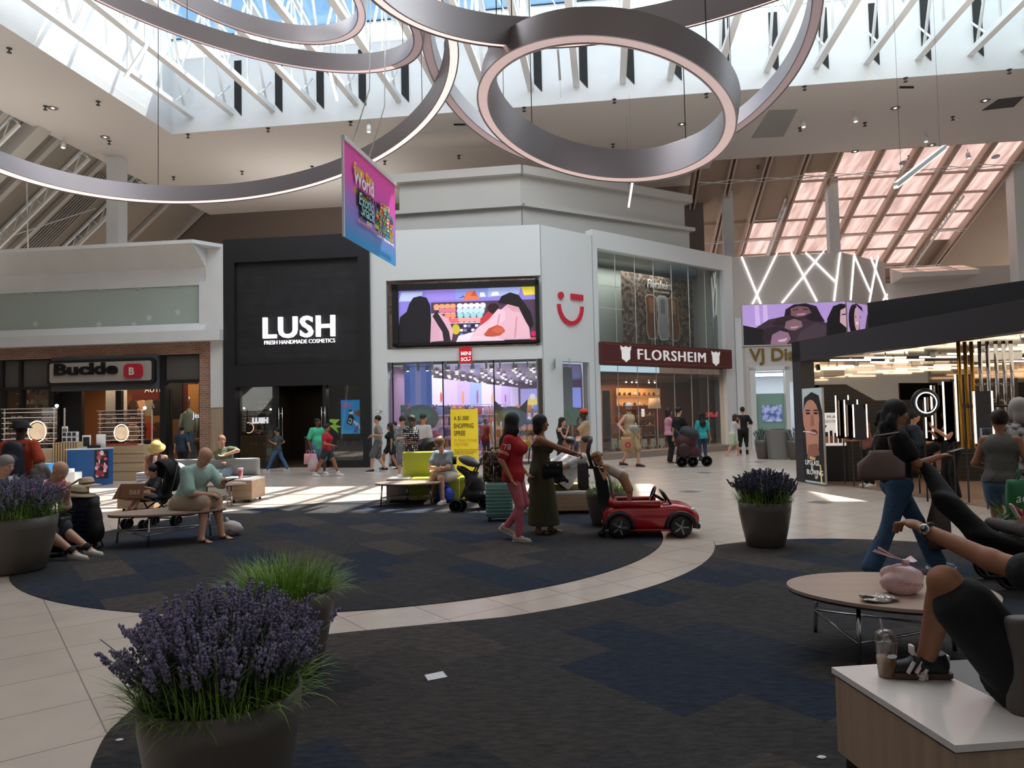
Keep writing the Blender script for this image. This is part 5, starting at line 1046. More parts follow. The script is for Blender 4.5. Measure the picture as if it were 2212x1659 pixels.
# ---------------------------------------------------------------- raised stepped box above the toy shop
F0=atY(865,600,25.3); F1=atY(1128,600,24.6); F2=atY(1483,600,28.4)
FA=Wall((F0.x,F0.y),(F1.x,F1.y)); FB=Wall((F1.x,F1.y),(F2.x,F2.y))
zc1=Z(FA,1000,370); zc0=zc1-.3; zm=(Z(FA,870,466)+Z(FA,1128,450))/2
b=MB()
for w,e0,e1 in ((FA,-.0,.0),(FB,0,.0)):
    for (z0,z1,d) in ((7.4,zm,.12),(zm,zm+.13,.3),(zm+.13,zc0,0.),(zc0,zc1,.25)):
        a=-(d if w is FA else 0); c=w.L+(d*.9 if w is FB else d*.3); w.panel(a,c,z0,z1,-1.2,d,b)
struct(b.build('wall_stepped_box',mat('box_white','c9c6c2',.75)))
struct(MB().box2((0,0,0),(0,0,0)).build('trim_a',WHT)) if 0 else None
# ================================================================ cosmetics kiosk at right (black canopy)
KA=(6.25,15.95); KB=(7.35,9.3)
WK=Wall(KA,KB)   # left face of the kiosk; outward normal points to image left
KX=WK.t; KN=WK.n
if KN.x>0: pass
kz1=3.08; kz0=2.63
def KP(s,d,z): return Vector((KA[0],KA[1],0))+KX*s+Vector((-KX.y,KX.x,0))*d+Vector((0,0,z))  # d into the kiosk (image right)
KI=Vector((-KX.y,KX.x,0))
def KF(): t=KX; n=KI; return Matrix(((t.x,n.x,0,KA[0]),(t.y,n.y,0,KA[1]),(0,0,1,0),(0,0,0,1)))
if KI.x<0: KI=-KI
def KP(s,d,z): return Vector((KA[0],KA[1],0))+KX*s+KI*d+Vector((0,0,z))
def KF(): t=KX; n=KI; return Matrix(((t.x,n.x,0,KA[0]),(t.y,n.y,0,KA[1]),(0,0,1,0),(0,0,0,1)))
kt=thing('makeup_kiosk','large black canopied makeup kiosk with mirrored ceiling at right','kiosk',KP(0,0,0))
b=MB(KF()); b.box2((0,0,0),(.32,.32,kz1)); b.box2((0,0,kz0),(8.5,.3,kz1)); b.box2((0,.3,kz0),(.3,7,kz1)); b.build('canopy_frame',mat('kiosk_black','26262a',.4),kt)
b=MB(); q=[(7.65,15.3),(9.35,12.9),(15.5,13.9),(14,16.5)]; b.prism([(x,y,kz1) for x,y in q],(0,0,.76)); b.build('upper_box',BLK,kt)
MIRC=mat('mirror_ceiling','6a625e',.12,.9)
b=MB(KF()); b.box2((.3,.3,kz0+.05),(8.5,7,kz0+.1)); b.build('mirror_ceiling',MIRC,kt)
LOUV=brickmat('black_slats','2a221f','241d1b','080707',4.,.09,.01,.5,plane='xz')
b=MB(KF()); b.box2((.15,.45,0.0),(.3,7.2,1.75)); b.prism([(.2,.45,1.75),(.2,1.8,1.75),(.2,1.1,2.12),(.2,.45,2.12)],(.08,0,0)); b.prism([(.2,3.2,1.75),(.2,7.0,1.75),(.2,7.0,2.1),(.2,4.2,2.1)],(.08,0,0)); b.build('slatted_wall',LOUV,kt)
b=MB(KF()); b.box2((.1,.4,1.75),(.18,7.2,kz0+.05)); b.box2((.1,7.2,0),(5,7.3,kz0+.05)); b.build('mirror_wall',mat('kiosk_mirror','b8aca0',.04,1.),kt)
b=MB(KF()); b.box2((.35,.35,.001),(8.5,7,.012)); b.build('deck',mat('kiosk_floor','8a7264',.45),kt)
light('kiosk_light','AREA',KP(3.5,3.2,kz0-.05),70,(1,.82,.62),4.5,4.5,target=KP(3.5,3.2,0))
TW=mat('kiosk_tube_warm','ffe6c4',.5,emit=5)
tb=None; rnd=random.Random(21)
for i in range(11):
    for j in range(5):
        if rnd.random()<.25: continue
        p=KP(.7+i*.72+rnd.uniform(-.15,.15),.6+j*1.25+rnd.uniform(-.2,.2),kz0-.06)
        if tb is None:
            tb=thing('ceiling_tube','warm light tube clipped under the mirrored kiosk ceiling','tube light',p,'warm tubes under the kiosk ceiling'); b=MB(); b.tube([p-KI*.45,p+KI*.45],.018,6); b.build('tube',TW,tb); b=MB(); b.tube([p,p+Vector((0,0,.1))],.012,5); b.build('bracket',CHR,tb)
        else: c=copytree(tb); c.location=p
sp_=None
for i in range(6):
    p=KP(.9+i*1.1,.95,kz0-.02)
    if sp_ is None: sp_=thing('kiosk_spotlight','small white spotlight under the kiosk canopy edge','spotlight',p,'white spotlights under the kiosk canopy'); b=MB(); b.tube([p,p+Vector((0,.03,-.12))],.05,8); b.build('can',WHT2,sp_)
    else: c=copytree(sp_); c.location=p
for i,(s,d) in enumerate(((2.6,2.2),(4.3,2.6))):
    b=MB(KF()); b.box2((s,d,kz0-.2),(s+.5,d+.6,kz0-.03)); tag(b.build('ceiling_box',WHT2,loc=KP(s,d,kz0-.2)),('first' if 0 else 'white air unit under the kiosk ceiling, '+('farther' if i==0 else 'nearer')+' of two'),'air unit')
# poster column on the left face and totem
pb=fl(1783,1033); 
t=thing('poster_panel','tall leaning makeup poster with a face and silver lip gloss at the kiosk corner','poster',KP(.4,-.02,.0))
A=fl(1756,1034); B=fl(1800,1040); A=KP(.42,-.05,0); B_=KP(1.15,-.05,0)
M=frame(A+Vector((0,0,.03)),KX); pw=.72; ph=2.0
m=MB(M); m.box2((0,0,-.05),(pw,ph,0)); m.build('panel',mat('poster_edge','b8b8b4',.4),t)
def PT(*a): return [(pw*p,ph*q) for p,q in a]
def E(x,y,rx,ry,n=16): return [(min(pw,max(0,pw*x+pw*rx*cos(2*pi*k/n))),min(ph,max(0,ph*y+ph*ry*sin(2*pi*k/n)))) for k in range(n)]
picture(M,[('a8b8bc',PT((0,0),(1,0),(1,1),(0,1))),('1a1618',PT((0,.02),(1,.02),(1,.75),(.85,.92),(.5,.96),(.1,.9),(0,.7))),('b07c68',E(.42,.68,.42,.2)),('b07c68',PT((.15,.3),(.75,.35),(.82,.62),(.1,.62))),('8a5848',PT((.15,.25),(.8,.3),(.7,.42),(.25,.4))),('1c1416',E(.28,.735,.12,.012)),('1c1416',E(.68,.735,.12,.012)),('2a1a18',E(.28,.765,.15,.008)),('2a1a18',E(.68,.765,.15,.008)),('8f5f50',PT((.44,.72),(.54,.72),(.6,.6),(.38,.6))),('5a2c30',E(.55,.535,.19,.03)),('c89090',E(.55,.525,.13,.012)),('d8d4dc',PT((0,.535),(.5,.53),(.5,.54),(0,.545))),('c9a878',PT((.3,.28),(.6,.27),(.55,.24),(.28,.25))),('d8c070',PT((.82,.0),(.9,.0),(.84,.2),(.78,.2)))],vcmat('poster_ink_lit',.25),t,'poster_print',.0005)
pwht=mat('ink_white_soft','e8e6e2',.6,emit=.3)
for s_,yy,sz_,xx in (('LIPGLASS',.19,.15,.12),('IS',.14,.13,.42),('BLOWING',.09,.15,.18),('UP',.05,.1,.6)): text(s_,M@Matrix.Translation((pw*xx,ph*yy,.04)),sz_,pwht,t,ext=.002,sx=.85)
t=thing('totem_sign','black freestanding totem with a lit white panel of foundation bottles','sign',fl(1799,1040))
tp=t.location; TM=frame((tp.x-.28,tp.y,0),Vector((1,-.25,0)))
m=MB(TM); m.box2((0,.04,-.35),(.58,1.52,0)); m.box2((-.15,0,-.5),(.85,.04,.1)); m.build('body',BLK,t)
m=MB(TM); m.box2((.02,.78,0),(.56,1.5,.01)); m.build('panel',mat('lit_panel','f2eeea',.5,emit=.45),t)
pw,ph=.54,.72; PM=TM@Matrix.Translation((.02,.78,.01))
pol=[]
for i,(c,h) in enumerate((('c89878',.24),('a87050',.27),('8a5840',.22),('4a3028',.24),('d8b090',.2))):
    x=.12+.09*i; pol+= [(c,rect(x,.06,x+.065,.06+h*.6)),('1a1618',rect(x+.005,.06+h*.6,x+.06,.06+h))]
pol.append(('2a2420',[(.05,.3),(.07,.29),(.16,.44),(.14,.46)]))
picture(PM,pol,PAINT,t,'bottle_print',.0005); text('M-A-C',PM@Matrix.Translation((.17,.6,.005)),.09,INK,t,ext=.002,sx=1.1); text('STUDIO RADIANCE\nSERUM FOUNDATION',PM@Matrix.Translation((.12,.54,.005)),.035,INK,t,ext=.002)
# backdrop, mirrors, counters
bd=KP(1.0,3.1,0.012); t=thing('photo_backdrop','dark brown photo backdrop printed with rows of small logos','backdrop',bd); BM=frame(bd,Vector((1,-.1,0))); m=MB(BM); m.box2((0,.0,-.04),(1.35,2.15,0)); m.build('panel',mat('backdrop_brown','2c201d',.7),t)
for r in range(6):
    text('MAC  MAC  MAC  MAC',BM@Matrix.Translation((.08,2.0-.35*r,.005)),.085,mat('ink_grey','b8b0ac',.6),t,ext=.002,sx=1.25)
LMIR=mat('vertical_led','ffe8cc',.5,emit=2.2)
def mirror_stand(p,label,h=1.9,gold=False,face=(1,-.3,0)):
    t=thing('makeup_mirror',label,'mirror',p,'lit makeup mirrors in the kiosk'); M=frame(p,face); m=MB(M); m.box2((-.11,.95,-.02),(.11,h,.0)); m.build('glass',mat('mirror_dark','55504e',.05,1.),t)
    for x in (-.13,.11): m=MB(M); m.box2((x,1.0,-.02),(x+.02,h,.02)); m.build('light_strip',LMIR,t)
    m=MB(M); m.box2((-.012,0,-.02),(.012,.95,.0)); m.build('post',DSTEEL,t); return t
for i,(px,py,Yd,hh2) in enumerate(((1824,1000,15.0,1.85),(1843,1000,14.6,1.75),(1862,1000,14.2,1.65),(2020,1000,13.2,1.75),(2035,1000,12.6,1.95),(2062,1000,12.3,2.0),(2090,1000,11.8,2.1),(2130,1000,11.,1.8))):
    q=atY(px,py,Yd); mirror_stand(Vector((q.x,q.y,.012)),'upright makeup mirror edged with warm light strips, '+('left group beside the totem' if i<3 else 'right group behind the red haired artist'),hh2)
for i,px in enumerate((2082,2096,2110,2128,2145,2163,2180,2196)):
    q=atY(px,1000,11.6); b=MB(); b.tube([(q.x,q.y,.9 if i<3 else 1.3),(q.x,q.y,kz0)],.03,6); o=b.build('hanging_rod',mat('gold_rod','b8862e',.3,.8) if i<3 else CHR,loc=(q.x,q.y,kz0)); tag(o,('gold' if i<3 else 'chrome')+' rod hanging in a row at the right of the kiosk','rod','gold rods in the kiosk' if i<3 else 'chrome rods in the kiosk')
q=atY(1998,870,12.0); t=thing('ring_mirror','round black mirror with a glowing ring above the makeup chair','mirror',(q.x,q.y,q.z)); b=MB(); b.tube([(q.x+.2*cos(a*pi/12),q.y,q.z+.2*sin(a*pi/12)) for a in range(24)],.045,6,closed=True); b.build('rim',BLK,t); b=MB(); b.tube([(q.x+.17*cos(a*pi/12),q.y-.045,q.z+.17*sin(a*pi/12)) for a in range(24)],.008,5,closed=True); b.build('light_ring',mat('cool_ring','f0f4ff',.5,emit=4),t); b=MB(); b.tube([(q.x,q.y+.05,.012),(q.x,q.y+.05,q.z)],.015,6); b.build('post',DKF,t)
# counters
def kcounter(px,py,w,d,h,label,rz=-.15):
    p=fl(px,py); t=thing('makeup_counter',label,'counter',(p.x,p.y+d/2,0)); c=t.location; b=MB(); b.box(c+Vector((0,0,h/2+.01)),(w,d,h-.02),rz=rz); b.build('body',LOUV,t); b=MB(); b.box(c+Vector((0,0,h)),(w+.04,d+.04,.03),rz=rz); b.build('worktop',mat('counter_black_top','1a1715',.2),t); b=MB(); b.box(c+Vector((0,-d/2-.01,h*.62)),(w*.98,.02,.015),rz=rz); b.build('trim_line',DSTEEL,t); return t
kc=kcounter(2112,1040,1.05,.7,.95,'black slatted makeup counter behind the woman in denim shorts')
kcounter(1868,1022,.9,.6,.85,'black makeup counter behind the long haired woman',0)
c=kc.location
for i,(dx,col,h) in enumerate(((-.42,'e8dcc4',.14),(-.34,'e8dcc4',.14),(-.24,'d8ccb4',.16),(-.15,'c8b8a0',.15),(.15,'3a3a40',.13))): b=MB(); p=c+Vector((dx,-.2,.97)); b.lathe([(.03,0),(.03,h),(.0,h)],10,p); tag(b.build('product_tube',mat('tubecol_'+col,col,.4),loc=p),('dark' if i==4 else 'cream')+' makeup tube standing on the black slatted counter','makeup','makeup tubes on the black counter' if i<4 else None)
t=thing('cosmetic_box','black square box on the slatted makeup counter','box',c+Vector((-.0,-.15,.967))); b=MB(); b.box(c+Vector((0,-.15,1.05)),(.16,.14,.16)); b.build('carton',BLK2,t)
t=thing('disc_mirror','flat round black disc shade raised above the makeup counter','mirror',atY(2130,880,11.5)); q=t.location; b=MB(); b.lathe([(.3,0),(.32,.02),(.3,.04)],24,q,sy=.9); b.build('disc',BLK2,t); b=MB(); b.tube([(q.x,q.y,.012),q],.015,6); b.build('post',DSTEEL,t)
t=thing('brush_holder','clear holder of makeup brushes hanging beside the counter','brushes',atY(2130,940,11.0)); q=t.location; b=MB(); b.box(q+Vector((0,0,0)),(.16,.05,.22)); b.build('pouch',mat('brush_pouch','8a98b0',.4),t)
for i in range(6): b=MB(); b.tube([q+Vector((-.06+.025*i,-.03,-.08)),q+Vector((-.06+.025*i,-.03,.1))],.007,5); b.build('brush',BLK2,t)
# makeup chair
q=fl(1975,1040); t=thing('makeup_chair','tall black makeup chair under the seated woman in the kiosk','chair',(q.x,13.0,.012)); c=Vector((atY(1975,1000,13.0).x,13.0,.012)); t.location=c
b=MB(); b.rbox(c+Vector((0,0,.68)),(.45,.45,.08),.04); b.build('seat',BLK2,t); b=MB(); b.box(c+Vector((-.22,.0,1.0)),(.05,.42,.5)); b.build('backrest',BLK2,t)
for dx in (-.18,.18):
    for dy in (-.18,.18): b=MB(); b.tube([c+Vector((dx,dy,0)),c+Vector((dx,dy,.65))],.015,6); b.build('leg',DSTEEL,t)
# ================================================================ sunglasses kiosk (left)
def rack(px0,px1,py1,Yd,label,z0,z1,n,ringpx,lamp=True):
    a=atY(px0,900,Yd); c=atY(px1,900,Yd); w=c.x-a.x; t=thing('sunglasses_rack',label,'rack',((a.x+c.x)/2,Yd,0)); b=MB()
    for x in (a.x,c.x,c.x+.28 if lamp else c.x-.25): b.box((x,Yd,(z1+z0)/2),(.03,.03,z1-z0))
    b.box(((a.x+c.x)/2,Yd,z1),(w+.05,.25,.02)); b.build('post_frame',mat('acrylic_edge','b8aea8',.3),t)
    b=MB(); b.box(((a.x+c.x)/2,Yd+.14,(z0+z1)/2),(w,.01,z1-z0)); b.build('back_panel',glassmat('rack_back',(.85,.8,.78),.08,.75),t)
    SH=mat('acrylic_shelf','e8ded4',.3,emit=.25)
    for k in range(n):
        z=z0+(z1-z0-.1)*k/(n-1); b=MB(); b.box(((a.x+c.x)/2,Yd,z),(w,.22,.012)); b.build('shelf',SH,t)
    if ringpx:
        q=atY(ringpx[0],ringpx[1],Yd-.15); r=ringpx[2]; b=MB(); b.tube([(q.x+r*cos(k*pi/14),Yd-.15,q.z+r*1.15*sin(k*pi/14)) for k in range(28)],.014,6,closed=True); b.build('light_ring',mat('warm_ring','ffd8b8',.5,emit=1.8),t)
        b=MB(); b.lathe([(0,0),(r*.92,0.001)],24,(q.x,Yd-.14,q.z),R=Matrix.Rotation(pi/2,3,'X')); b.build('mirror',mat('rack_mirror','a8b0ac',.08,1.),t)
    if lamp: b=MB(); b.ell((c.x+.1,Yd-.05,z1+.06),.045,8); b.build('lamp',mat('bright_lamp','fff4e8',.5,emit=12),t)
    return a.x,c.x,t
GLC=['1a1a1c','4a2f22','7a3030','2a3a5a','b8a080','8a8a90']; gl=[]
for c in GLC:
    b=MB(); 
    for s_ in (-1,1): b.lathe([(0,0),(.026,0),(.024,.006)],8,(s_*.033,0,.022),R=Matrix.Rotation(pi/2,3,'X')); b.box((s_*.062,.05,.026),(.006,.1,.006))
    b.box((0,0,.03),(.02,.006,.006)); o=b.build('sunglasses',mat('lens_'+c,c,.15,spec=.8)); gl.append(o.data); bpy.data.objects.remove(o)
def glasses(x0,x1,Yd,zs,lab,grp):
    n=int((x1-x0)/.17)
    for z in zs:
        for i in range(n):
            o=bpy.data.objects.new('sunglasses',rnd.choice(gl)); COL.objects.link(o); o.location=(x0+.09+i*.17,Yd-.04,z+.008); o.rotation_euler=(0,0,rnd.uniform(-.1,.1)); tag(o,lab,'sunglasses',grp)
Y1=19.2; z0a,z1a=.95,atY(100,882,Y1).z
xa,xb,t1=rack(10,117,0,Y1,'left sunglasses rack with a full glowing ring mirror',z0a,z1a,8,(80,932,.24))
glasses(xa,xb,Y1,[z0a+(z1a-z0a-.1)*k/7 for k in range(7)],'pair of sunglasses on the left kiosk rack','sunglasses on the left rack')
Y2=20.2; z0b,z1b=1.0,atY(260,887,Y2).z
xc,xd,t2=rack(216,307,0,Y2,'right sunglasses rack with a half glowing ring',z0b,z1b,8,(262,935,.2))
glasses(xc,xd,Y2,[z0b+(z1b-z0b-.1)*k/7 for k in range(7)],'pair of sunglasses on the right kiosk rack','sunglasses on the right rack')
def cab(x0,x1,y0,y1,z1,label,m,name='cabinet',rows=0,z0=0.):
    t=thing(name,label,'cabinet',((x0+x1)/2,(y0+y1)/2,z0)); b=MB(); b.box2((x0,y0,z0),(x1,y1,z1)); b.build('body',m,t)
    for k in range(rows): zz=z0+(z1-z0)*k/rows; b=MB(); b.box2((x0+.01,y0-.02,zz+.012),(x1-.01,y0,zz+(z1-z0)/rows-.012)); b.build('drawer',m,t)
    return t
PLY=wood('pale_ply','c4ae92','b89f80',.5); BLUE=mat('kiosk_blue','1f5c9e',.5); SKYB=mat('kiosk_sky_blue','4a90c8',.5)
xl=lambda px,Yd: atY(px,1000,Yd).x
cab(xl(213,Y2),xl(318,Y2),Y2-.15,Y2+.35,.98,'pale wooden drawer cabinet under the right sunglasses rack',PLY,rows=4)
cab(xl(-30,Y1),xl(118,Y1),Y1-.12,Y1+.35,.93,'pale wooden cabinet under the left sunglasses rack',PLY)
SLT=brickmat('vertical_slats','d8b98c','cfae80','4a3a2c',.07,3.,.012,.6,plane='xz',offset=0)
cab(xl(124,19.3),xl(178,19.3),19.1,19.5,1.12,'slatted wooden cabinet between the two sunglasses racks',SLT)
t=cab(xl(160,18.9),xl(235,18.9),18.6,19.1,.93,'bright blue kiosk counter with a colourful picture panel',BLUE,'counter'); b=MB(); b.box2((xl(160,18.9)-.02,18.55,.93),(xl(236,18.9),19.12,.96)); b.build('worktop',WHT2,t)
pM=frame((xl(205,18.6),18.59,.18),(1,0,0)); b=MB(pM); b.box2((0,0,0),(.36,.72,.01)); b.build('picture_panel',DKF,t)
pol=[]; 
for i in range(26): pol.append((rnd.choice(['d84aa0','e8a0b8','8a4ac0','c8607a','3a4ab8','f0c8d0','a03048','7a5a4a']),circ(rnd.uniform(.06,.3),rnd.uniform(.06,.66),rnd.uniform(.02,.06),rnd.uniform(.03,.07),9)))
picture(pM@Matrix.Translation((0,0,.01)),pol,PAINT,t,'panel_print',.0008)
t=cab(xl(60,18.2),xl(116,18.2),18.,18.4,.62,'sky blue kiosk panel with white script lettering',SKYB,'advertising_board'); text('sun',frame((xl(84,18.),17.985,.46),(1,0,0)),.16,WH,t,shear=.3)
for i,(a,c,h,lab) in enumerate(((124,154,.52,'taller white plinth in front of the slatted cabinet'),(154,170,.44,'shorter white plinth beside the blue counter'))): t=thing('plinth',lab,'plinth',(xl((a+c)/2,17.4),17.4,0)); b=MB(); b.rbox((xl((a+c)/2,17.4),17.4,h/2),(xl(c,17.4)-xl(a,17.4),.3,h),.02); b.build('body',WHT2,t)
def slab_item(name,label,cat,x,y,z,w,d,h,m,det=None):
    t=thing(name,label,cat,(x,y,z)); b=MB(); b.rbox((x,y,z+h/2),(w,d,h),.01); b.build('body',m,t)
    if det: b=MB(); b.box2((x-w*.38,y-d/2-.006,z+h*.14),(x+w*.38,y-d/2,z+h*.86)); b.build('display',det,t)
    return t
ZT=.96
slab_item('payment_tablet','white framed tablet with a dark screen on the blue counter','tablet',xl(187,18.8),18.8,ZT,.22,.03,.34,WHT2,mat('tablet_dark','2a2a2e',.2))
slab_item('payment_tablet','white tablet turned with its back to view beside the sunglasses rack','tablet',xl(218,18.8),18.8,ZT+.02,.24,.03,.34,WHT2)
slab_item('display_card','white card with a black loop earpiece above the slatted cabinet','card',xl(140,19.2),19.2,1.12,.16,.02,.42,WHT2,mat('card_mark','6a6460',.6))
for i in range(6): slab_item('sunglasses_box','small white box with sunglasses on the kiosk cabinet','box',xl(128,19.2)+.0+.13*(i%3)+.2,19.15,1.12+.14*(i//3),.12,.12,.135,WHT2,mat('box_lens','303034',.3))['group']='white boxes on the kiosk cabinet'
slab_item('card_reader','black card reader on the blue counter','card reader',xl(203,18.75),18.75,ZT,.3,.12,.07,DKF)
slab_item('tray','red tray lying on the wooden cabinet under the right rack','tray',xl(262,20.05),20.1,.99,.9,.15,.03,mat('red_tray','c8452e',.5))
# ================================================================ signed-distance figures
class SDF:
    def __init__(s,vox): s.v=vox; s.pr=[]
    def cone(s,a,b,ra,rb,k=.02,flat=None,sub=False,op=None): s.pr.append(('c',np.array(a,float),np.array(b,float),ra,rb,k,flat,sub)); return s
    def ell(s,c,r,R=None,k=.02,sub=False): s.pr.append(('e',np.array(c,float),np.array(r,float),None if R is None else np.array(R,float),0,k,None,sub)); return s
    def cut(s,p,n): s.pr.append(('p',np.array(p,float),np.array(n,float),0,0,0,None,True)); return s  # keep side where n.(x-p)<0
    def mesh(s):
        lo=np.full(3,1e9); hi=-lo
        for q in s.pr:
            if q[0]=='p' or q[7]: continue
            if q[0]=='c': m=max(q[3],q[4]); lo=np.minimum(lo,np.minimum(q[1],q[2])-m); hi=np.maximum(hi,np.maximum(q[1],q[2])+m)
            else: m=max(q[2]); lo=np.minimum(lo,q[1]-m); hi=np.maximum(hi,q[1]+m)
        v=s.v; lo=lo-3*v; n=np.ceil((hi+3*v-lo)/v).astype(int)+1
        F=np.full(n,.5,np.float32)
        ax=[lo[i]+v*np.arange(n[i]) for i in range(3)]
        for q in s.pr:
            if q[0]=='p':
                X,Y,Z=np.meshgrid(*ax,indexing='ij',sparse=True); d=(X-q[1][0])*q[2][0]+(Y-q[1][1])*q[2][1]+(Z-q[1][2])*q[2][2]; F=np.maximum(F,d.astype(np.float32)); continue
            k=q[5]; pad=k+4*v
            if q[0]=='c': m=max(q[3],q[4])+pad; l=np.minimum(q[1],q[2])-m; h=np.maximum(q[1],q[2])+m
            else: m=max(q[2])+pad; l=q[1]-m; h=q[1]+m
            i0=np.clip(((l-lo)/v).astype(int),0,n); i1=np.clip(((h-lo)/v).astype(int)+2,0,n)
            if (i1<=i0).any(): continue
            sl=tuple(slice(i0[i],i1[i]) for i in range(3))
            X,Y,Z=np.meshgrid(*[ax[i][sl[i]] for i in range(3)],indexing='ij',sparse=True)
            if q[0]=='c':
                a,b=q[1],q[2]; ab=b-a; L=max(ab@ab,1e-9)
                x,y,z=X-a[0],Y-a[1],Z-a[2]
                if q[6] is not None:
                    fx,ff=q[6]; fx=np.array(fx,float); fx/=np.linalg.norm(fx); g=(x*fx[0]+y*fx[1]+z*fx[2])*(1/ff-1)
                    gb=(ab@fx)*(1/ff-1); x,y,z=x+g*fx[0],y+g*fx[1],z+g*fx[2]; ab=ab+gb*fx; L=max(ab@ab,1e-9)
                t=np.clip((x*ab[0]+y*ab[1]+z*ab[2])/L,0,1)
                d=np.sqrt((x-t*ab[0])**2+(y-t*ab[1])**2+(z-t*ab[2])**2)-(q[3]+(q[4]-q[3])*t)
                if q[6] is not None: d=d*max(q[6][1],.6) if q[6][1]<1 else d
            else:
                x,y,z=X-q[1][0],Y-q[1][1],Z-q[1][2]
                if q[3] is not None: R=q[3]; x,y,z=(R[0][0]*x+R[1][0]*y+R[2][0]*z,R[0][1]*x+R[1][1]*y+R[2][1]*z,R[0][2]*x+R[1][2]*y+R[2][2]*z)
                r=q[2]; k0=np.sqrt((x/r[0])**2+(y/r[1])**2+(z/r[2])**2); k1=np.sqrt((x/r[0]**2)**2+(y/r[1]**2)**2+(z/r[2]**2)**2)+1e-9; d=k0*(k0-1)/k1
            d=d.astype(np.float32); f=F[sl]
            if q[7]: h_=np.clip(.5-.5*(f+d)/max(k,1e-6),0,1); F[sl]=f*(1-h_)+(-d)*h_+k*h_*(1-h_)
            else: h_=np.clip(.5+.5*(f-d)/max(k,1e-6),0,1); F[sl]=f*(1-h_)+d*h_-k*h_*(1-h_)
        # surface nets
        S=F<0; c=np.zeros(np.array(n)-1,np.int8)
        for i in (0,1):
            for j in (0,1):
                for k in (0,1): c+=S[i:n[0]-1+i,j:n[1]-1+j,k:n[2]-1+k]
        act=np.argwhere((c>0)&(c<8)); 
        if len(act)==0: return [],[]
        idx=-np.ones(c.shape,np.int64); idx[tuple(act.T)]=np.arange(len(act))
        P=np.zeros((len(act),3)); W_=np.zeros(len(act))
        cor=[(i,j,k) for i in (0,1) for j in (0,1) for k in (0,1)]
        for a_ in cor:
            for d_ in range(3):
                if a_[d_]: continue
                b_=list(a_); b_[d_]=1
                fa=F[tuple((act+a_).T)]; fb=F[tuple((act+b_).T)]; m=(fa<0)!=(fb<0); t=np.where(m,fa/(fa-fb+1e-12),0)
                p=np.array(a_,float)[None,:].repeat(len(act),0); p[:,d_]+=t; P+=p*m[:,None]; W_+=m
        P=lo+(act+P/W_[:,None])*v
        fs=[]
        for d_ in range(3):
            sl0=[slice(0,n[i]) for i in range(3)]; sl1=list(sl0); sl0[d_]=slice(0,n[d_]-1); sl1[d_]=slice(1,n[d_])
            A=S[tuple(sl0)]; B=S[tuple(sl1)]; e=np.argwhere(A!=B); 
            o=[i for i in range(3) if i!=d_]; e=e[(e[:,o[0]]>0)&(e[:,o[1]]>0)&(e[:,o[0]]<n[o[0]]-1)&(e[:,o[1]]<n[o[1]]-1)]
            u=np.zeros(3,int); w=np.zeros(3,int); u[o[0]]=1; w[o[1]]=1
            q=[idx[tuple((e-u-w).T)],idx[tuple((e-w).T)],idx[tuple(e.T)],idx[tuple((e-u).T)]]
            fl_=A[tuple(e.T)]; 
            if d_==1: fl_=~fl_
            Q=np.stack(q,1); Q[~fl_]=Q[~fl_][:,::-1]; fs.append(Q)
        return P,np.concatenate(fs)
    def build(s,name,m,parent):
        P,f=s.mesh(); me=bpy.data.meshes.new(name); off=np.array(rootloc(parent)) if parent is not None else 0
        if len(P): 
            me.vertices.add(len(P)); me.vertices.foreach_set('co',(P-off).astype(np.float32).ravel()); k=len(f)
            me.loops.add(4*k); me.loops.foreach_set('vertex_index',f.ravel().astype(np.int32)); me.polygons.add(k); me.polygons.foreach_set('loop_start',np.arange(0,4*k,4,dtype=np.int32)); me.polygons.foreach_set('loop_total',np.full(k,4,np.int32))
            me.polygons.foreach_set('use_smooth',[True]*k); me.update(); me.validate()
        me.materials.append(m); o=bpy.data.objects.new(name,me); COL.objects.link(o); o.parent=parent; return o
SKINS={'light':'c99a80','mid':'b07c5c','tan':'97654a','dark':'5a3a2a','deep':'3d271e','pale':'d6a690'}
def skin(k): return mat('skin_'+k,SKINS[k],.55,spec=.35)
def nrm(v): v=np.array(v,float); return v/max(np.linalg.norm(v),1e-9)
def ik(a,b,l1,l2,pole):
    a,b=np.array(a,float),np.array(b,float); d=b-a; L=np.linalg.norm(d); L2=min(max(L,abs(l1-l2)+.01),(l1+l2)*.998)
    d=d/max(L,1e-6); b=a+d*L2; x=(l1*l1-l2*l2+L2*L2)/(2*L2); h=sqrt(max(l1*l1-x*x,0)); p=np.array(pole,float); p=p-d*(p@d); p=nrm(p)
    return a+d*x+p*h, b
def rotm(ax,deg):
    return np.array(Matrix.Rotation(radians(deg),3,Vector(ax)))
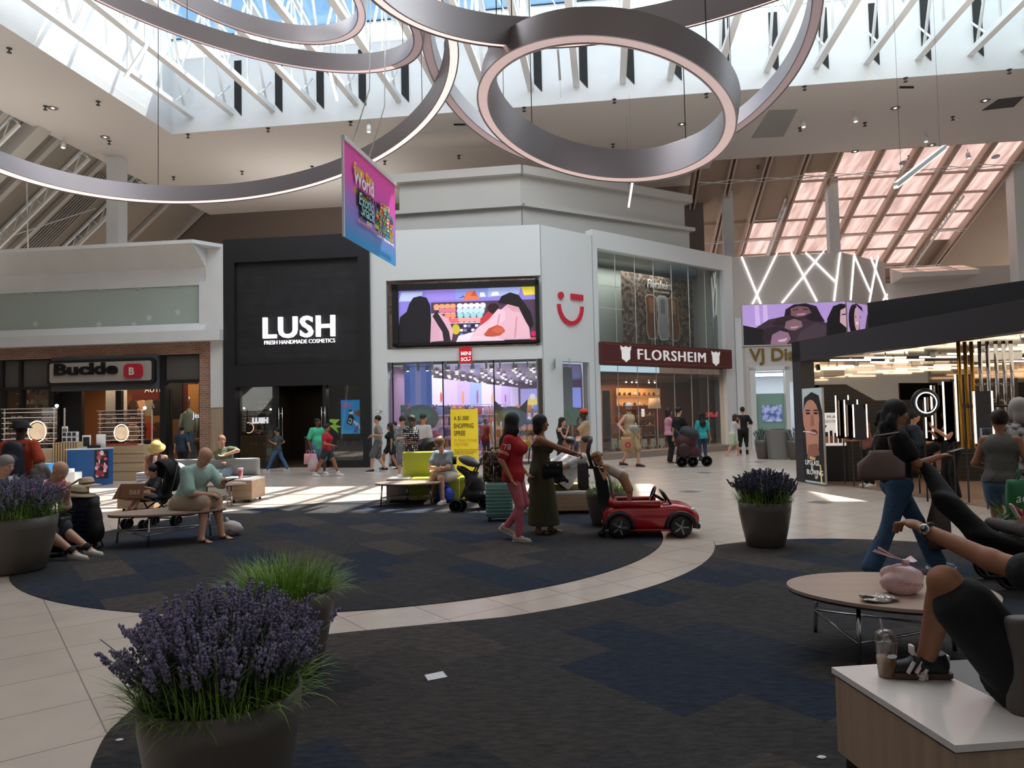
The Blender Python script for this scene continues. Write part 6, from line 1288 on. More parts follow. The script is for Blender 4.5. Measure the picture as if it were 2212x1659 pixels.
def person(label,loc,face,H=1.7,skn='mid',pel=(0,0,.92),lean=0,side=0,twist=0,head=(0,0),LF=(0,.1,0),RF=(0,-.1,0),LH=(.02,.27,.78),RH=(.02,-.27,.78),
           w=1.,belly=0.,bust=0.,top=None,bot=None,dress=None,shoes=('sneaker','e8e8e8'),hair=('short','1c1614'),vox=.016,lp=None,rp=None,lk=None,rk=None,hat=None,curl=.5,sock=None,parts=(),sunglass=False,toes=(0,0),beard=False,lying=None):
    """pose in the figure's own frame: (forward, left, up) for a body 1.70 m tall"""
    k=H/1.7; a=radians(face); f=np.array([sin(a),-cos(a),0]); l=np.array([cos(a),sin(a),0]); u=np.array([0,0,1.]); L0=np.array(loc,float)
    def T(p): return L0+(f*p[0]+l*p[1]+u*p[2])*k
    root=thing('person',label,'person',tuple(L0)); fem=bust>0
    # spine frame
    ln=radians(lean); sd=radians(side); su=nrm(f*sin(ln)+u*cos(ln)*cos(sd)+l*sin(sd)); sf=nrm(f*cos(ln)-u*sin(ln)); sl_=np.cross(su,sf); 
    if lying is not None: pass
    tw=radians(twist); sfc=sf*cos(tw)+sl_*sin(tw); slc=np.cross(su,sfc)
    P=T(pel); sp=lambda z,ff=0,ll=0,c=False: P+(su*z+(sfc if c else sf)*ff+(slc if c else sl_)*ll)*k
    sh=(.148 if fem else .168)*w**.5
    neck=sp(.49,.0,0,1); SL=sp(.43,-.01,sh,1); SR=sp(.43,-.01,-sh,1)
    hp=.085*w**.5; HL=sp(-.03,0,hp); HR=sp(-.03,0,-hp)
    def leg(F,Hp,kp):
        A=T((F[0],F[1],F[2]+.075)); pole=f if kp is None else f*kp[0]+l*kp[1]+u*kp[2]
        return ik(Hp,A,.415*k,.415*k,pole)
    KL,AL=leg(LF,HL,lk); KR,AR=leg(RF,HR,rk)
    def arm(Hd,S_,pp,sg):
        pole=(-f*.7+l*.5*sg-u*.5) if pp is None else f*pp[0]+l*pp[1]+u*pp[2]
        return ik(S_,T(Hd),.29*k,.255*k,pole)
    EL,WLh=arm(LH,SL,lp,1); ER,WRh=arm(RH,SR,rp,-1)
    hy,hpch=radians(head[0]),radians(head[1]); hb=nrm(su*.5+u*.5) if lying is None else su
    hf=nrm(sfc-hb*(sfc@hb)) if abs(sfc@hb)<.95 else sf; hl=np.cross(hb,hf); hf=hf*cos(hy)+hl*sin(hy); hl=np.cross(hb,hf); hf2=nrm(hf*cos(hpch)-hb*sin(hpch)); hu=np.cross(hf2,hl); hf=hf2
    C=neck+(hb*.095+hf*.015)*k+hu*.072*k; hc=k if H>1.3 else k*1.28
    hp_=lambda ff,ll,uu: C+(hf*ff+hl*ll+hu*uu)*hc
    Rh=np.stack([hl,hf,hu],1)
    m_sk=skin(skn); fine=vox<.013
    # ---- body
    s=SDF(vox)
    wf=w
    fl_=(sf,.7)
    wh_=wf**.55; s.cone(sp(-.02,0,.055),sp(-.02,0,-.055),.108*wh_*k,.108*wh_*k,.03,flat=(sf,.9)); s.cone(sp(.0),sp(.15,.0),.125*wf*k,.11*wf*k*(1 if not fem else .95),.04,flat=(sf,.78))
    s.cone(sp(.15),sp(.33,0,0,1),.115*wf*k,.135*wf*k,.04,flat=(sfc,.75)); s.cone(sp(.36,0,.07,1),sp(.36,0,-.07,1),.105*k*wf**.5,.105*k*wf**.5,.04,flat=(sfc,.85))
    if belly: s.ell(sp(.10,.06,0),np.array([.13*wf,.10+belly,.13])*k,np.stack([sl_,sf,su],1),.05)
    if bust:
        for q in (-1,1): s.ell(sp(.31,.10,q*.065,1),np.array([.062,.06,.06])*k*(1+bust),None,.03)
    for S_ in (SL,SR): s.cone(neck-hb*.035*k,S_,.042*k,.045*k,.035); s.ell(S_,np.array([.05,.05,.05])*k*w**.3,None,.03)
    s.cone(neck-su*.04*k,C-hu*.03*k,.052*k*(.88 if fem else 1),.048*k,.02)
    tw_=.088*w; 
    for Hp,K_,A_,F in ((HL,KL,AL,LF),(HR,KR,AR,RF)):
        s.cone(Hp,K_,tw_*k,.056*k*w**.5,.03); s.cone(K_,A_,.053*k*w**.5,.036*k,.02); dn=nrm(A_-K_); cb=nrm(np.cross(np.cross(dn,f),dn)); s.ell(K_+(A_-K_)*.28-cb*.018*k,np.array([.048,.052,.10])*k*w**.5,np.stack([np.cross(dn,cb),cb,dn],1),.025)
    for S_,E_,W_,sg,Hd in ((SL,EL,WLh,1,LH),(SR,ER,WRh,-1,RH)):
        s.cone(S_,E_,.048*k*w**.6,.038*k*w**.4,.02); s.cone(E_,W_,.039*k*w**.4,.026*k,.02)
        # hand
        d=nrm(W_-E_); n_=nrm(np.cross(d,l*sg)) if abs(d@l)<.9 else nrm(np.cross(d,u)); b_=np.cross(n_,d)*sg # b_: thumb side
        if (b_@(f+u*.2))<0: b_=-b_
        pn=np.cross(d,b_)*sg
        if pn@(-l*sg)<0: pn=-pn      # palm normal points to the body
        pc=W_+d*.045*k; s.cone(W_,W_+d*.06*k,.024*k,.028*k,.012,flat=(pn,.55)); s.cone(W_+d*.05*k+b_*.022*k,W_+d*.05*k-b_*.022*k,.02*k,.018*k,.012,flat=(pn,.65))
        fr=.0085*k if fine else .010*k
        for i,ln_ in enumerate((.075,.082,.078,.062)):
            o=W_+d*.082*k+b_*(.027-.018*i)*k; c1=nrm(d*cos(curl*.9)+pn*sin(curl*.9)); c2=nrm(d*cos(curl*2.1)+pn*sin(curl*2.1)); m1=o+c1*ln_*.5*k; s.cone(o-d*.01*k,m1,fr*1.08,fr,.004); s.cone(m1,m1+c2*ln_*.5*k,fr,fr*.85,.003)
        tb=W_+d*.03*k+b_*.025*k; t1=tb+nrm(d*.7+b_*.7+pn*.2)*.035*k; s.cone(tb,t1,.012*k,fr*1.1,.006); s.cone(t1,t1+nrm(d+pn*.5)*.03*k,fr*1.1,fr,.004)
    # bare or shod feet: foot inside body
    foot=[]
    for A_,K_,ty,F in ((AL,KL,toes[0],LF),(AR,KR,toes[1],RF)):
        yw=radians(ty if not hasattr(ty,'__len__') else ty[0]); pt=0 if not hasattr(ty,'__len__') else radians(ty[1]); ff=f*cos(yw)+l*sin(yw); ff=nrm(ff*cos(pt)+u*sin(pt)); fu=nrm(np.cross(np.cross(ff,u),ff)); he=A_-fu*.045*k-ff*.045*k; to=A_-fu*.055*k+ff*.15*k
        foot.append((A_,ff,fu)); s.cone(A_,A_-fu*.035*k-ff*.02*k,.036*k,.032*k,.015); s.cone(A_-fu*.03*k,A_-fu*.055*k+ff*.11*k,.034*k,.026*k,.02,flat=(fu,.8))
        if shoes and shoes[0]=='sandal':
            lt=np.cross(fu,ff)
            for i in range(5): o=A_-fu*.06*k+ff*.12*k+lt*(i-2)*.015*k; s.cone(o,o+ff*(.045-.004*abs(i-1))*k,.010*k,.008*k,.004)
    # head
    s.ell(hp_(-.012,0,.035),np.array([.074,.094,.085])*hc,Rh,.02); s.ell(hp_(.02,0,-.035),np.array([.056,.07,.07])*hc,Rh,.03); s.ell(hp_(.065,0,-.085),np.array([.024,.02,.018])*hc,Rh,.02)
    s.cone(hp_(.088,0,.012),hp_(.103,0,-.022),.009*hc,.014*hc,.012); s.ell(hp_(.085,0,-.052),np.array([.024,.012,.008])*hc,Rh,.008); s.ell(hp_(.084,0,-.063),np.array([.02,.011,.008])*hc,Rh,.008)
    for q in (-1,1):
        s.ell(hp_(.097,q*.031,.008),np.array([.017,.012,.011])*hc,Rh,.012,True); s.ell(hp_(.068,q*.04,-.02),np.array([.018,.018,.016])*hc,Rh,.015); s.ell(hp_(-.01,q*.075,-.01),np.array([.009,.018,.03])*hc,Rh,.006); s.cone(hp_(.086,q*.015,.028),hp_(.078,q*.045,.027),.007*hc,.006*hc,.01)
    s.build('body',m_sk,root)
    if H>0:
        for q in (-1,1):
            b=MB(); b.ell(hp_(.0765,q*.031,.006),(.0105*hc,)*3,8); b.ell(hp_(.0848,q*.031,.006),(.0048*hc,.0035*hc,.0048*hc),6,1); b.build('eye',[mat('eye_white','cfc8c0',.3),mat('iris','1d120c',.2)],root)
        b=MB(); b.ell(hp_(.093,0,-.0585),(.021*hc,.008*hc,.007*hc),8,R=Matrix(Rh.tolist())); b.build('lips',mat('lips_'+skn,{'light':'b06a60','pale':'b06a60','mid':'8f5048','tan':'804640','dark':'5a2c28','deep':'3a2020'}[skn],.5),root)
        if not sunglass and hair[0]!='bald':
            for q in (-1,1): b=MB(); b.tube([hp_(.089,q*.014,.031),hp_(.089,q*.032,.036),hp_(.074,q*.05,.03)],.0035*hc,5); b.build('eyebrow',mat('hair_'+hair[1],hair[1],.7),root)
    if sunglass:
        b=MB()
        for q in (-1,1): b.ell(hp_(.1,q*.034,.004),(.026*hc,.009*hc,.02*hc),10,R=Matrix(Rh.tolist())); b.tube([hp_(.09,q*.06,.01),hp_(-.01,q*.082,.012)],.003*hc,5)
        b.tube([hp_(.107,-.015,.008),hp_(.107,.015,.008)],.003*hc,5); b.build('sunglasses',mat('lens_dark','120c0e',.1,spec=.9),root)
    # ---- hair
    hm=mat('hair_'+hair[1],hair[1],.5,var=.25,vscale=40,stretch=(1,1,.15)); hk=hair[0]
    def keep(sd): return sd
    if hk!='bald':
        h=SDF(vox)
        if hk=='curly':
            rr=random.Random(3)
            for i in range(70):
                th=rr.uniform(0,2*pi); ph=rr.uniform(-.35,1.5); r=1.; d=(cos(ph)*cos(th),cos(ph)*sin(th),sin(ph))
                if d[0]>.55 and d[2]<.35: continue
                h.ell(hp_(-.015+.1*d[0],.092*d[1],.04+.092*d[2]),np.full(3,rr.uniform(.02,.034))*hc,None,.006)
        else:
            t_=.012 if hk in ('short','buzz') else .018
            if hk=='buzz': t_=.004
            h.ell(hp_(-.018,0,.042),np.array([.074+t_,.092+t_,.083+t_])*hc,Rh,.01)
            if hk in ('long','wavy'):
                ln_=.30 if len(hair)<3 else hair[2]
                h.cone(hp_(-.05,0,.02),hp_(-.07,0,-.1),.085*hc,.085*hc,.03,flat=(hf,.75)); h.cone(hp_(-.07,0,-.1),neck-u*.12*k-sfc*.12*k,.085*hc,.1*hc,.03,flat=(sfc,.6)); h.cone(neck-u*.1*k-sfc*.12*k,neck-u*ln_*k-sfc*.14*k,.1*hc,(.05 if hk=='long' else .085)*hc,.03,flat=(sfc,.55))
                for q in (-1,1): h.cone(hp_(-.04,q*.068,.02),hp_(-.045,q*.08,-.11),.03*hc,.035*hc,.02); h.cone(hp_(-.045,q*.08,-.11),neck-u*(ln_*.75)*k+slc*q*.09*k+sfc*(.02 if hk=='wavy' else -.05)*k,.036*hc,.022*hc,.02)
                if hk=='wavy':
                    rr=random.Random(5)
                    for i in range(60): z=rr.uniform(-.42,0.02); h.ell(hp_(-.1+rr.uniform(-.05,.04)-z*.05,rr.uniform(-.1,.1),z),np.array([.028,.03,.055])*rr.uniform(.7,1.1)*hc,Rh,.02)
            if hk=='bob': h.cone(hp_(-.04,0,.02),hp_(-.05,0,-.08),.088*hc,.085*hc,.03,flat=(hf,.85)); [h.cone(hp_(.0,q*.075,.02),hp_(.01,q*.08,-.08),.03*hc,.028*hc,.02) for q in (-1,1)]
            if hk=='bun': h.ell(hp_(-.085,0,.085),np.full(3,.042)*hc,None,.015)
            if hk=='pony': h.cone(hp_(-.1,0,.04),hp_(-.15,0,-.08),.03*hc,.035*hc,.015); h.cone(hp_(-.15,0,-.08),hp_(-.13,0,-.24),.035*hc,.015*hc,.015)
        # carve the face
        h.ell(hp_(.075,0,-.035),np.array([.062 if hk!='short' else .07,.07,.085])*hc,Rh,.008,True)
        if hk in('short','buzz'): h.cut(hp_(0,0,-.055),-hu)
        if hk in ('short','buzz','bun','pony'):
            for q in (-1,1): h.ell(hp_(.03,q*.085,-.05),np.array([.03,.05,.05])*hc,Rh,.006,True)
        h.build('hair',hm,root)
    if beard: h=SDF(vox); h.ell(hp_(.035,0,-.05),np.array([.062,.07,.055])*hc,Rh,.02); h.ell(hp_(.09,0,-.03),np.array([.03,.03,.02])*hc,Rh,.005,True); h.ell(hp_(.05,0,.02),np.array([.08,.09,.045])*hc,Rh,.005,True); h.build('beard',hm,root)
    if hat:
        hk_,hcol=hat[0],hat[1]; b=MB(); RM=Matrix(Rh.tolist()); c=hp_(-.012,0,.045); hmt=mat('hat_'+hcol,hcol,.8,bump=.2)
        if hk_=='cap' or hk_=='capback':
            b.lathe([(.095*hc,0),(.098*hc,.035*hc),(.08*hc,.075*hc),(.04*hc,.097*hc),(0,.1*hc)],18,c,R=RM,sy=1.12); sg=1 if hk_=='cap' else -1
            q=[]; 
            for i in range(9): an=pi*(i/8); q.append(c+RM@Vector((.09*hc*cos(an),sg*(.08+.085*sin(an))*hc,.0)))
            b.prism(q,RM@Vector((0,0,.008*hc)))
        elif hk_=='bucket': b.lathe([(.14*hc,-.035*hc),(.142*hc,-.03*hc),(.1*hc,.02*hc),(.09*hc,.07*hc),(.07*hc,.085*hc),(0,.09*hc)],20,c,R=RM,sy=1.15)
        elif hk_=='sun': b.lathe([(.17*hc,-.05*hc),(.172*hc,-.04*hc),(.105*hc,.0),(.1*hc,.05*hc),(.07*hc,.09*hc),(0,.1*hc)],22,c,R=RM,sy=1.12)
        b.build('hat',hmt,root)
    # ---- clothes
    def arms(sd,frac,g,col):
        for S_,E_,W_ in ((SL,EL,WLh),(SR,ER,WRh)):
            if frac<=0: continue
            if frac<=1: sd.cone(S_,S_+(E_-S_)*frac,(.048+g)*k*w**.6,(.046+g*1.4)*k*w**.5,.02)
            else: sd.cone(S_,E_,(.052+g)*k*w**.6,(.042+g)*k*w**.5,.02); sd.cone(E_,E_+(W_-E_)*(frac-1),(.042+g)*k*w**.5,(.034+g)*k,.02)
    def torso(sd,g,z0,z1=.47,straps=False):
        sd.cone(sp(z0),sp(.15),(.13+g)*wf*k,(.118+g)*wf*k,.04,flat=(sf,.82)); 
        if z0<0: wh_=wf**.55; sd.cone(sp(-.03,0,.058),sp(-.03,0,-.058),(.109+g)*wh_*k,(.109+g)*wh_*k,.03,flat=(sf,1.)); sd.cone(sp(-.03,0,.05),sp(-.09,0,.06),(.11+g)*wf*k,(.105+g)*wf*k,.03,flat=(sf,.95)); sd.cone(sp(-.03,0,-.05),sp(-.09,0,-.06),(.11+g)*wf*k,(.105+g)*wf*k,.03,flat=(sf,.95))
        sd.cone(sp(.15),sp(.33,0,0,1),(.118+g)*wf*k,(.138+g)*wf*k,.04,flat=(sfc,.77)); sd.cone(sp(.36,0,.07,1),sp(.36,0,-.07,1),(.105*wf**.5+g)*k,(.105*wf**.5+g)*k,.04,flat=(sfc,.88))
        if belly: sd.ell(sp(.10,.06,0),(np.array([.13*wf,.10+belly,.13])+g)*k,np.stack([sl_,sf,su],1),.05)
        if bust:
            for q in (-1,1): sd.ell(sp(.31,.10,q*.065,1),(np.array([.062,.06,.06])*(1+bust)+g)*k,None,.03)
    if top:
        col,slv=top[0],top[1]; z0=top[2] if len(top)>2 else -.06; kind=top[3] if len(top)>3 else 'tee'; g=.016; sd=SDF(vox); torso(sd,g,z0)
        if kind=='tee':
            for S_ in (SL,SR): sd.cone(neck-hb*.05*k,S_,(.040+g)*k,(.047+g)*k*w**.4,.03)
        elif kind=='tank':
            for q in (-1,1): sd.cone(sp(.36,.03,q*.085,1),sp(.475,-.0,q*.085,1),.055*k,.03*k,.02)
        arms(sd,slv if kind=='tee' else 0,g,col)
        sd.cut(sp(z0-.04),-su)
        if kind=='tee': sd.ell(neck+(sfc*.03+su*.035)*k,np.full(3,.066)*k,None,.006,True)
        if kind=='strapless': sd.cut(sp(.375),su)
        o=sd.build(top[4] if len(top)>4 else ('shirt' if kind=='tee' else 'top'),col if not isinstance(col,str) else mat('cloth_'+col,col,.85,bump=.7,bscale=9),root)
    if bot:
        col,fr=bot[0],bot[1]; g=(bot[2] if len(bot)>2 else .012)*.7; fl2=bot[3] if len(bot)>3 else 1.; sd=SDF(vox)
        wh_=wf**.55; sd.cone(sp(-.03,0,.058),sp(-.03,0,-.058),(.103+g)*wh_*k,(.103+g)*wh_*k,.03,flat=(sf,.98)); sd.cone(sp(-.02),sp(.07),(.126+g)*wf*k,(.118+g)*wf*k,.03,flat=(sf,.82))
        for Hp,K_,A_ in ((HL,KL,AL),(HR,KR,AR)):
            if fr<=.5: e=Hp+(K_-Hp)*(fr*2); sd.cone(Hp,e,(tw_+g)*k,((tw_+.056*w**.5)*.5+g*1.6)*k*fl2,.025)
            else:
                sd.cone(Hp,K_,(tw_+g)*k,(.058*w**.5+g)*k,.025); q=(fr-.5)*2; e=K_+(A_-K_)*q; sd.cone(K_,e,(.056*w**.5+g)*k,(.042+g*(1+q))*k*fl2,.02); 
                if fl2<1.3: dn=nrm(A_-K_); cb=nrm(np.cross(np.cross(dn,f),dn)); sd.ell(K_+(A_-K_)*.28-cb*.018*k,(np.array([.048,.052,.10])*w**.5+g*.6)*k,np.stack([np.cross(dn,cb),cb,dn],1),.025)
        if pel[2]>.7 or H<1.2: sd.cut(sp(.085),su)
        if fr>.9 and pel[2]>.7: sd.cut(L0+u*.03,-u)
        if not isinstance(col,str): mm=col
        elif col.startswith('denim'): mm=mat(col,col[5:],.9,var=.18,vscale=14,bump=.3,bscale=50)
        else: mm=mat('cloth_'+col,col,.85,bump=.7,bscale=9)
        sd.build('trousers' if fr>.55 else 'shorts',mm,root)
    if dress:
        col,ztop,zhem,wh,slv=dress; sd=SDF(vox); torso(sd,.012,0)
        if slv>=0:
            for S_ in (SL,SR): sd.cone(neck-hb*.045*k,S_,.054*k,.062*k,.03)
            arms(sd,slv,.012,col)
        mid=(KL+KR)/2; a_=sp(0); hem=T((pel[0]*.3+(LF[0]+RF[0])*.35,pel[1]*.3+(LF[1]+RF[1])*.35,zhem)); 
        if pel[2]>.7: sd.cone(a_,a_+(hem-a_)*.98,.16*wf*k,wh*k,.05,flat=(f,.9)); sd.cone(sp(-.05,-.02,.05),sp(-.05,-.02,-.05),.135*wf*k,.135*wf*k,.03)
        if ztop<.44: sd.cut(sp(ztop),su)
        elif slv>=0: sd.ell(neck+(sfc*.03+su*.03)*k,np.full(3,.07)*k,None,.006,True)
        if pel[2]>.7: sd.cut((hem),(-u))
        sd.build('dress',col if not isinstance(col,str) else mat('cloth_'+col,col,.85,bump=.7,bscale=8),root)
    if shoes:
        for A_,ff,fu in foot:
            lt=np.cross(fu,ff)
            if shoes[0]=='sneaker':
                sd=SDF(vox*.8); sd.cone(A_-ff*.035*k-fu*.03*k,A_+ff*.03*k-fu*.03*k,.045*k,.042*k,.015); sd.cone(A_+ff*.02*k-fu*.035*k,A_+ff*.14*k-fu*.052*k,.042*k,.033*k,.02,flat=(fu,.85)); sd.cone(A_-ff*.03*k,A_-ff*.035*k-fu*.03*k,.043*k,.045*k,.01); sd.cut(A_+fu*.012*k,fu*.9+ff*.1); sd.cut(A_-fu*.074*k,-fu); o=sd.build('shoe',mat('shoe_'+shoes[1],shoes[1],.6),root)
                b=MB(); pr=[(-.085,.03),(-.07,.042),(0,.04),(.08,.047),(.14,.042),(.178,.022),(.182,0),(.178,-.022),(.14,-.042),(.08,-.047),(0,-.04),(-.07,-.042),(-.085,-.03)]
                b.prism([A_-fu*.077*k+(ff*x+lt*y)*k for x,y in pr],fu*.02*k); b.build('sole',mat('sole_'+(shoes[2] if len(shoes)>2 else 'e4e0da'),(shoes[2] if len(shoes)>2 else 'e4e0da'),.6),o)
            elif shoes[0]=='sandal':
                b=MB(); pr=[(-.075,.03),(0,.036),(.09,.046),(.15,.04),(.18,0),(.15,-.04),(.09,-.046),(0,-.036),(-.075,-.03)]
                b.prism([A_-fu*.082*k+(ff*x+lt*y)*k for x,y in pr],fu*.014*k); b.tube([A_+(ff*.07-fu*.06+lt*.045)*k,A_+(ff*.085-fu*.022)*k,A_+(ff*.07-fu*.06-lt*.045)*k],.011*k,6); b.build('sandal',mat('shoe_'+shoes[1],shoes[1],.6),root)
    if sock:
        for (A_,ff,fu),K_ in zip(foot,(KL,KR)): b=MB(); b.tube([A_,A_+(K_-A_)*sock[1]],[.046*k,.05*k],12); b.build('sock',mat('cloth_'+sock[0],sock[0],.9),root)
    root['_j']=0; del root['_j']
    return dict(root=root,LH=WLh+nrm(WLh-EL)*.07*k,RH=WRh+nrm(WRh-ER)*.07*k,LW=WLh,RW=WRh,LE=EL,RE=ER,SL=SL,SR=SR,HL=HL,HR=HR,KL=KL,KR=KR,AL=AL,AR=AR,neck=neck,head=C,hp=hp_,sp=sp,f=f,l=l,k=k,T=T,Rh=Rh,sf=sfc,sl=slc,su=su)
# ================================================================ people
DOTS=mat('polka_dots','111114',.8); 
def dots():
    nt=DOTS.node_tree; N=nt.nodes; L=nt.links; tc=N.new('ShaderNodeTexCoord'); v=N.new('ShaderNodeTexVoronoi'); v.inputs['Scale'].default_value=22; v.inputs['Randomness'].default_value=.25; L.new(tc.outputs['Object'],v.inputs['Vector'])
    r=N.new('ShaderNodeValToRGB'); r.color_ramp.interpolation='CONSTANT'; e=r.color_ramp.elements; e[0].color=(.8,.8,.78,1); e[1].position=.3; e[1].color=(.006,.006,.008,1); L.new(v.outputs['Distance'],r.inputs[0]); L.new(r.outputs[0],N['Principled BSDF'].inputs['Base Color'])
dots()
FLORAL=mat('floral_cloth','cfc4c0',.85,col2='a03a4a',vscale=11); FLOR2=mat('pale_print','c8c4c4',.85,col2='3a3434',vscale=16); GREYP=mat('grey_print','8a8e90',.85,col2='5a6064',vscale=14); BLUEP=mat('blue_print','8fb4c4',.85,col2='c8a070',vscale=12)
DEN='denim'
def at(px,py,pt=None):
    p=fl(px,py); return (p.x,p.y,0.),(atY(px,pt,p.y).z if pt else 1.7)
def PY(px,Y,pt): p=atY(px,900,Y); return (p.x,Y,0.),atY(px,pt,Y).z
def walk(s,h=0.): return dict(LF=(s,.09,0),RF=(-s,-.09,h),pel=(0,0,.92-abs(s)*.12))
PP={}
loc,H=at(1112,1168,893); PP['red']=person('woman with long black hair in a red jersey and pink trousers, her back half turned',loc,72,H,'mid',w=1.08,bust=.25,top=('a51422',.75,-.09),bot=('b8606c',.98,.006,.95),hair=('long','0e0b0c',.34),LF=(-.14,.08,.10),RF=(.08,-.08,0),RH=(.03,-.22,.86),LH=(.1,.22,.9),head=(75,0),shoes=('sneaker','b5a596','c4b4a6'),vox=.009,toes=((0,-25),0))
loc,H=at(1172,1152,897); PP['olive']=person('woman in a long olive strapless dress pushing the red toy car',loc,88,H,'tan',w=1.12,bust=.3,dress=('3b3a1e',.36,.13,.26,-1),hair=('bob','14100f'),LF=(.12,.09,0),RF=(-.06,-.09,0),RH=(.62,-.12,1.1),LH=(.6,.16,1.06),head=(-8,0),shoes=('sandal','2a1d16'),vox=.009,curl=.9)
p=atY(1352,1080,9.42); PP['kid']=person('curly haired toddler in a cream vest and tan shorts leaning from the red toy car',(p.x,p.y,.30),-90,.94,'mid',pel=(.10,0,.88),lean=62,LF=(-.02,.09,0),RF=(-.1,-.09,0),LH=(.62,.14,1.02),RH=(.66,-.12,.98),lk=(-.2,0,0),rk=(-.2,0,0),head=(0,5),top=('b8aca0',0,-.06,'tank'),bot=('a5805e',.42,.03),hair=('curly','8f6238'),shoes=None,vox=.008,curl=1.2)
p=atY(1224,1050,11.7); PP['rec']=person('man in a white polo shirt reclining on the bench behind the toy car',(p.x,p.y,0),-90,1.75,'light',pel=(0,0,.53),lean=-38,LF=(.6,.12,.25),RF=(.55,-.1,.22),LH=(.28,.1,.66),RH=(.2,-.16,.74),rp=(-.3,-.8,-.6),head=(0,20),top=('c9c6c4',.8,-.08),bot=('14151a',.5,.02),hair=('buzz','3a2c24'),shoes=('sneaker','303030'),belly=.03,vox=.01)
p=atY(1203,1050,12.4); person('person in a white tee slumped on the bench, mostly hidden behind the olive dress',(p.x,p.y,0),-75,1.65,'mid',pel=(0,0,.50),lean=-25,LF=(.45,.1,0),RF=(.45,-.1,0),LH=(.3,.1,.75),RH=(.3,-.1,.75),top=('d0ced0',.8),bot=('2a2c34',.5),hair=('short','17130f'),vox=.012)
loc,H=PY(1214,18.6,902); person('woman with long dark hair in a black dress by the white corner column',loc,55,H,'light',bust=.15,dress=('101013',.47,.55,.2,-1),hair=('long','1a1311',.3),RH=(.2,-.02,1.35),LH=(.15,.2,1.1),shoes=('sneaker','202020'))
loc,H=PY(1262,18.0,884); PP['cap']=person('man in a tan shirt and shorts with an orange cap, hand at his mouth',loc,-80,H,'deep',top=('a58c70',.8,-.1),bot=('a08468',.5,.03),hair=('short','0c0a09'),hat=('cap','d8431f'),LH=(.18,.0,1.38),lp=(.3,.4,-.8),RH=(.05,-.3,.8),head=(0,0),shoes=('sneaker','6a5040'))
loc,H=at(1362,1008,869); PP['wcap']=person('man in a beige tank top, shorts and white cap carrying a paper bag',loc,50,H,'light',w=1.1,top=('b8a184',0,-.1,'tank'),bot=('a98c6a',.5,.03),hair=('buzz','4a3a2c'),hat=('cap','e4e2e0'),beard=True,RH=(.05,-.36,.93),LH=(.05,.33,.85),head=(-55,0),shoes=('sneaker','3a2226','2a2022'),**walk(.2,.04))
loc,H=at(1447,1000,882); PP['pink']=person('woman in a pink tee and black trousers pushing the dark red pram',loc,88,H,'mid',w=1.12,bust=.25,top=('c88aa0',.6,-.02),bot=('0e0e11',.98,.01,1.25),hair=('bob','2a1a15'),LH=(.42,.1,1.02),RH=(.42,-.12,1.02),shoes=('sandal','1a1414'),curl=.9)
loc,H=PY(1466,21.6,879); person('man in black standing behind the woman in the pink tee',loc,120,H,'light',top=('121214',.7,-.08),bot=('16161a',.98),hair=('short','17120f'),RH=(.35,-.15,1.0),shoes=('sneaker','1a1a1a'))
loc,H=at(1519,997,890); person('person with a long black ponytail in a turquoise tee seen from behind',loc,178,H,'mid',bust=.1,top=('2f9fa2',.85,-.1),bot=('denim2a3c54',.98,.008),hair=('long','0e0c0c',.18),shoes=('sneaker','2a2a2e'))
loc,H=at(1584,986,893); person('woman in a white tee and pale green shorts, hands raised to her face',loc,82,H,'light',w=1.05,bust=.2,lean=12,top=('c8c8ca',.7,-.05),bot=('b4c4a4',.42,.03),hair=('bob','3a2018'),RH=(.28,-.02,1.36),LH=(.26,.06,1.34),shoes=('sneaker','c08a90','d8d0cc'),**walk(.24,.0))
loc,H=at(1607,983,879); person('man in a black tee and long black shorts seen from behind near the jeweller',loc,165,H,'light',top=('0d0d10',.8,-.1),bot=('0f0f12',.55,.03),hair=('short','1a1410'),RH=(.2,-.2,1.1),shoes=('sneaker','101012'),sock=('0e0e10',.25),LF=(0,.12,0),RF=(.05,-.12,0))
loc,H=PY(1930,6.95,856); PP['jeans']=person('woman with wavy black hair in a black tee and ripped flared jeans holding a phone',loc,84,H,'tan',w=1.14,bust=.3,top=('08080a',.62,.03),bot=('denim34506c',1.,.012,1.45),hair=('wavy','0b0808',.3),RH=(.36,-.1,1.12),rp=(-.6,-.3,-.7),LH=(.34,.16,.93),head=(-6,10),shoes=('sneaker','7a8a9a'),vox=.0085,LF=(.38,.08,0),RF=(-.30,-.09,0),pel=(0,0,.88),curl=.8,toes=(0,0))
loc,H=PY(2157,7.6,884); PP['tank']=person('woman with dark tied hair in a grey tank top and denim shorts',loc,135,H,'tan',w=1.12,bust=.2,lean=6,top=('5c5854',0,-.02,'tank'),bot=('denim5f7f9c',.28,.02),hair=('bun','2a1716'),RH=(.22,-.2,1.0),LH=(.22,.16,1.0),head=(30,12),shoes=('sneaker','202020'),vox=.01,**walk(.1))
loc,H=PY(2203,7.9,861); person('woman with a grey white bob in a pale printed shirt at the right edge',loc,150,H,'light',w=1.15,bust=.1,top=(FLOR2,1.1,-.14),bot=('5a4c48',.98,.02),hair=('bob','a8a29c'),head=(25,5),shoes=('sneaker','c8b8b0'),vox=.01)
p=atY(1972,1000,12.95); person('woman in a dark blue top sitting on the tall makeup chair',(p.x,p.y,.26),80,1.62,'light',w=1.1,pel=(0,0,.56),lean=4,LF=(.3,.1,.1),RF=(.42,-.08,.16),LH=(.3,.08,.72),RH=(.3,-.08,.72),top=('26323e',1.2,-.05),bot=('1a1a20',.45,.02),hair=('bun','1a1110'),shoes=('sneaker','8a7a70'),bust=.1)
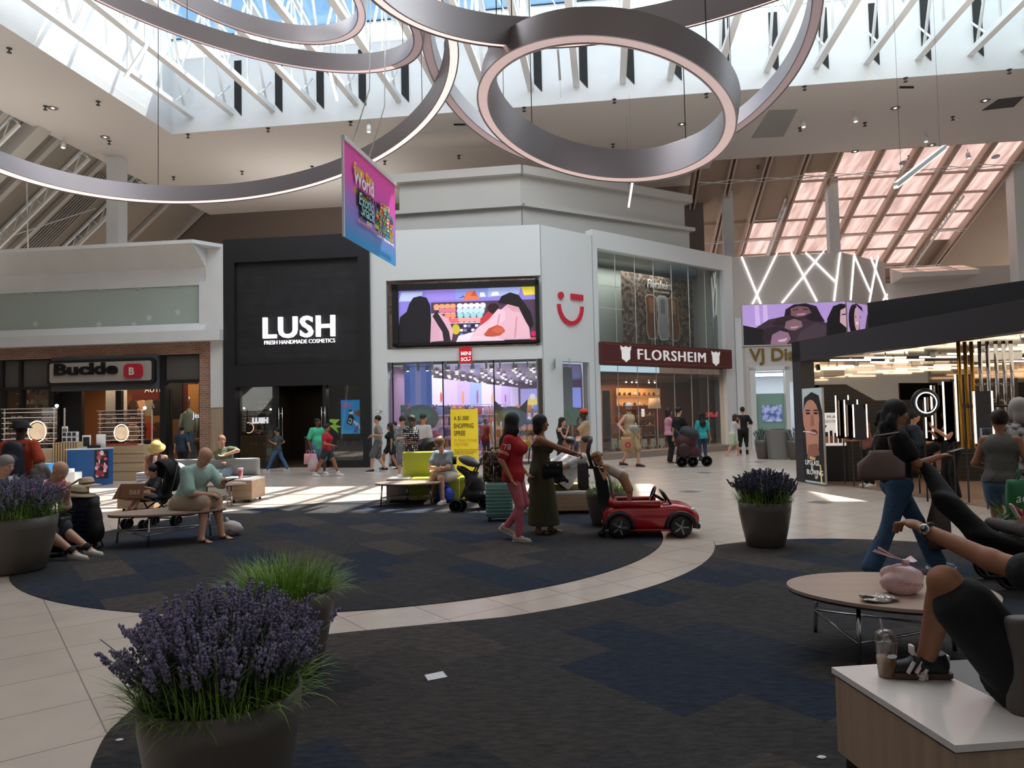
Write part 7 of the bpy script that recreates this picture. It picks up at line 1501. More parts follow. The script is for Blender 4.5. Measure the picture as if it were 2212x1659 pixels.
loc,H=PY(2052,12.5,880); person('makeup artist with dark red hair and tattooed arm in a black strapless top',loc,-85,H,'light',bust=.2,top=('0b0b0c',0,-.05,'strapless'),bot=('0b0b0c',.98,.02),hair=('long','431018',.2),LH=(.34,.05,1.3),RH=(.3,-.08,1.22),shoes=('sneaker','101010'))
p=atY(1876,1000,14.6); person('person in pink leaning behind the left makeup counter in the kiosk',(p.x,p.y,0),-80,1.6,'mid',lean=20,top=('8a5a58',.6),bot=('1a1a1a',.98),hair=('bun','1a1110'),LH=(.4,.1,1.0),RH=(.4,-.1,1.0))
p=atY(968,1000,13.55); PP['grey']=person('woman in a grey tee and sunglasses with tied back hair sitting on the lime bench',(p.x,p.y,0),-28,1.66,'light',w=1.12,bust=.2,pel=(0,0,.52),lean=24,LF=(.42,.14,0),RF=(.40,-.16,0),LH=(.42,-.02,.62),RH=(.40,.04,.66),lp=(.2,.8,-.6),rp=(.2,-.8,-.6),head=(-8,22),top=('7f8c94',.6,-.05),bot=('c0b4a8',.35,.02),hair=('bun','7a5a3c'),sunglass=True,shoes=('sneaker','d0c8c0'),vox=.01,curl=1.)
loc,H=PY(887,16.2,897); PP['dots']=person('woman in a short black and white polka dot dress looking at a cup',loc,42,H,'dark',w=1.08,bust=.25,dress=(DOTS,.47,.55,.24,.45),hair=('bun','15100e'),LH=(.3,.02,1.08),RH=(.3,-.05,1.06),head=(0,28),shoes=('sneaker','c8a0a0'))
loc,H=PY(914,17.6,893); person('man in a white and black polo seen from behind beside the polka dot dress',loc,150,H,'mid',top=('b8b8bc',.75,-.08),bot=('1a1a20',.6),hair=('buzz','2a2018'),shoes=('sneaker','303030'))
loc,H=PY(868,19.4,899); person('person with a dark bun in grey patterned clothes at the toy shop glass',loc,25,H,'light',top=(GREYP,.9,-.12),bot=('6a6a70',.6,.03),hair=('bun','1a1412'),LH=(.3,.05,1.1),RH=(.28,-.05,1.1),head=(0,25))
loc,H=PY(816,21.3,896); person('man in a grey tee and shorts walking left past the white pier',loc,-82,H,'light',top=('84807a',.75,-.1),bot=('5a5c60',.48,.03),hair=('short','120e0c'),RH=(.18,-.2,1.05),LH=(.12,.2,1.1),shoes=('sneaker','1e1e22','e0e0e0'),**walk(.2,.02))
loc,H=PY(842,22.0,913); person('woman with long dark hair in black walking left behind the man in grey',loc,-70,H,'mid',bust=.2,w=1.05,top=('15171a',.5,-.02),bot=('1a1c20',.3,.02),hair=('long','1c1513',.3),shoes=('sneaker','202226'),**walk(-.24,.03))
loc,H=PY(852,22.6,911); person('person in a green top half hidden behind the white pier walkers',loc,-60,H,'light',top=('4f9a7c',.8),bot=('2a2c34',.98),hair=('short','2a1d18'))
p=atY(936,1000,16.4); person('small child in pink sitting in the black buggy by the lime bench',(p.x,p.y,.22),-40,.8,'dark',pel=(0,0,.6),lean=-5,LF=(.5,.1,.1),RF=(.5,-.1,.1),LH=(.3,.1,.8),RH=(.3,-.1,.8),top=('c8607a',.8),bot=('d8d0d4',.6),hair=('short','14100e'),vox=.012)
loc,H=at(686,1024,902); PP['green']=person('man in a mint green tee and denim shorts carrying shopping bags',loc,50,H,'dark',w=1.2,belly=.03,top=('43b48c',.85,-.12),bot=('denim5a7690',.5,.04),hair=('buzz','0e0c0b'),RH=(.05,-.28,.82),LH=(.08,.27,.9),head=(25,0),beard=False,shoes=('sneaker','d8d8da'),LF=(.22,.1,0),RF=(-.2,-.1,0),pel=(0,0,.90))
loc,H=at(706,1029,912); PP['rs']=person('woman in a red tee, dark shorts and white trainers striding right past the black shop',loc,86,H,'tan',w=1.15,bust=.25,top=('a8142a',.5,-.02),bot=('2f3338',.28,.02),hair=('bun','1c1412'),RH=(.26,-.16,.98),LH=(.1,.2,.95),shoes=('sneaker','dcdadc'),sock=('e4e2e4',.14),LF=(.36,.08,0),RF=(-.36,-.08,0),pel=(0,0,.87))
loc,H=at(600,1018,921); PP['bj']=person('woman in a grey tee and blue jeans striding left past the black shop',loc,-88,H,'mid',w=1.12,bust=.25,top=('43494e',.6,-.02),bot=('denim3f6284',.99,.008,1.15),hair=('bun','171110'),LH=(.2,.14,1.12),RH=(.05,-.2,.98),shoes=('sneaker','c8c4bc'),LF=(.36,.08,0),RF=(-.36,-.08,0),pel=(0,0,.87))
p=atY(404,1100,9.85); PP['mint']=person('bald man in a mint polo sitting on the oval table with a phone',(p.x,p.y,0),68,1.80,'light',w=1.25,belly=.04,pel=(0,0,.49),lean=26,LF=(.44,.14,.0),RF=(.40,-.16,0),LH=(.56,.05,.72),RH=(.42,-.02,.58),rp=(.1,-.6,-.8),lp=(.1,.6,-.8),head=(-6,38),top=('9dbab2',.85,-.10),bot=('a3927e',.42,.035),hair=('bald','000000'),shoes=('sandal','14110f'),vox=.009,curl=1.)
p=atY(338,1100,11.0); PP['bkid']=person('dark haired child in the black stroller holding a cardboard box',(p.x,p.y,.18),-35,1.0,'light',pel=(0,0,.5),lean=4,LF=(.62,.16,.25),RF=(.62,-.14,.18),LH=(.4,.12,.78),RH=(.4,-.12,.78),head=(0,18),top=('3a4048',.8),bot=('8a8c90',.6),hair=('short','0f0b0a'),shoes=None,vox=.009,curl=.9)
p=atY(338,1050,13.9); PP['hat']=person('woman in a yellow sun hat and blue printed skirt sitting with a phone',(p.x,p.y,0),25,1.62,'mid',w=1.1,bust=.2,pel=(0,0,.54),lean=14,LF=(.45,.1,0),RF=(.45,-.12,0),LH=(.36,.02,.82),RH=(.34,-.04,.80),head=(0,24),top=('6a5048',0,-.05,'tank'),bot=(BLUEP,.62,.035),hair=('bob','5a4030'),hat=('sun','e0c478'),shoes=('sneaker','b8a8a0'),vox=.011,curl=1.)
p=atY(492,1050,15.2); PP['gs']=person('woman in an olive tee sitting with her elbow on the grey sofa back',(p.x,p.y,0),-12,1.66,'light',w=1.2,bust=.2,pel=(0,.0,.56),lean=0,side=-14,LF=(.45,.12,0),RF=(.45,-.1,0),LH=(.26,.12,.92),lp=(0,1,.1),RH=(.22,.06,.74),head=(25,8),top=('5f6a4e',.6),bot=('7a8690',.4,.03),hair=('short','a8705c'),shoes=('sneaker','b8b0a8'),vox=.012)
loc,H=PY(393,22.9,921); person('man in a navy tee with a white bag looking into the jeans shop window',loc,176,H,'light',w=1.15,top=('24364a',.8,-.12),bot=('15171c',.55,.03),hair=('short','0f0c0b'),RH=(.0,-.3,.85),LH=(.02,.3,.8))
loc,H=PY(44,9.9,908); PP['bp']=person('man in an orange tee with a bucket hat and navy backpack seen from behind',loc,-172,H,'deep',w=1.15,top=('b04424',.8,-.1),bot=('101014',.6,.03),hair=('short','0a0808'),hat=('bucket','17181b'),LH=(.1,.3,.9),RH=(.1,-.3,.9),vox=.011)
p=atY(64,1100,8.75); PP['fl']=person('bald man in a pink floral shirt bent over his phone behind the left planter',(p.x,p.y,0),82,1.72,'light',w=1.15,pel=(0,0,.5),lean=38,LF=(.70,.12,0),RF=(.72,-.14,0),LH=(.46,.06,.78),RH=(.44,-.06,.76),head=(0,25),top=(FLORAL,.9,-.06),bot=('2a3442',.45,.04),hair=('bald','000000'),shoes=('sneaker','c8c0b4','9a948c'),sock=('1a1a1e',.18),vox=.010,curl=1.1)
p=atY(-14,1100,9.1); person('person with cropped hair in a pale printed shirt at the left edge',(p.x,p.y,0),75,1.66,'light',pel=(0,0,.5),lean=18,LF=(.45,.1,0),RF=(.45,-.1,0),LH=(.4,.05,.8),RH=(.4,-.05,.8),head=(0,8),top=(mat('yellow_blue_print','c8c46a',.85,col2='7f9cb4',vscale=7),.9),bot=('3a3a40',.6),hair=('short','8a8480'),vox=.010)
for px,Y,pt,sk,c1,lab in ((1048,25.5,905,'mid','a01c28','person in a red tee inside the toy shop right of the yellow sign'),(1074,26.5,908,'light','c88aa0','person in pink browsing inside the toy shop'),(1088,25.8,915,'tan','7a5a6a','person in mauve browsing at the toy shop shelves')):
    loc,H=PY(px,Y,pt); person(lab,loc,160,H,sk,top=(c1,.7,-.08),bot=('3a3038',.98),hair=('short','17110f'),vox=.02)
# foreground person at right: leg up on the bench, straight arm
def FG(px,py,Y): return np.array(atY(px,py,Y))
hip=np.array([2.02,2.815,.58]); 
lo=np.array([hip[0],hip[1],0]); 
def loc_(P,a,k=1.75/1.7): f=np.array([sin(radians(a)),-cos(radians(a)),0]); l=np.array([cos(radians(a)),sin(radians(a)),0]); d=(np.array(P)-lo)/k; return (d@f,d@l,d[2])
FA_=-155
ank=FG(2003,1418,3.1); hand=FG(1995,1143,3.0); ra=FG(2110,1640,3.75)
PP['fg']=person('person in black shorts at the right edge with one foot up on the bench',tuple(lo),FA_,1.75,'tan',pel=(0,0,hip[2]/(1.75/1.7)),lean=-32,w=1.1,LF=(lambda q:(q[0],q[1],q[2]-.075))(loc_(ank,FA_)),RF=(lambda q:(q[0],q[1],0))(loc_(ra,FA_)),lk=(.06,.38,.9),rk=(.1,-1,.6),LH=loc_(hand,FA_),RH=(.15,-.35,.62),lp=(-.1,.0,-1),head=(0,0),top=('0b0b0d',.55,-.08),bot=('060608',.36,.03),hair=('short','14100e'),shoes=('sneaker','0c0c0e','4a2c20'),vox=.006,curl=.75,toes=((59,0),20))
# ================================================================ planters
POTM=mat('pot_taupe','5a544e',.38,spec=.4); SOIL=mat('soil','1a1512',.95)
LEAF=mat('leaf_grey_green','4c5a48',.6,var=.3,vscale=6); GRASS=mat('grass_blade','78983e',.6,var=.35,vscale=5); FLW=mat('lavender_purple','837a98',.8,var=.3,vscale=9); FLWD=mat('lavender_dark','3c3a50',.7,var=.3,vscale=9); LEAFD=mat('leaf_dark','28332e',.6,var=.3,vscale=6)
def blade(b,p,d,L,wd,droop,n=3):
    d=Vector(d).normalized(); sx=d.cross(Vector((0,0,1))); sx = sx.normalized() if sx.length>1e-3 else Vector((1,0,0)); pts=[]; q=Vector(p)
    for i in range(n+1):
        t=i/n; w_=wd*(1-t)**.6*.5; pts+= [q+sx*w_, q-sx*w_]; d=(d+Vector((0,0,-droop*.33*(t+.3)))).normalized(); q=q+d*(L/n)
    b.add(pts,[(2*i,2*i+1,2*i+3,2*i+2) for i in range(n)])
def planter(label,x,y,r=.30,h=.52,kind='lav',seed=1,nb=700,ns=110,scale=1.,group=None):
    rr=random.Random(seed); t=thing('planter',label,'planter',(x,y,0),group); p=Vector((x,y,0))
    b=MB(); b.lathe([(r*.62,0),(r*.72,.02*scale),(r*.86,h*.4),(r*.98,h*.8),(r,h),(r*.94,h),(r*.9,h-.05)],48,p); b.build('pot',POTM,t)
    b=MB(); b.lathe([(r*.9,h-.06),(0,h-.05)],24,p); b.build('soil',SOIL,t)
    if kind in('lav','lavdark','grass','mix'):
        b=MB()
        for i in range(nb if kind!='lavdark' else int(nb*.7)):
            a=rr.uniform(0,2*pi); q=r*sqrt(rr.uniform(.0,1))*.9 if kind=='grass' else r*rr.uniform(.55,.95); o=p+Vector((q*cos(a),q*sin(a),h-.05)); 
            el=rr.uniform(.6,1.5); a2=a+rr.uniform(-.7,.7); L=rr.uniform(.16,.3)*scale*(1.1 if kind=='grass' else 1); blade(b,o,(cos(a2)*cos(el),sin(a2)*cos(el),sin(el)),L,.007*scale,rr.uniform(.4,1.6),4)
        b.build('grass_blades',GRASS,t)
    if kind!='grass':
        b=MB(); c=MB(); dark=kind=='lavdark'
        for i in range(ns):
            a=rr.uniform(0,2*pi); q=sqrt(rr.uniform(0,1)); o=p+Vector((r*.7*q*cos(a),r*.7*q*sin(a),h-.05)); tip=p+Vector((r*1.25*q*cos(a)+rr.uniform(-.03,.03),r*1.25*q*sin(a)+rr.uniform(-.03,.03),h+(.36*(1-.45*q*q)+rr.uniform(-.06,.05))*scale)); 
            if rr.random()<.06: tip+=Vector((cos(a),sin(a),0))*.09*scale
            b.tube([o,(o+tip)/2+Vector((0,0,.03)),tip],.0022*scale,3,caps=False)
            nl=12
            for j in range(nl):
                tt=.2+.65*j/nl; q0=o.lerp(tip,tt); an=rr.uniform(0,2*pi); blade(b,q0,(cos(an),sin(an),.7),rr.uniform(.04,.07)*scale,.010*scale,.5,2)
            if rr.random()<.9:
                d=(tip-o).normalized(); L=rr.uniform(.06,.11)*scale
                for j in range(7):
                    cc=tip-d*L*j/7; 
                    for m_ in range(3): an=rr.uniform(0,2*pi); v=Vector((cos(an),sin(an),rr.uniform(-.3,.5)))*.008*scale; b2=c; s_=.0065*scale*rr.uniform(.7,1.2); q0=cc+v; b2.add([q0+Vector((s_,0,0)),q0+Vector((0,s_,0)),q0-Vector((s_,0,0)),q0-Vector((0,s_,0)),q0+Vector((0,0,s_*1.3)),q0-Vector((0,0,s_*1.3))],[(0,1,4),(1,2,4),(2,3,4),(3,0,4),(1,0,5),(2,1,5),(3,2,5),(0,3,5)])
        b.build('foliage',LEAFD if dark else LEAF,t); c.build('flowers',FLWD if dark else FLW,t)
    return t
planter('large taupe planter of purple lavender and grass in the foreground',-1.15,2.83,.30,.56,'lav',3,900,400)
planter('taupe planter of bright green grass behind the foreground lavender',-1.47,4.6,.31,.52,'grass',4,1300)
planter('wide planter of lavender cut by the left edge of the photo',-5.5,7.95,.41,.60,'lav',5,700,280,1.15)
planter('dark planter of blue-grey lavender standing on the right carpet edge',2.94,8.5,.30,.52,'lavdark',6,900,330)
planter('planter of green grass partly hidden behind the toy car handle',1.32,10.3,.30,.50,'grass',7,500)
_p=fl(1656,992); planter('small far planter left of the grey litter bin',_p.x,_p.y+.3,.26,.62,'lavdark',8,120,60,1.,None)
_p=fl(1727,994); planter('small far planter right of the grey litter bin',_p.x,_p.y+.3,.28,.62,'lavdark',9,120,60,1.,None)
planter('green grass planter at the far right edge beyond the stroller',5.0,7.0,.28,.5,'grass',10,250)
_p=fl(1687,993); t=thing('litter_bin','tapered grey metal litter bin between two small planters','bin',(_p.x,_p.y+.25,0)); b=MB(); q=t.location; b.add([q+Vector(v) for v in ((-.24,-.22,0),(.24,-.22,0),(.24,.22,0),(-.24,.22,0),(-.33,-.28,.95),(.33,-.28,.95),(.33,.28,.95),(-.33,.28,.95))],[(3,2,1,0),(4,5,6,7),(0,1,5,4),(1,2,6,5),(2,3,7,6),(3,0,4,7)]); b.build('body',mat('bin_grey','7f7c7a',.5),t); b=MB(); b.box(q+Vector((0,-.02,.955)),(.4,.3,.02)); b.build('lid_opening',BLK2,t)
DIA=mat('floor_inlay_grey','77736e',.35)
for px,py in ((1772,1085),(1491,1062),(1520,1021),(1637,998),(1345,1018),(1422,1011),(720,1013),(1230,1015)):
    c=fl(px,py); k=.23; v=[c+UD*k,c+VD*k,c-UD*k,c-VD*k]; b=MB(); b.prism([(q.x,q.y,.0005) for q in v],(0,0,.002)); struct(b.build('floor_inlay',DIA))
q=WM.P(S(WM,822,880),0,Z(WM,822,882)); t=thing('security_camera','small white camera and box on the white pier beside the black shop','camera',q); b=MB(); b.box(q+WM.n*.04,(.1,.08,.14)); b.build('housing',STEELW,t); b=MB(); b.ell(q+WM.n*.1-Vector((.06,0,.14)),.05,10); b.build('dome',WHT2,t)
# ================================================================ seating
OAK=wood('light_oak','b59a80','a58a70',.5,3.,'x'); WTOP=mat('white_solid_top','e4dedb',.15); LIME=mat('lime_upholstery','a8ab3a',.8,bump=.2,bscale=30); GREYU=mat('grey_vinyl','8f9090',.45); LEG=mat('bench_leg','3a3836',.4,.6); TANU=mat('olive_tan_cushion','8a7a4a',.8)
def unit(name,label,c,w,d,rz=0.,top=WTOP,body=OAK,h=.45,th=.03,cat='bench',back=None,seat=None,gap=.06,ov=.0):
    t=thing(name,label,cat,c); c=Vector(c); R=Matrix.Rotation(rz,3,'Z')
    b=MB(); b.box(c+Vector((0,0,(gap+h-th)/2)),(w,d,h-th-gap),rz=rz); b.build('body',body,t)
    if seat: b=MB(); b.rbox(c+Vector((0,0,h-.06)),(w+.01,d+.01,.12),.05,rz=rz); b.build('seat_cushion',seat,t)
    else: b=MB(); b.rbox(c+Vector((0,0,h-th/2)),(w+ov,d+ov,th),.01,rz=rz); b.build('top',top,t)
    if back:
        side,bh,bt=back; off=R@Vector({'+y':(0,d/2-bt/2,0),'-y':(0,-d/2+bt/2,0),'+x':(w/2-bt/2,0,0),'-x':(-w/2+bt/2,0,0)}[side]); dm=(w,bt,bh) if 'y' in side else (bt,d,bh)
        b=MB(); b.rbox(c+off+Vector((0,0,h+bh/2)),dm,.06,rz=rz); b.build('backrest',seat or GREYU,t)
    for sx in (-1,1):
        for sy in (-1,1): b=MB(); v=R@Vector((sx*(w/2-.08),sy*(d/2-.08),0)); b.tube([c+v,c+v+Vector((0,0,gap+.005))],.025,8); b.build('leg',LEG,t)
    return t
def on(px,Y,z=0): p=atY(px,900,Y); return (p.x,Y,z)
# left group
x=on(295,13.1); unit('bench_end','white topped pale wood bench end left of the woman in the yellow hat',(x[0]+.05,13.25,0),.66,.55,.0)
unit('sofa','long grey vinyl sofa behind the man in the mint polo',on(432,14.9),2.3,.62,0,seat=GREYU,body=GREYU,back=('+y',.36,.16))
unit('bench_end','white topped pale wood bench end with the red cup on it',on(533,14.4),.46,.75,0.)
unit('sofa','short grey vinyl seat under the woman in the yellow hat',on(345,14.1),.62,.62,0,seat=mat('pale_vinyl','b8b8b4',.5),body=mat('pale_vinyl','b8b8b4',.5),back=('+y',.3,.14))
# middle lime group
unit('sofa','lime upholstered bench with a raised back block in the middle of the hall',on(940,13.75),.92,.62,0.,seat=LIME,body=LIME,back=('-x',.0001,.1))
t=[o for o in bpy.data.objects if o.name.startswith('sofa')][-1]
b=MB(); p=Vector(on(921,13.95)); b.rbox(p+Vector((-.15,.1,.67)),(.66,.2,.5),.06); 
for o in bpy.data.objects:
    if o.get('label')=='lime upholstered bench with a raised back block in the middle of the hall': _lm=o
for o in list(_lm.children):
    if o.name.startswith('backrest'): bpy.data.objects.remove(o)
b.build('backrest',LIME,_lm)
unit('bench_end','white topped taupe bench end left of the lime seat',on(862,13.8),.42,.6,0.,body=mat('taupe_laminate','a09080',.5))
unit('sofa','lime upholstered seat under the woman in sunglasses',on(1000,13.9),.8,.6,0.,seat=LIME,body=LIME)
# right middle bench
unit('bench','white topped pale wood bench with a tan cushion behind the olive dress',on(1215,11.75),.86,.55,0.,h=.36,th=.05)
t=thing('seat_cushion','tan cushion on the white topped bench under the reclining man','cushion',on(1215,11.95,.36)); b=MB(); b.rbox(Vector(on(1215,11.95,.4)),(.8,.5,.08),.03); b.build('pad',TANU,t)
# foreground bench, right
t=thing('bench_end','white topped pale wood bench end in the right foreground with the iced drink','bench',(1.75,2.95,0)); 
A=fl(1796,1441,.45); B=fl(2063,1610,.45); C_=fl(2320,1592,.45); D=fl(1985,1428,.45); 
b=MB(); b.prism([(v.x,v.y,.425) for v in (A,B,C_,D)],(0,0,.025)); b.build('top',WTOP,t)
cn=(A+B+C_+D)/4; q=[cn+(v-cn)*.965 for v in (A,B,C_,D)]; b=MB(); b.prism([(v.x,v.y,.09) for v in q],(0,0,.335)); b.build('body',wood('bench_oak','b59c86','a78e78',.5,3.,'z'),t)
b=MB(); b.prism([(v.x,v.y,.415) for v in q],(0,0,.008)); b.build('shadow_gap',BLK2,t)
for v in q: w_=cn+(v-cn)*.85; b=MB(); b.tube([(w_.x,w_.y,0),(w_.x,w_.y,.095)],.025,8); b.build('leg',LEG,t)
t=thing('sofa','grey vinyl sofa with a taupe back under the person in black shorts','sofa',(2.1,2.9,0)); 
E_=D; F_=C_; G_=C_+(C_-B).normalized()*.9; H_=D+(C_-B).normalized()*.9
b=MB(); b.prism([(v.x+.012,v.y,.08) for v in (E_,F_,G_,H_)],(0,0,.35)); b.build('body',mat('sofa_grey','4c4a4a',.5),t)
b=MB(); b.prism([(v.x+.012,v.y,.38) for v in (E_,F_,G_,H_)],(0,0,.065)); b.build('seat_cushion',mat('seat_vinyl','5e6064',.35),t)
bk=fl(2195,1540,.45); b=MB(); b.rbox(Vector((2.075,2.70,.62)),(.5,.10,.37),.05,rz=radians(-8)); b.build('backrest',mat('back_taupe','5a5350',.6),t)
b=MB(); b.tube([(E_.x+.1,E_.y-.1,0),(E_.x+.1,E_.y-.1,.1)],.025,8); b.build('leg',LEG,t)
# ================================================================ oval tables
TT=wood('table_laminate','b09a8c','a89184',.28,2.); TEDGE=mat('table_edge','1d1a19',.5)
def oval(label,cx,cy,rx,ry,rz,legs,h=.42,bow=1.):
    t=thing('oval_table',label,'table',(cx,cy,0)); c=Vector((cx,cy,0)); R=Matrix.Rotation(rz,3,'Z'); N=56
    ol=[]; 
    for k in range(N): a=2*pi*k/N; e=rx*cos(a)*(1+.0*cos(a)); f_=ry*sin(a)*(1+.12*cos(a)); ol.append(R@Vector((e,f_,0)))
    b=MB(); b.prism([c+v+Vector((0,0,h-.02)) for v in ol],(0,0,.02)); b.build('tabletop',TT,t); b=MB(); b.prism([c+v*.993+Vector((0,0,h-.034)) for v in ol],(0,0,.014)); b.build('edge',TEDGE,t)
    pts=[Vector((x,y,0)) for x,y in legs]
    for p in pts: b=MB(); b.tube([p,Vector((p.x,p.y,h-.03))+(c-p)*.06],.014,8); b.build('leg',CHR,t)
    for i in range(len(pts)): 
        p,q=pts[i],pts[(i+1)%len(pts)]; b=MB(); b.tube([p+Vector((0,0,.16)),q+Vector((0,0,.16))],.008,6); b.build('stretcher',CHR,t)
    return t
oval('oval table in the right foreground with a knotted plastic bag',2.42,4.72,.62,.50,radians(-18),((2.13,5.2),(2.08,4.45),(2.85,4.75)))
oval('oval table at left on which the man in the mint polo sits',-4.62,9.65,.72,.40,radians(24),((-5.3,9.62),(-4.68,9.22),(-4.25,10.1)))
oval('oval table in the sun in front of the lime bench',-1.93,13.1,.60,.42,0.,((-2.40,12.95),(-1.5,13.1),(-2.0,13.5)))
oval('small pale table in the sun behind the man in the mint polo',on(472,13.6)[0],13.6,.5,.36,0.,((on(450,13.5)[0],13.4),(on(500,13.5)[0],13.5),(on(475,13.5)[0],13.85)))
# ================================================================ red ride-on car
RC=mat('car_red','b0101c',.22,coat=.6); CB=mat('car_black','121214',.45); cx0,cy0=1.15,9.46
t=thing('toy_car','red ride-on toy car with black arches and a tall black push handle','toy car',(1.76,cy0,0)); ca=radians(-4)
CM=Matrix.Translation((1.15,cy0+.03,0))@Matrix.Rotation(ca,4,'Z')
def loft(b,st,n=20,m=0):  # stations x, z0, z1, half width, roundness
    vs=[]
    for x,z0,z1,hw,ex in st:
        for k in range(n):
            a=2*pi*k/n; cx_,sx_=cos(a),sin(a); f_=lambda v:math.copysign(abs(v)**ex,v); vs.append((x,hw*f_(cx_),(z0+z1)/2+(z1-z0)/2*f_(sx_)))
    fs=[(i*n+k,i*n+(k+1)%n,(i+1)*n+(k+1)%n,(i+1)*n+k) for i in range(len(st)-1) for k in range(n)]; fs+=[tuple(range(n)),tuple((len(st)-1)*n+k for k in range(n-1,-1,-1))]
    return b.add(vs,fs,m,True)
b=MB(CM); loft(b,[(0,.14,.30,.20,.6),(.03,.11,.37,.26,.5),(.10,.10,.41,.285,.45),(.3,.10,.415,.29,.4),(.55,.10,.41,.29,.4),(.75,.10,.42,.29,.4),(.9,.11,.435,.285,.45),(1.02,.12,.42,.27,.5),(1.12,.13,.385,.25,.55),(1.19,.14,.33,.21,.6),(1.22,.16,.28,.16,.6)]); b.build('body',RC,t)
b=MB(CM); b.rbox((.42,0,.412),(.58,.42,.02),.06); b.build('cockpit',CB,t)
for s_ in (-1,1): b=MB(CM); b.rbox((.42,s_*.25,.435),(.62,.07,.07),.03); b.build('door_sill',RC,t)
b=MB(CM); b.rbox((.13,0,.445),(.12,.5,.08),.04); b.build('rear_deck',RC,t)
for xw in (.20,.97):
    for s_ in (-1,1):
        b=MB(CM); b.tube([(xw+.175*cos(radians(a)),s_*.285,.14+.175*sin(radians(a))) for a in range(-5,186,10)],.03,8); b.build('wheel_arch',CB,t)
        b=MB(CM); b.lathe([(.02,-.045),(.125,-.045),(.14,-.03),(.14,.03),(.125,.045),(.02,.045)],24,(xw,s_*.27,.14),R=Matrix.Rotation(pi/2,3,'X')); wh=b.build('wheel',CB,t)
        b=MB(CM)
        for k in range(5): a=2*pi*k/5; b.bar((xw+.02*cos(a),s_*.318,.14+.02*sin(a)),(xw+.095*cos(a),s_*.318,.14+.095*sin(a)),.022,.012,up=(0,1,0))
        b.lathe([(.03,0),(.025,.02)],10,(xw,s_*.312,.14),R=Matrix.Rotation(s_*-pi/2,3,'X')); b.build('rim',mat('rim_silver','8a8a8e',.3,.9),wh)
for s_ in (-1,1):
    b=MB(CM); b.ell((1.135,s_*.185,.33),(.045,.045,.04),12); b.build('headlight',mat('headlight','d8d8d0',.15,spec=.9),t)
b=MB(CM); b.rbox((1.2,0,.13),(.06,.42,.06),.02); b.build('bumper',CB,t)
b=MB(CM); b.rbox((.6,0,.10),(.5,.56,.03),.02); b.build('side_skirt',RC,t)
b=MB(CM); b.tube([(.86,-.22,.42),(.78,-.2,.56),(.78,.2,.56),(.86,.22,.42)],.014,8); b.build('windscreen_frame',CB,t); b=MB(CM); b.poly([(.86,-.21,.43),(.785,-.19,.555),(.785,.19,.555),(.86,.21,.43)]); b.build('windscreen',glassmat('screen_tint',(.7,.75,.8),.25,.6),t)
b=MB(CM); b.tube([(.66+.035*sin(a*pi/8),.1*cos(a*pi/8),.53+.09*sin(a*pi/8)) for a in range(16)],.014,6,closed=True); b.tube([(.66,0,.53),(.8,0,.44)],.02,8); b.build('steering_wheel',CB,t)
b=MB(CM); b.tube([(.45,-.1,.05),(.45,-.1,.1)],.02,6); b.lathe([(.0,-.02),(.04,-.02),(.04,.02),(0,.02)],12,(.45,-.1,.045),R=Matrix.Rotation(pi/2,3,'X')); b.build('caster',DSTEEL,t)
b=MB(CM); b.tube([(0,-.2,.05),(0,-.2,.14)],.02,6); b.lathe([(.0,-.025),(.05,-.025),(.05,.025),(0,.025)],12,(-.02,-.2,.055),R=Matrix.Rotation(pi/2,3,'X')); b.build('caster',CB,t)
PTB=mat('gloss_black','0e0f12',.15)
b=MB(CM); 
b.prism([(-.02,-.13,.30),(.12,-.13,.30),(.05,-.13,.88),(-.11,-.13,.88)],(0,.26,0)); b.build('push_tower',PTB,t)
b=MB(CM); 
for y_ in (-.15,.15): b.tube([(.16,y_,.35),(.12,y_,.7),(.05,y_,.88),(-.06,y_,.9)],.014,8)
b.build('tower_rails',CHR,t)
b=MB(CM); b.rbox((-.05,0,.89),(.26,.28,.03),.05); b.build('tray',CB,t)
b=MB(CM); b.tube([(-.12,-.14,.9),(-.17,-.14,1.08),(-.14,-.13,1.24),(-.12,0,1.27),(-.14,.13,1.24),(-.17,.14,1.08),(-.12,.14,.9)],.022,8); b.build('push_handle',CB,t)
b=MB(CM); b.rbox((-.24,0,.78),(.14,.3,.36),.05); b.build('rear_bag',mat('bag_grey','3a3735',.8),t)
# ================================================================ suitcases
def case(label,c,w,d,h,m,rz=0.,ribs=True,handle=None,cat='suitcase',wheels=True):
    t=thing('suitcase',label,cat,c); c=Vector(c); R=Matrix.Rotation(rz,3,'Z'); z0=.06 if wheels else 0
    b=MB(); b.rbox(c+Vector((0,0,z0+h/2)),(w,d,h),.05,rz=rz)
    if ribs:
        for k in range(8): b.rbox(c+Vector((0,0,z0+h*(.12+.1*k))),(w+.012,d+.012,h*.05),.05,rz=rz)
    b.build('shell',m,t)
    if wheels:
        for sx in (-1,1):
            for sy in (-1,1): b=MB(); v=c+R@Vector((sx*(w/2-.05),sy*(d/2-.05),.028)); b.lathe([(0,-.015),(.028,-.015),(.028,.015),(0,.015)],12,v,R=Matrix.Rotation(pi/2,3,'X')); b.tube([v,v+Vector((0,0,.04))],.012,6); b.build('wheel',DKF,t)
    if handle:
        b=MB(); 
        for s_ in (-.075,.075): b.tube([c+R@Vector((s_,-d/2+.03 if handle>0 else 0,z0+h)),c+R@Vector((s_,-d/2+.03 if handle>0 else 0,z0+h+abs(handle)))],.008,6)
        b.build('handle_tube',CHR,t); b=MB(); b.rbox(c+R@Vector((0,-d/2+.03 if handle>0 else 0,z0+h+abs(handle))),(.19,.03,.035),.01,rz=rz); b.build('handle_grip',DKF,t)
    return t
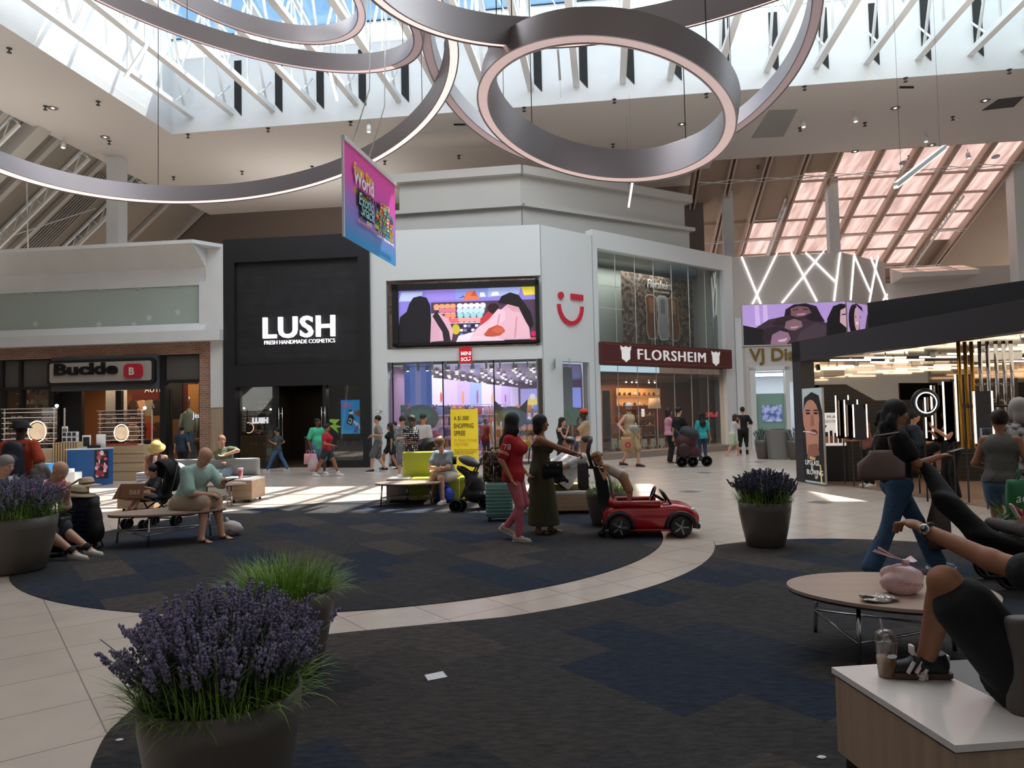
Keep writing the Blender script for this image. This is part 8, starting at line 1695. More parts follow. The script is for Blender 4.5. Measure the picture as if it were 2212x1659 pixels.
q=on(1075,10.95); case('mint green ribbed suitcase between the stroller and the woman in the red jersey',q,.40,.26,.52,mat('mint_shell','6f9c92',.35),0,handle=.30)
t=thing('suitcase','small brown patterned case standing on the mint suitcase','suitcase',(q[0]-.03,q[1]+.04,.59)); b=MB(); b.rbox((q[0]-.03,q[1]+.04,.59+.23),(.42,.22,.46),.05); b.build('shell',mat('monogram_fabric','8f7458',.7,col2='1f1613',vscale=26,tex='voronoi'),t)
b=MB(); b.tube([(q[0]-.13,q[1]+.04,1.05),(q[0]-.1,q[1]+.04,1.10),(q[0]+.04,q[1]+.04,1.10),(q[0]+.07,q[1]+.04,1.05)],.014,6); b.build('top_handle',DKF,t); b=MB(); 
for s_ in (-.075,.05): b.tube([(q[0]+s_,q[1]-.085,.6),(q[0]+s_,q[1]-.085,1.5)],.008,6)
b.build('handle_tube',CHR,t)
q2=on(172,9.3); case('navy ribbed suitcase beside the man in the floral shirt',(q2[0],q2[1],0),.42,.28,.60,mat('navy_shell','141d38',.4),.2)
q3=on(120,8.9); case('black suitcase with a raised handle in front of the floral shirt man',(q3[0]+.05,q3[1]-.1,0),.34,.24,.42,mat('black_shell','0c0d12',.4),0,handle=.42,ribs=False)
t=thing('backpack','slumped black backpack leaning on the navy suitcase','backpack',on(205,9.2)); q4=Vector(on(203,9.25)); s=SDF(.012); s.ell(q4+Vector((0,0,.33)),(.10,.12,.26),None,.03); s.ell(q4+Vector((.05,-.02,.22)),(.09,.1,.14),None,.04); s.cone(q4+Vector((.0,0,.56)),q4+Vector((-.08,0,.6)),.06,.05,.03); s.build('bag_body',mat('cloth_black','0e0e11',.8,bump=.5,bscale=10),t); b=MB(); b.tube([q4+Vector((.08,0,.15)),q4+Vector((.12,0,.04)),q4+Vector((.06,0,.01))],.012,6); b.build('strap',DKF,t)
def sunhat(label,c,col,rz=0.,tilt=0.,r=.2):
    t=thing('sun_hat',label,'hat',c); R=Matrix.Rotation(tilt,3,'Y'); b=MB(); b.lathe([(r,-.01),(r,0),(r*.55,.02),(r*.5,.09),(r*.35,.115),(0,.12)],28,c,R=R); b.build('crown',mat('straw_'+col,col,.85,bump=.6,bscale=60),t); b=MB(); b.lathe([(r*.555,.022),(r*.53,.05)],28,c,R=R); b.build('hat_band',mat('hat_band','5a4a3a',.8),t)
sunhat('beige straw sun hat lying on the navy suitcase, nearer of two',Vector((q2[0]+.03,q2[1]-.05,.70)),'a89478',tilt=.15); sunhat('cream straw sun hat on top behind the beige one',Vector((q2[0]+.05,q2[1]+.08,.79)),'c8b090',tilt=-.1,r=.17)
# ================================================================ strollers
def tubes(name,lst,r,m,t):
    for pts in lst: b=MB(); b.tube(pts,r,8); b.build(name,m,t)
def wheel(t,c,r,R=None,w=.02):
    c=Vector(c); Rm=Matrix.Rotation(pi/2,3,'X') if R is None else R; b=MB(); b.lathe([(r*.82,-w),(r,-w*.6),(r,w*.6),(r*.82,w),(r*.82,-w)],20,c,R=Rm); 
    b.lathe([(0,-w*.6),(r*.2,-w*.6),(r*.2,w*.6),(0,w*.6)],8,c,R=Rm)
    for k in range(5): a=2*pi*k/5; b.tube([c,c+Rm@Vector((r*.85*cos(a),r*.85*sin(a),0))],r*.07,5)
    b.build('wheel',DKF,t)
BF=mat('stroller_fabric','101013',.8,bump=.4,bscale=12); GF=mat('stroller_grey','6a6664',.8,bump=.3,bscale=14); BF2=mat('stroller_gloss','121215',.4)
# black stroller with cardboard box child
c=Vector(on(330,11.0)); t=thing('stroller','black umbrella stroller holding the child with the cardboard box','stroller',c)
for dx,dy in ((-.36,-.22),(-.30,-.22),(-.05,-.25),(.0,-.25),(.28,.2),(.34,.2)): pass
for dx,dy in ((-.34,-.1),(.02,-.28),(-.1,.22),(.3,.12)):
    for e in (-.035,.035): wheel(t,c+Vector((dx+e,dy,.08)),.08,R=Matrix.Rotation(pi/2,3,'Y')@Matrix.Rotation(.3,3,'X'),w=.012)
tubes('frame_tube',[[c+Vector((-.34,-.1,.1)),c+Vector((.1,.1,.45)),c+Vector((.24,.2,.95))],[c+Vector((.02,-.28,.1)),c+Vector((.3,-.05,.5)),c+Vector((.36,.05,.95))],[c+Vector((-.1,.22,.1)),c+Vector((-.15,0,.42))],[c+Vector((.3,.12,.1)),c+Vector((.1,-.12,.45))],[c+Vector((-.1,.22,.12)),c+Vector((.3,.12,.12))],[c+Vector((.24,.2,.95)),c+Vector((.3,.12,1.0)),c+Vector((.36,.05,.95))]],.012,DKF,t)
s=SDF(.012); s.cone(c+Vector((.14,.1,.5)),c+Vector((.2,.16,.9)),.17,.15,.03,flat=((.7,.7,-.2),.3)); s.cone(c+Vector((-.1,-.05,.44)),c+Vector((.12,.08,.46)),.15,.16,.03,flat=((0,0,1),.3)); s.build('seat_sling',BF,t)
s=SDF(.012); s.ell(c+Vector((.14,.1,.84)),(.21,.21,.2),None); s.ell(c+Vector((.08,.02,.80)),(.2,.2,.2),None,.005,True); s.cut(c+Vector((0,0,.72)),(0,0,-1)); s.build('canopy',BF,t)
s=SDF(.012); s.ell(c+Vector((.26,.12,.75)),(.13,.12,.22),None,.03); s.build('hanging_pack',mat('pack_black','141416',.7,bump=.5,bscale=10),t)
q=PP['bkid']; m_=(q['LH']+q['RH'])/2; t=thing('cardboard_box','open brown cardboard box with a printed face held by the stroller child','box',Vector(m_)-Vector((.1,.1,.14))); p_=Vector(m_); M=frame(p_+Vector((-.24,-.12,-.17)),(1,-.12,0),(0.05,.25,1)); b=MB(M); b.box2((0,0,-.012),(.38,.22,0)); b.build('front_panel',mat('cardboard','8f6248',.8),t)
b=MB(M); b.box2((0,-.0,-.22),(.38,.012,0)); b.box2((0,0,-.22),(.012,.2,0)); b.add([(0,0,0),(0,.22,0),(-.14,.0,-.05),(-.12,.02,-.05)],[(0,1,2)]); b.build('flap',mat('cardboard','8f6248',.8),t); text('B&B',M@Matrix.Translation((.16,.06,.004)),.1,mat('ink_cream','d8c0a8',.7),t,ext=.001)
# grey and black pram by the suitcases
c=Vector(on(1012,12.3)); t=thing('stroller','large grey and black pram leaning by the suitcases and lime bench','stroller',c)
for dx,dy,r in ((-.22,-.35,.11),(-.14,-.28,.11),(.28,-.1,.14),(.26,.25,.14)): wheel(t,c+Vector((dx,dy,r)),r)
tubes('frame_tube',[[c+Vector((-.2,-.32,.12)),c+Vector((.05,-.1,.5)),c+Vector((.22,0,.86)),c+Vector((.34,0,.9))],[c+Vector((.28,-.1,.14)),c+Vector((-.05,-.05,.55)),c+Vector((-.2,0,.75))],[c+Vector((-.18,-.3,.14)),c+Vector((-.02,.2,.5)),c+Vector((.2,.25,.86)),c+Vector((.34,.2,.9))],[c+Vector((.34,0,.9)),c+Vector((.34,.2,.9))]],.016,BF2,t)
s=SDF(.014); s.cone(c+Vector((-.12,.05,.68)),c+Vector((.1,.08,.5)),.11,.14,.04,flat=((.4,0,1),.5)); s.cone(c+Vector((.08,.05,.48)),c+Vector((.18,.05,.28)),.17,.13,.04); s.build('seat_shell',mat('seat_shell_grey','3a3838',.7,bump=.4,bscale=12),t)
s=SDF(.014); s.ell(c+Vector((-.0,.05,.82)),(.2,.17,.085),np.array(Matrix.Rotation(.35,3,'Y')),.02); s.build('canopy',GF,t)
s=SDF(.014); s.ell(c+Vector((.12,.05,.24)),(.22,.2,.13),None,.02); s.build('basket',BF,t)
b=MB(); b.lathe([(.035,0),(.04,.13),(.04,.13)],12,c+Vector((-.25,-.05,.78))); b.build('cup_holder',BF2,t)
# black buggy behind lime bench
c=Vector(on(925,16.5)); t=thing('stroller','black buggy with a raised hood behind the lime bench','stroller',c); s=SDF(.016); s.ell(c+Vector((-.05,.05,.85)),(.28,.25,.26),None); s.ell(c+Vector((.12,-.08,.78)),(.25,.25,.24),None,.005,True); s.build('canopy',BF,t); tubes('frame_tube',[[c+Vector((-.3,0,1.05)),c+Vector((.0,0,.5)),c+Vector((.3,-.1,.1))],[c+Vector((-.2,.0,.1)),c+Vector((.1,0,.6))]],.015,DKF,t)
for dx in (-.2,.3): wheel(t,c+Vector((dx,-.1,.1)),.1)
s=SDF(.016); s.cone(c+Vector((-.1,0,.55)),c+Vector((.2,-.05,.45)),.14,.12,.03); s.build('seat_sling',BF,t)
# dark red pram
c=Vector(on(1482,20.6)); t=thing('stroller','dark red pram with a mesh hood pushed by the woman in pink','stroller',c)
for dx,dy in ((-.18,-.1),(.12,-.12),(.55,.0),(-.1,.3)): wheel(t,c+Vector((dx,dy,.16)),.16)
s=SDF(.02); s.ell(c+Vector((-.02,.05,.72)),(.30,.24,.26),None,.05); s.ell(c+Vector((.12,.05,.42)),(.24,.2,.22),None,.06); s.build('seat_shell',mat('dark_red_fabric','3c0f18',.7,bump=.4,bscale=10),t)
s=SDF(.02); s.ell(c+Vector((.1,.05,.95)),(.3,.25,.2),np.array(Matrix.Rotation(.5,3,'Y')),.02); s.build('canopy',mat('mesh_dark','2a2c30',.7),t)
tubes('frame_tube',[[c+Vector((-.32,0,1.08)),c+Vector((.05,0,.6)),c+Vector((.5,0,.2))],[c+Vector((-.18,0,.2)),c+Vector((.2,0,.8))]],.018,DKF,t)
s=SDF(.02); s.ell(c+Vector((-.12,-.15,.5)),(.17,.08,.2),None,.02); s.build('hanging_pack',mat('dark_red_bag','2f0c12',.6,bump=.4,bscale=10),t)
# big black stroller at right
hnd=Vector(PP['jeans']['LH']); t=thing('stroller','black reclined stroller pushed by the woman in ripped jeans','stroller',(3.95,6.6,0))
P1=atY(1992,1000,6.75); P2=atY(2050,1090,6.5); P3=atY(2130,1165,6.3); P4=atY(2212,1190,6.1)
s=SDF(.014); s.cone(P1+Vector((.05,0,-.06)),P2+Vector((.02,0,-.02)),.09,.15,.03,flat=((.75,.2,.6),.42)); s.cone(P2,P3,.15,.16,.03,flat=((.7,.2,.7),.42)); s.cone(P3,P4+Vector((.1,0,-.02)),.16,.15,.03,flat=((.5,.2,.8),.45)); s.build('backrest_shell',BF,t)
tubes('frame_tube',[[hnd,P1+Vector((.05,0,-.03)),P2+Vector((.12,0,-.2)),P3+Vector((0,0,-.32)),(P4.x,P4.y,.14)],[P3+Vector((-.12,0,-.1)),(P3.x+.05,P3.y,.36),(P4.x+.3,P4.y+.1,.32)],[P2+Vector((.1,.0,-.22)),(P3.x-.05,P3.y+.1,.35),(P3.x+.35,P3.y+.2,.6)]],.016,BF2,t)
for x_,y_ in ((P3.x+.18,P3.y-.05),(P4.x+.35,P4.y),(P3.x+.25,P3.y+.35)): wheel(t,(x_,y_,.15),.15)
s=SDF(.014); s.cone(P3+Vector((.05,0,.14)),P4+Vector((.0,0,.17)),.05,.06,.02); s.build('padded_bar',mat('bar_grey','5a5654',.8,bump=.4,bscale=20),t)
p=P4+Vector((.2,0,.0)); PP['sk']=person('child in blue lying in the black reclined stroller, one pink shoe up',(P4.x+.25,P4.y,.0),-88,.95,'mid',pel=(0,0,.95),lean=-60,LF=(.34,.1,1.0),RF=(.40,-.12,1.15),LH=(.1,.3,1.0),RH=(.1,-.25,1.0),top=('24406a',.8),bot=('8a8c90',.5),hair=('short','17110f'),shoes=('sneaker','a01c40'),vox=.009,toes=((0,60),(0,60)))
s=None
def bag(name,label,cat,c,w,d,h,m,rz=0.,taper=.8,handle=.0,hm=None,lettering=None):
    c=Vector(c); t=thing(name,label,cat,c); b=MB(); R=Matrix.Rotation(rz,3,'Z'); vs=[]
    N=16; lev=[(0,1.0),(.12,1.04),(.55,1.0),(.85,.9*taper+.1),(1.,taper)]
    for z,s_ in lev:
        for k in range(N):
            a=2*pi*k/N; fx=math.copysign(abs(cos(a))**.6,cos(a)); fy=math.copysign(abs(sin(a))**.6,sin(a)); j=1+.03*sin(k*2.3+z*7); vs.append(c+R@Vector((w/2*fx*s_*j,d/2*fy*(s_ if z<.9 else s_*.5)*j,h*z)))
    fs=[(i*N+k,i*N+(k+1)%N,(i+1)*N+(k+1)%N,(i+1)*N+k) for i in range(len(lev)-1) for k in range(N)]+[tuple(range(N-1,-1,-1)),tuple((len(lev)-1)*N+k for k in range(N))]
    b.add(vs,fs,0,True); b.build('bag_body',m,t)
    if handle:
        for s_ in (-1,1): b=MB(); b.tube([c+R@Vector((-w*.22,s_*d*.2,h*.97)),c+R@Vector((-w*.12,s_*d*.1,h+handle)),c+R@Vector((w*.12,s_*d*.1,h+handle)),c+R@Vector((w*.22,s_*d*.2,h*.97))],.007,6); b.build('handle',hm or m,t)
    return t
# ================================================================ bags and hand held things
def phone(label,p,d=(1,0,0),up=(0,.4,1),m='14151a'):
    t=thing('phone',label,'phone',p); M=frame(Vector(p)-Vector(d).normalized()*.035,d,up); b=MB(M); b.rbox((.035,.07,0),(.072,.145,.009),.008); b.build('case',mat('phone_'+m,m,.3),t)
phone('phone held by the woman in ripped jeans',Vector(PP['jeans']['RH'])+Vector((.03,0,.02)),(0,1,0),(1,0,.25)); phone('black phone in the hands of the man in the mint polo',Vector(PP['mint']['LH'])+Vector((.04,0,.01)),(.3,1,0),(1,-.3,.35))
phone('phone held by the man in the floral shirt',Vector(PP['fl']['LH'])+Vector((.03,0,.02)),(0,1,0),(.8,0,.5),'d8d4d0'); phone('phone held by the woman in the yellow hat',Vector(PP['hat']['LH'])+Vector((0,-.03,.02)),m='c8a8a8'); 
t=thing('drink_can','purple can held by the woman in the polka dot dress','can',Vector(PP['dots']['LH'])+Vector((0,-.02,-.05))); b=MB(); b.lathe([(.028,0),(.032,.01),(.032,.11),(.026,.12)],12,t.location); b.build('can_body',mat('can_purple','4a3a8a',.3,.4),t)
J=PP['jeans']; bc=atY(1903,1000,6.68); bc.z=.93; TL=mat('taupe_leather','5c4640',.45); t=bag('handbag','taupe leather shoulder bag on the woman in ripped jeans','handbag',bc,.42,.13,.27,TL,0,.5)
b=MB(); b.tube([bc+Vector((-.09,0,.26)),bc+Vector((-.03,.04,.40)),Vector(J['SR'])+Vector((0,-.03,.05)),bc+Vector((.10,.04,.38)),bc+Vector((.1,0,.26))],.011,6); b.build('strap',TL,t)
b=MB(); lw=Vector(J['LW']); b.lathe([(.034,-.02),(.036,0),(.034,.02)],14,lw,R=Matrix.Rotation(pi/2,3,'Y')); tag(b.build('bracelet',CHR,loc=lw),'silver bracelet on the wrist of the woman in ripped jeans','bracelet')
bag('tote_bag','brown tote bag hanging from the right stroller handle','bag',Vector((hnd.x-.03,hnd.y-.12,hnd.z-.66)),.26,.10,.5,mat('tote_brown','4a3832',.6),.4,.55,.12)
O=PP['olive']; bc=Vector(O['sp'](.02,.16,-.12)); t=thing('handbag','black crossbody bag on the woman in the olive dress','handbag',bc-Vector((0,0,.12))); b=MB(); b.rbox(bc+Vector((0,-.06,-.02)),(.27,.10,.2),.03); b.build('bag_body',mat('black_leather','121011',.35),t); b=MB(); b.rbox(bc+Vector((0,-.115,.05)),(.25,.012,.1),.004); b.build('flap',mat('black_leather2','1a1718',.3),t)
for dx in (-.07,.07): b=MB(); b.ell(bc+Vector((dx,-.125,.05)),(.01,.004,.01),8); b.build('stud',CHR,t)
b=MB(); b.tube([bc+Vector((-.13,-.06,.07)),Vector(O['sp'](.2,.13,-.02)),Vector(O['sp'](.3,.02,-.16)),Vector(O['SR'])+Vector((0,-.03,.05)),Vector(O['sp'](.3,-.16,-.08)),Vector(O['sp'](.1,-.18,-.06))],.007,6); b.build('strap',MATS['black_leather'],t)
g=PP['red']; 
def jt(s_,px_,z,sz_,nm): pass
sl=Vector(g['SR']).lerp(Vector(g['RE']),.35); M=frame(sl+Vector((-.035,-.062,-.03)),(1,-.1,0)); text('78',M,.1,mat('ink_jersey','e8d8c8',.7),None,'jersey_number'); o=bpy.data.objects['jersey_number']; o.data.transform(Matrix.Translation(-Vector(g['root'].location))); o.parent=g['root']
b=MB(); e0=Vector(g['SR']).lerp(Vector(g['RE']),.60); e1=Vector(g['SR']).lerp(Vector(g['RE']),.63); e2=Vector(g['SR']).lerp(Vector(g['RE']),.67); e3=Vector(g['SR']).lerp(Vector(g['RE']),.70)
for a_,c_ in ((e0,e1),(e2,e3)): b=MB(); b.tube([a_,c_],.069,20,caps=False); b.build('sleeve_stripe',mat('stripe_cream','d8c8b0',.8),g['root'])
M=frame(Vector(g['sp'](.30,.165,-.09,True)),Vector(g['sf'])*.35-Vector(g['sl'])*-1*-1) if 0 else None
# knotted carrier bag, foil, receipt
def crumple(name,label,cat,c,r,m,n=.35,seed=1,sub=3):
    import bmesh
    me=bpy.data.meshes.new(name); bm=bmesh.new(); bmesh.ops.create_icosphere(bm,subdivisions=sub,radius=1); rr=random.Random(seed)
    ph=[(rr.uniform(2,7),rr.uniform(2,7),rr.uniform(2,7),rr.uniform(0,6)) for _ in range(6)]
    for v in bm.verts:
        d=sum(sin(v.co.x*a_+v.co.y*b_+v.co.z*c_+e_) for a_,b_,c_,e_ in ph)/6; k_=1+n*d+rr.uniform(-n,n)*.15; v.co=Vector((v.co.x*r[0]*k_,v.co.y*r[1]*k_,max(v.co.z*r[2]*k_,-r[2]*.85)+r[2]*.85))
    bm.to_mesh(me); bm.free(); me.materials.append(m); me.polygons.foreach_set('use_smooth',[True]*len(me.polygons)); o=bpy.data.objects.new(name,me); COL.objects.link(o); t=thing(name,label,cat,c); o.name='crumpled_body'; o.parent=t; return t
PB=mat('thin_plastic_pink','d8b4b4',.35,var=.12,vscale=9,bump=.6,bscale=14)
c=fl(1968,1290,.42); t=crumple('carrier_bag','knotted pale pink plastic carrier bag on the right foreground table','bag',(c.x,c.y+.1,.42),(.125,.11,.10),PB,.14,4,4)
b=MB(); q=Vector((c.x+.03,c.y+.1,.60)); b.tube([q,q+Vector((0,0,.03))],.022,8); 
for dd,L in (((-1,.1,.3),.2),((-.9,.3,.42),.17),((.9,.3,.0),.07)):
    d=Vector(dd).normalized(); sx=d.cross(Vector((0,0,1))).normalized(); b.add([q+Vector((0,0,.02))+sx*.014,q+Vector((0,0,.02))-sx*.014,q+d*L*.5-sx*.03+Vector((0,0,.03)),q+d*L*.5+sx*.028+Vector((0,0,.015)),q+d*L-sx*.025+Vector((0,0,.045)),q+d*L+sx*.025+Vector((0,0,.02))],[(0,1,2,3),(3,2,4,5)])
b.build('knot',PB,t); 
M=frame(Vector((c.x-.10,c.y-.035,.50)),(1,-.3,0),(0,.5,1)); text('COMPANY',M,.03,mat('ink_rose','a85a64',.6),t,ext=.0005)
c=fl(1908,1302,.42); crumple('foil_wrapper','crumpled clear and silver food wrapper at the table edge','wrapper',(c.x,c.y+.04,.42),(.105,.06,.022),mat('foil','c0bab4',.18,.75,bump=1.,bscale=40),.45,7,4)
c=fl(1993,1470,.45); crumple('napkin','small crumpled napkin on the white bench top behind the drink','napkin',(c.x,c.y,.45),(.022,.02,.018),mat('napkin','cfc4b8',.9),.5,3)
c=fl(940,1464); b=MB(); M=Matrix.Translation((c.x,c.y,.0085))@Matrix.Rotation(.5,4,'Z'); b.M=M; b.prism([(-.065,-.045,0),(.06,-.05,0),(.07,.045,.004),(-.05,.05,.002)],(0,0,.0012)); tag(b.build('receipt',mat('paper_white','d8d8dc',.8),loc=(c.x,c.y,.008)),'white scrap of paper lying on the dark carpet in front','paper')
for (px,py,lab) in ((1775,1640,'tiny crumpled wrapper on the carpet beside the foreground bench'),(258,1602,'small pale leaf litter on the carpet corner at lower left')): c=fl(px,py); crumple('litter',lab,'litter',(c.x,c.y,.007),(.02,.014,.003),mat('paper_white','d8d8dc',.8),.4,px)
# iced drink
c=fl(1916,1462,.45); t=thing('iced_drink','clear dome lidded cup of iced coffee with a straw on the white bench end','drink',(c.x,c.y,.45)); q=Vector((c.x,c.y,.45)); CUP=glassmat('cup_plastic',(.92,.88,.85),.12,.8,.08)
b=MB(); b.lathe([(.0,.001),(.033,.001),(.046,.145),(.049,.148),(.049,.152)],28,q); b.build('cup',CUP,t); b=MB(); b.lathe([(0,.003),(.031,.003),(.039,.085),(0,.085)],24,q); b.build('coffee',mat('iced_coffee','9a7458',.3,col2='c8a880',vscale=22),t); b=MB(); b.lathe([(.05,.15),(.048,.16),(.042,.182),(.028,.197),(.012,.203)],24,q); b.build('dome_lid',CUP,t)
b=MB(); b.tube([q+Vector((.012,0,.03)),q+Vector((-.018,0,.245))],.0042,8); b.build('straw',mat('straw_mauve','a8909a',.5),t); M=frame(q+Vector((-.01,-.0455,.1)),(1,0,0)); b=MB(M); b.prism([(x,y,0) for x,y in circ(.012,.0,.022,.009,14)],(0,0,.001)); b.build('printed_label',WHT2,t)
# red paper cup
q=Vector(on(519,14.2,.45)); t=thing('paper_cup','red and white paper cup on the bench end by the black shop','cup',q); b=MB(); b.lathe([(.035,0),(.05,.19),(.053,.2)],16,q); b.build('cup_body',mat('cup_red','b81c34',.5,col2='e4dcdc',vscale=10),t); b=MB(); b.lathe([(.055,.2),(.05,.215),(0,.215)],16,q); b.build('lid',WHT2,t)
# bags
c=Vector(PP['mint']['root'].location); q=fl(492,1160); t=crumple('carrier_bag','white plastic carrier bag on the carpet by the mint polo man\'s sandals','bag',(q.x,q.y+.1,.007),(.17,.12,.11),mat('bag_white','b8b0ae',.6,bump=.5,bscale=12),.14,9)
b=MB(); p=Vector((q.x-.04,q.y+.1,.17)); b.add([p+Vector((-.1,0,-.06)),p+Vector((.06,0,-.04)),p+Vector((-.0,.02,.09))],[(0,1,2)]); b.tube([p,p+Vector((-.02,0,.09))],[.05,.012],8); b.build('gathered_top',MATS['bag_white'],t)
M=frame(Vector((q.x+.0,q.y-.03,.09)),(1,-.1,-.35),(0,.4,1)); text('BRYANT',M,.045,INK,t,ext=.0008)
q=fl(962,1085); bl_=mat('bag_blue','1430a8',.5,col2='1c48d0',vscale=8,bump=.5,bscale=12); t=crumple('carrier_bag','bright blue plastic carrier bag at the feet of the woman in sunglasses','bag',(q.x,q.y-.05,.007),(.17,.13,.16),bl_,.12,12); b=MB(); p=Vector((q.x-.02,q.y-.05,.28)); b.tube([p,p+Vector((-.05,0,.14))],[.11,.07],12,caps=False); b.build('gathered_top',bl_,t)
for i in range(4): text('R O S S  FOR L',frame(Vector((q.x-.11+.01*i,q.y-.185,.20-.045*i)),(1,0,.12)),.038,mat('ink_ice','8aa8e8',.6),t,ext=.0008)
g=PP['green']; h=Vector(g['RH']); bag('shopping_bag','pink paper shopping bag in the hand of the man in mint green','bag',h+Vector((-.08,-.02,-.42)),.22,.1,.30,mat('bag_pink','d09aa0',.6),0,.95,.1); bag('shopping_bag','white plastic shopping bag with pink print held beside the pink bag','bag',h+Vector((.08,-.06,-.62)),.30,.14,.5,mat('bag_white_print','c4bcc0',.5,col2='c88a98',vscale=5),0,.6,.1)
g=PP['wcap']; h=Vector(g['RH']); bag('shopping_bag','brown paper bag with a red circle held by the man in the white cap','bag',h+Vector((.0,-.04,-.50)),.30,.12,.40,mat('kraft','a8805c',.7),0,.98,.1); M=frame(h+Vector((-.02,-.115,-.40)),(1,0,0)); 
t=bpy.data.objects['shopping_bag.002']; picture(M,[('a02040',circ(.06,.08,.08,.08)),('a8805c',circ(.06,.08,.035,.05))],PAINT,t,'printed_mark',.001)
q=Vector(g['sp'](.12,.14,.0)); t=thing('crossbody_bag','white and grey crossbody bag on the man in the beige tank top','bag',q); b=MB(); b.rbox(q+Vector((-.02,-.05,0)),(.26,.09,.17),.03); b.build('bag_body',mat('bag_offwhite','b8b4ac',.5),t); b=MB(); b.rbox(q+Vector((-.02,-.098,-.01)),(.2,.01,.1),.004); b.build('front_pocket',mat('bag_greymark','8f9894',.5),t); b=MB(); b.tube([q+Vector((-.13,-.04,.06)),Vector(g['sp'](.3,.15,.08)),Vector(g['SL'])+Vector((0,-.02,.05))],.012,6); b.build('strap',DKF,t)
g=PP['cap']; h=Vector(g['sp'](.05,.15,-.0)); t=thing('crossbody_bag','small orange and white pouch on the man in the orange cap','bag',h); b=MB(); b.rbox(h,(.16,.08,.13),.02); b.build('bag_body',mat('pouch_orange','c87038',.6,col2='e4ded4',vscale=6),t)
h=Vector(g['LH']) if 0 else Vector(g['RH']); 
g=PP['pink']; q=Vector(g['sp'](.08,.16,-.12)); t=thing('handbag','small black handbag on the woman in the pink tee','handbag',q); b=MB(); b.rbox(q,(.24,.09,.17),.03); b.build('bag_body',MATS['black_leather'],t); b=MB(); b.tube([q+Vector((0,0,.08)),Vector(g['sp'](.3,.1,-.14)),Vector(g['SR'])+Vector((0,0,.05))],.008,6); b.build('strap',DKF,t)
g=PP['bp']; P=lambda z,f_,l_:Vector(g['sp'](z,f_,l_)); t=thing('backpack','navy backpack worn by the man in the orange tee','backpack',P(.0,-.2,0)); s=SDF(.011); s.cone(P(.05,-.20,0),P(.36,-.19,0),.16,.14,.04,flat=(tuple(g['sf']),.65)); s.cone(P(.04,-.30,0),P(.2,-.30,0),.11,.11,.03,flat=(tuple(g['sf']),.5)); s.build('bag_body',mat('navy_nylon','151829',.6,bump=.3,bscale=12),t)
for q_ in (-1,1): b=MB(); b.tube([P(.42,-.14,q_*.09),P(.47,-.02,q_*.11),P(.36,.13,q_*.12),P(.15,.05,q_*.17)],.018,6); b.build('strap',MATS['navy_nylon'],t)
b=MB(); b.ell(P(.28,-.31,0),(.025,.006,.015),8); b.build('badge',mat('badge_red2','c83040',.5),t)
q=P(.04,-.12,-.32); t=thing('duffel_bag','crinkled grey drawstring bag hanging behind the navy backpack','bag',q-Vector((0,0,.1))); bpy.data.objects.remove(t); t=crumple('drawstring_bag','crinkled grey drawstring bag hanging behind the navy backpack','bag',(q.x+.03,q.y-.04,q.z-.16),(.13,.10,.16),mat('grey_crinkle','6c6662',.5,bump=.8,bscale=9),.2,5,4)
q=Vector(on(372,13.7,.52)); t=thing('carrier_bag','full white plastic bag on the seat beside the woman in the yellow hat','bag',q); s=SDF(.012); s.ell(q+Vector((.05,0,.14)),(.22,.16,.17),None,.02); s.ell(q+Vector((.2,0,.1)),(.12,.13,.12),None,.05); s.build('bag_body',mat('bag_bright','c8c4c0',.5,bump=.5,bscale=9),t)
q=Vector(on(318,14.6,.0)); t=thing('folded_stack','stack of folded grey cloths beside the sunglasses cabinet','box',q+Vector((0,0,.45)));
for k in range(3): b=MB(); b.rbox(q+Vector((0,0,.47+.05*k)),(.3,.3,.045),.02); b.build('folded_cloth',mat('cloth_greyblue','a8b0bc',.8),t)
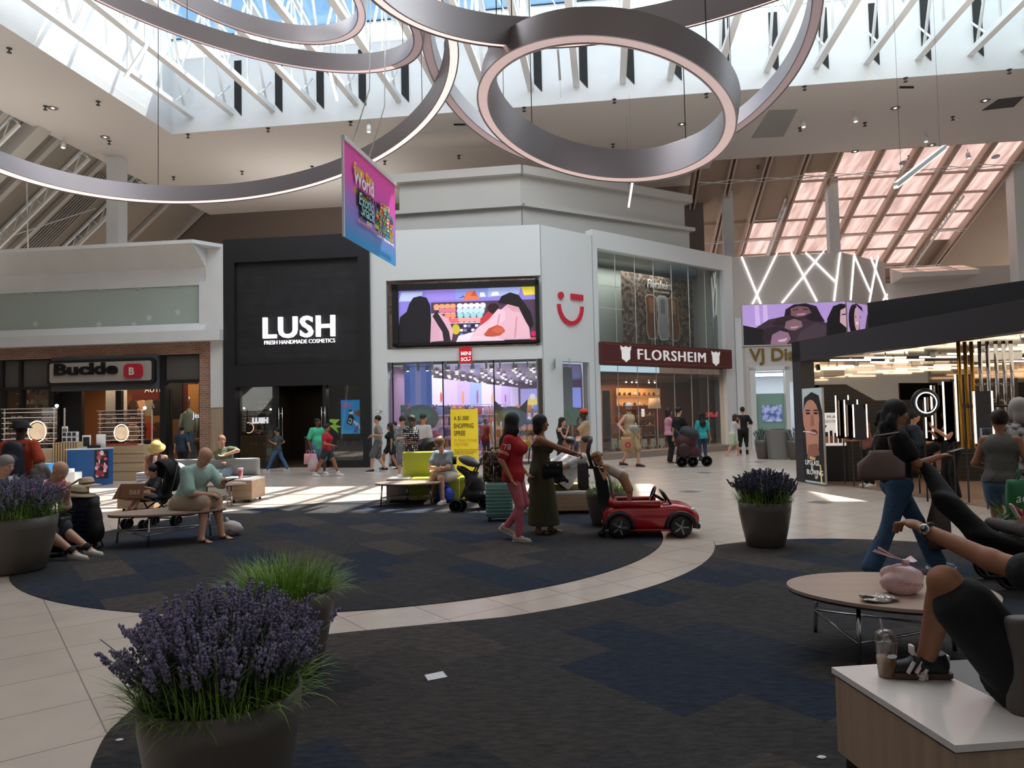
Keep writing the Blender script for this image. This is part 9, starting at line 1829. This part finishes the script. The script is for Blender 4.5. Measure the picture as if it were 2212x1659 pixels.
# foreground watch, ring
g=PP['fg']; wv=Vector(g['LW']); d=(Vector(g['LH'])-Vector(g['LE'])).normalized(); t=thing('wrist_watch','silver wrist watch on the outstretched arm at the right edge','watch',wv)
cam=(CAMP-wv).normalized(); n_=(cam-d*cam.dot(d)).normalized(); side=d.cross(n_); R=Matrix((d,side,n_)).transposed()
b=MB(); b.tube([wv-d*.012+ (n_*cos(a*pi/12)+side*sin(a*pi/12))*.031 for a in range(24)],.009,6,closed=True); b.build('strap',mat('watch_strap','2a1c18',.5),t)
b=MB(); b.lathe([(0,0),(.0215,0),(.0215,.009),(.018,.011)],28,wv+n_*.028-d*.012,R=R); b.build('watch_case',CHR,t); b=MB(); b.lathe([(0,.0115),(.0175,.0112)],28,wv+n_*.028-d*.012,R=R); b.build('dial',mat('watch_dial','1a1a1c',.2),t)
b=MB()
for k in range(12): a=2*pi*k/12; q=wv+n_*.0405-d*.012; e=(d*cos(a)+side*sin(a)); b.bar(q+e*.012,q+e*.0165,.002,.001,up=n_)
b.bar(q,q+d*.01,.0018,.001,up=n_); b.bar(q,q+side*.013,.0015,.001,up=n_); b.build('dial_marks',mat('watch_marks','e8e4dc',.4),t)
# stripes on the raised black shoe
A_=Vector(g['AL']); f0_=Vector(g['f']); l0_=Vector(g['l']); f_=f0_*cos(radians(59))+l0_*sin(radians(59)); l_=l0_*cos(radians(59))-f0_*sin(radians(59)); sd_=1; SHR=Matrix((f_,l_,Vector((0,0,1)))).transposed()
for i in range(3):
    x0=.015+.032*i; b=MB(); s0_=A_+f_*(x0)*1.03+l_*(.049-.0*i); b.bar(s0_+Vector((0,0,-.055))+f_*.02,s0_+Vector((0,0,-.012))-f_*.012-l_*.012,.013,.008,up=l_); b.build('shoe_stripe',mat('stripe_white','d8d0cc',.6),g['root'])
b=MB(); b.rbox(A_-f_*.072+Vector((0,0,-.012)),(.02,.05,.045),.008,R=SHR); b.build('heel_tab',MATS['stripe_white'],g['root'])
b=MB(); b.rbox(A_+f_*.062+Vector((0,0,.028)),(.016,.04,.04),.008,R=SHR); b.build('shoe_tongue',MATS['stripe_white'],g['root'])
# green shopping bag right edge
q=atY(2200,1080,7.1); t=bag('shopping_bag','green shopping bag lettered aer at the right edge','bag',q+Vector((.06,0,-.16)),.34,.12,.36,mat('bag_green','1f6a3c',.5),0,.98,.1); text('aero',frame(q+Vector((-.08,-.075,-.02)),(1,0,.1)),.13,WH,t,ext=.001,shear=.3)
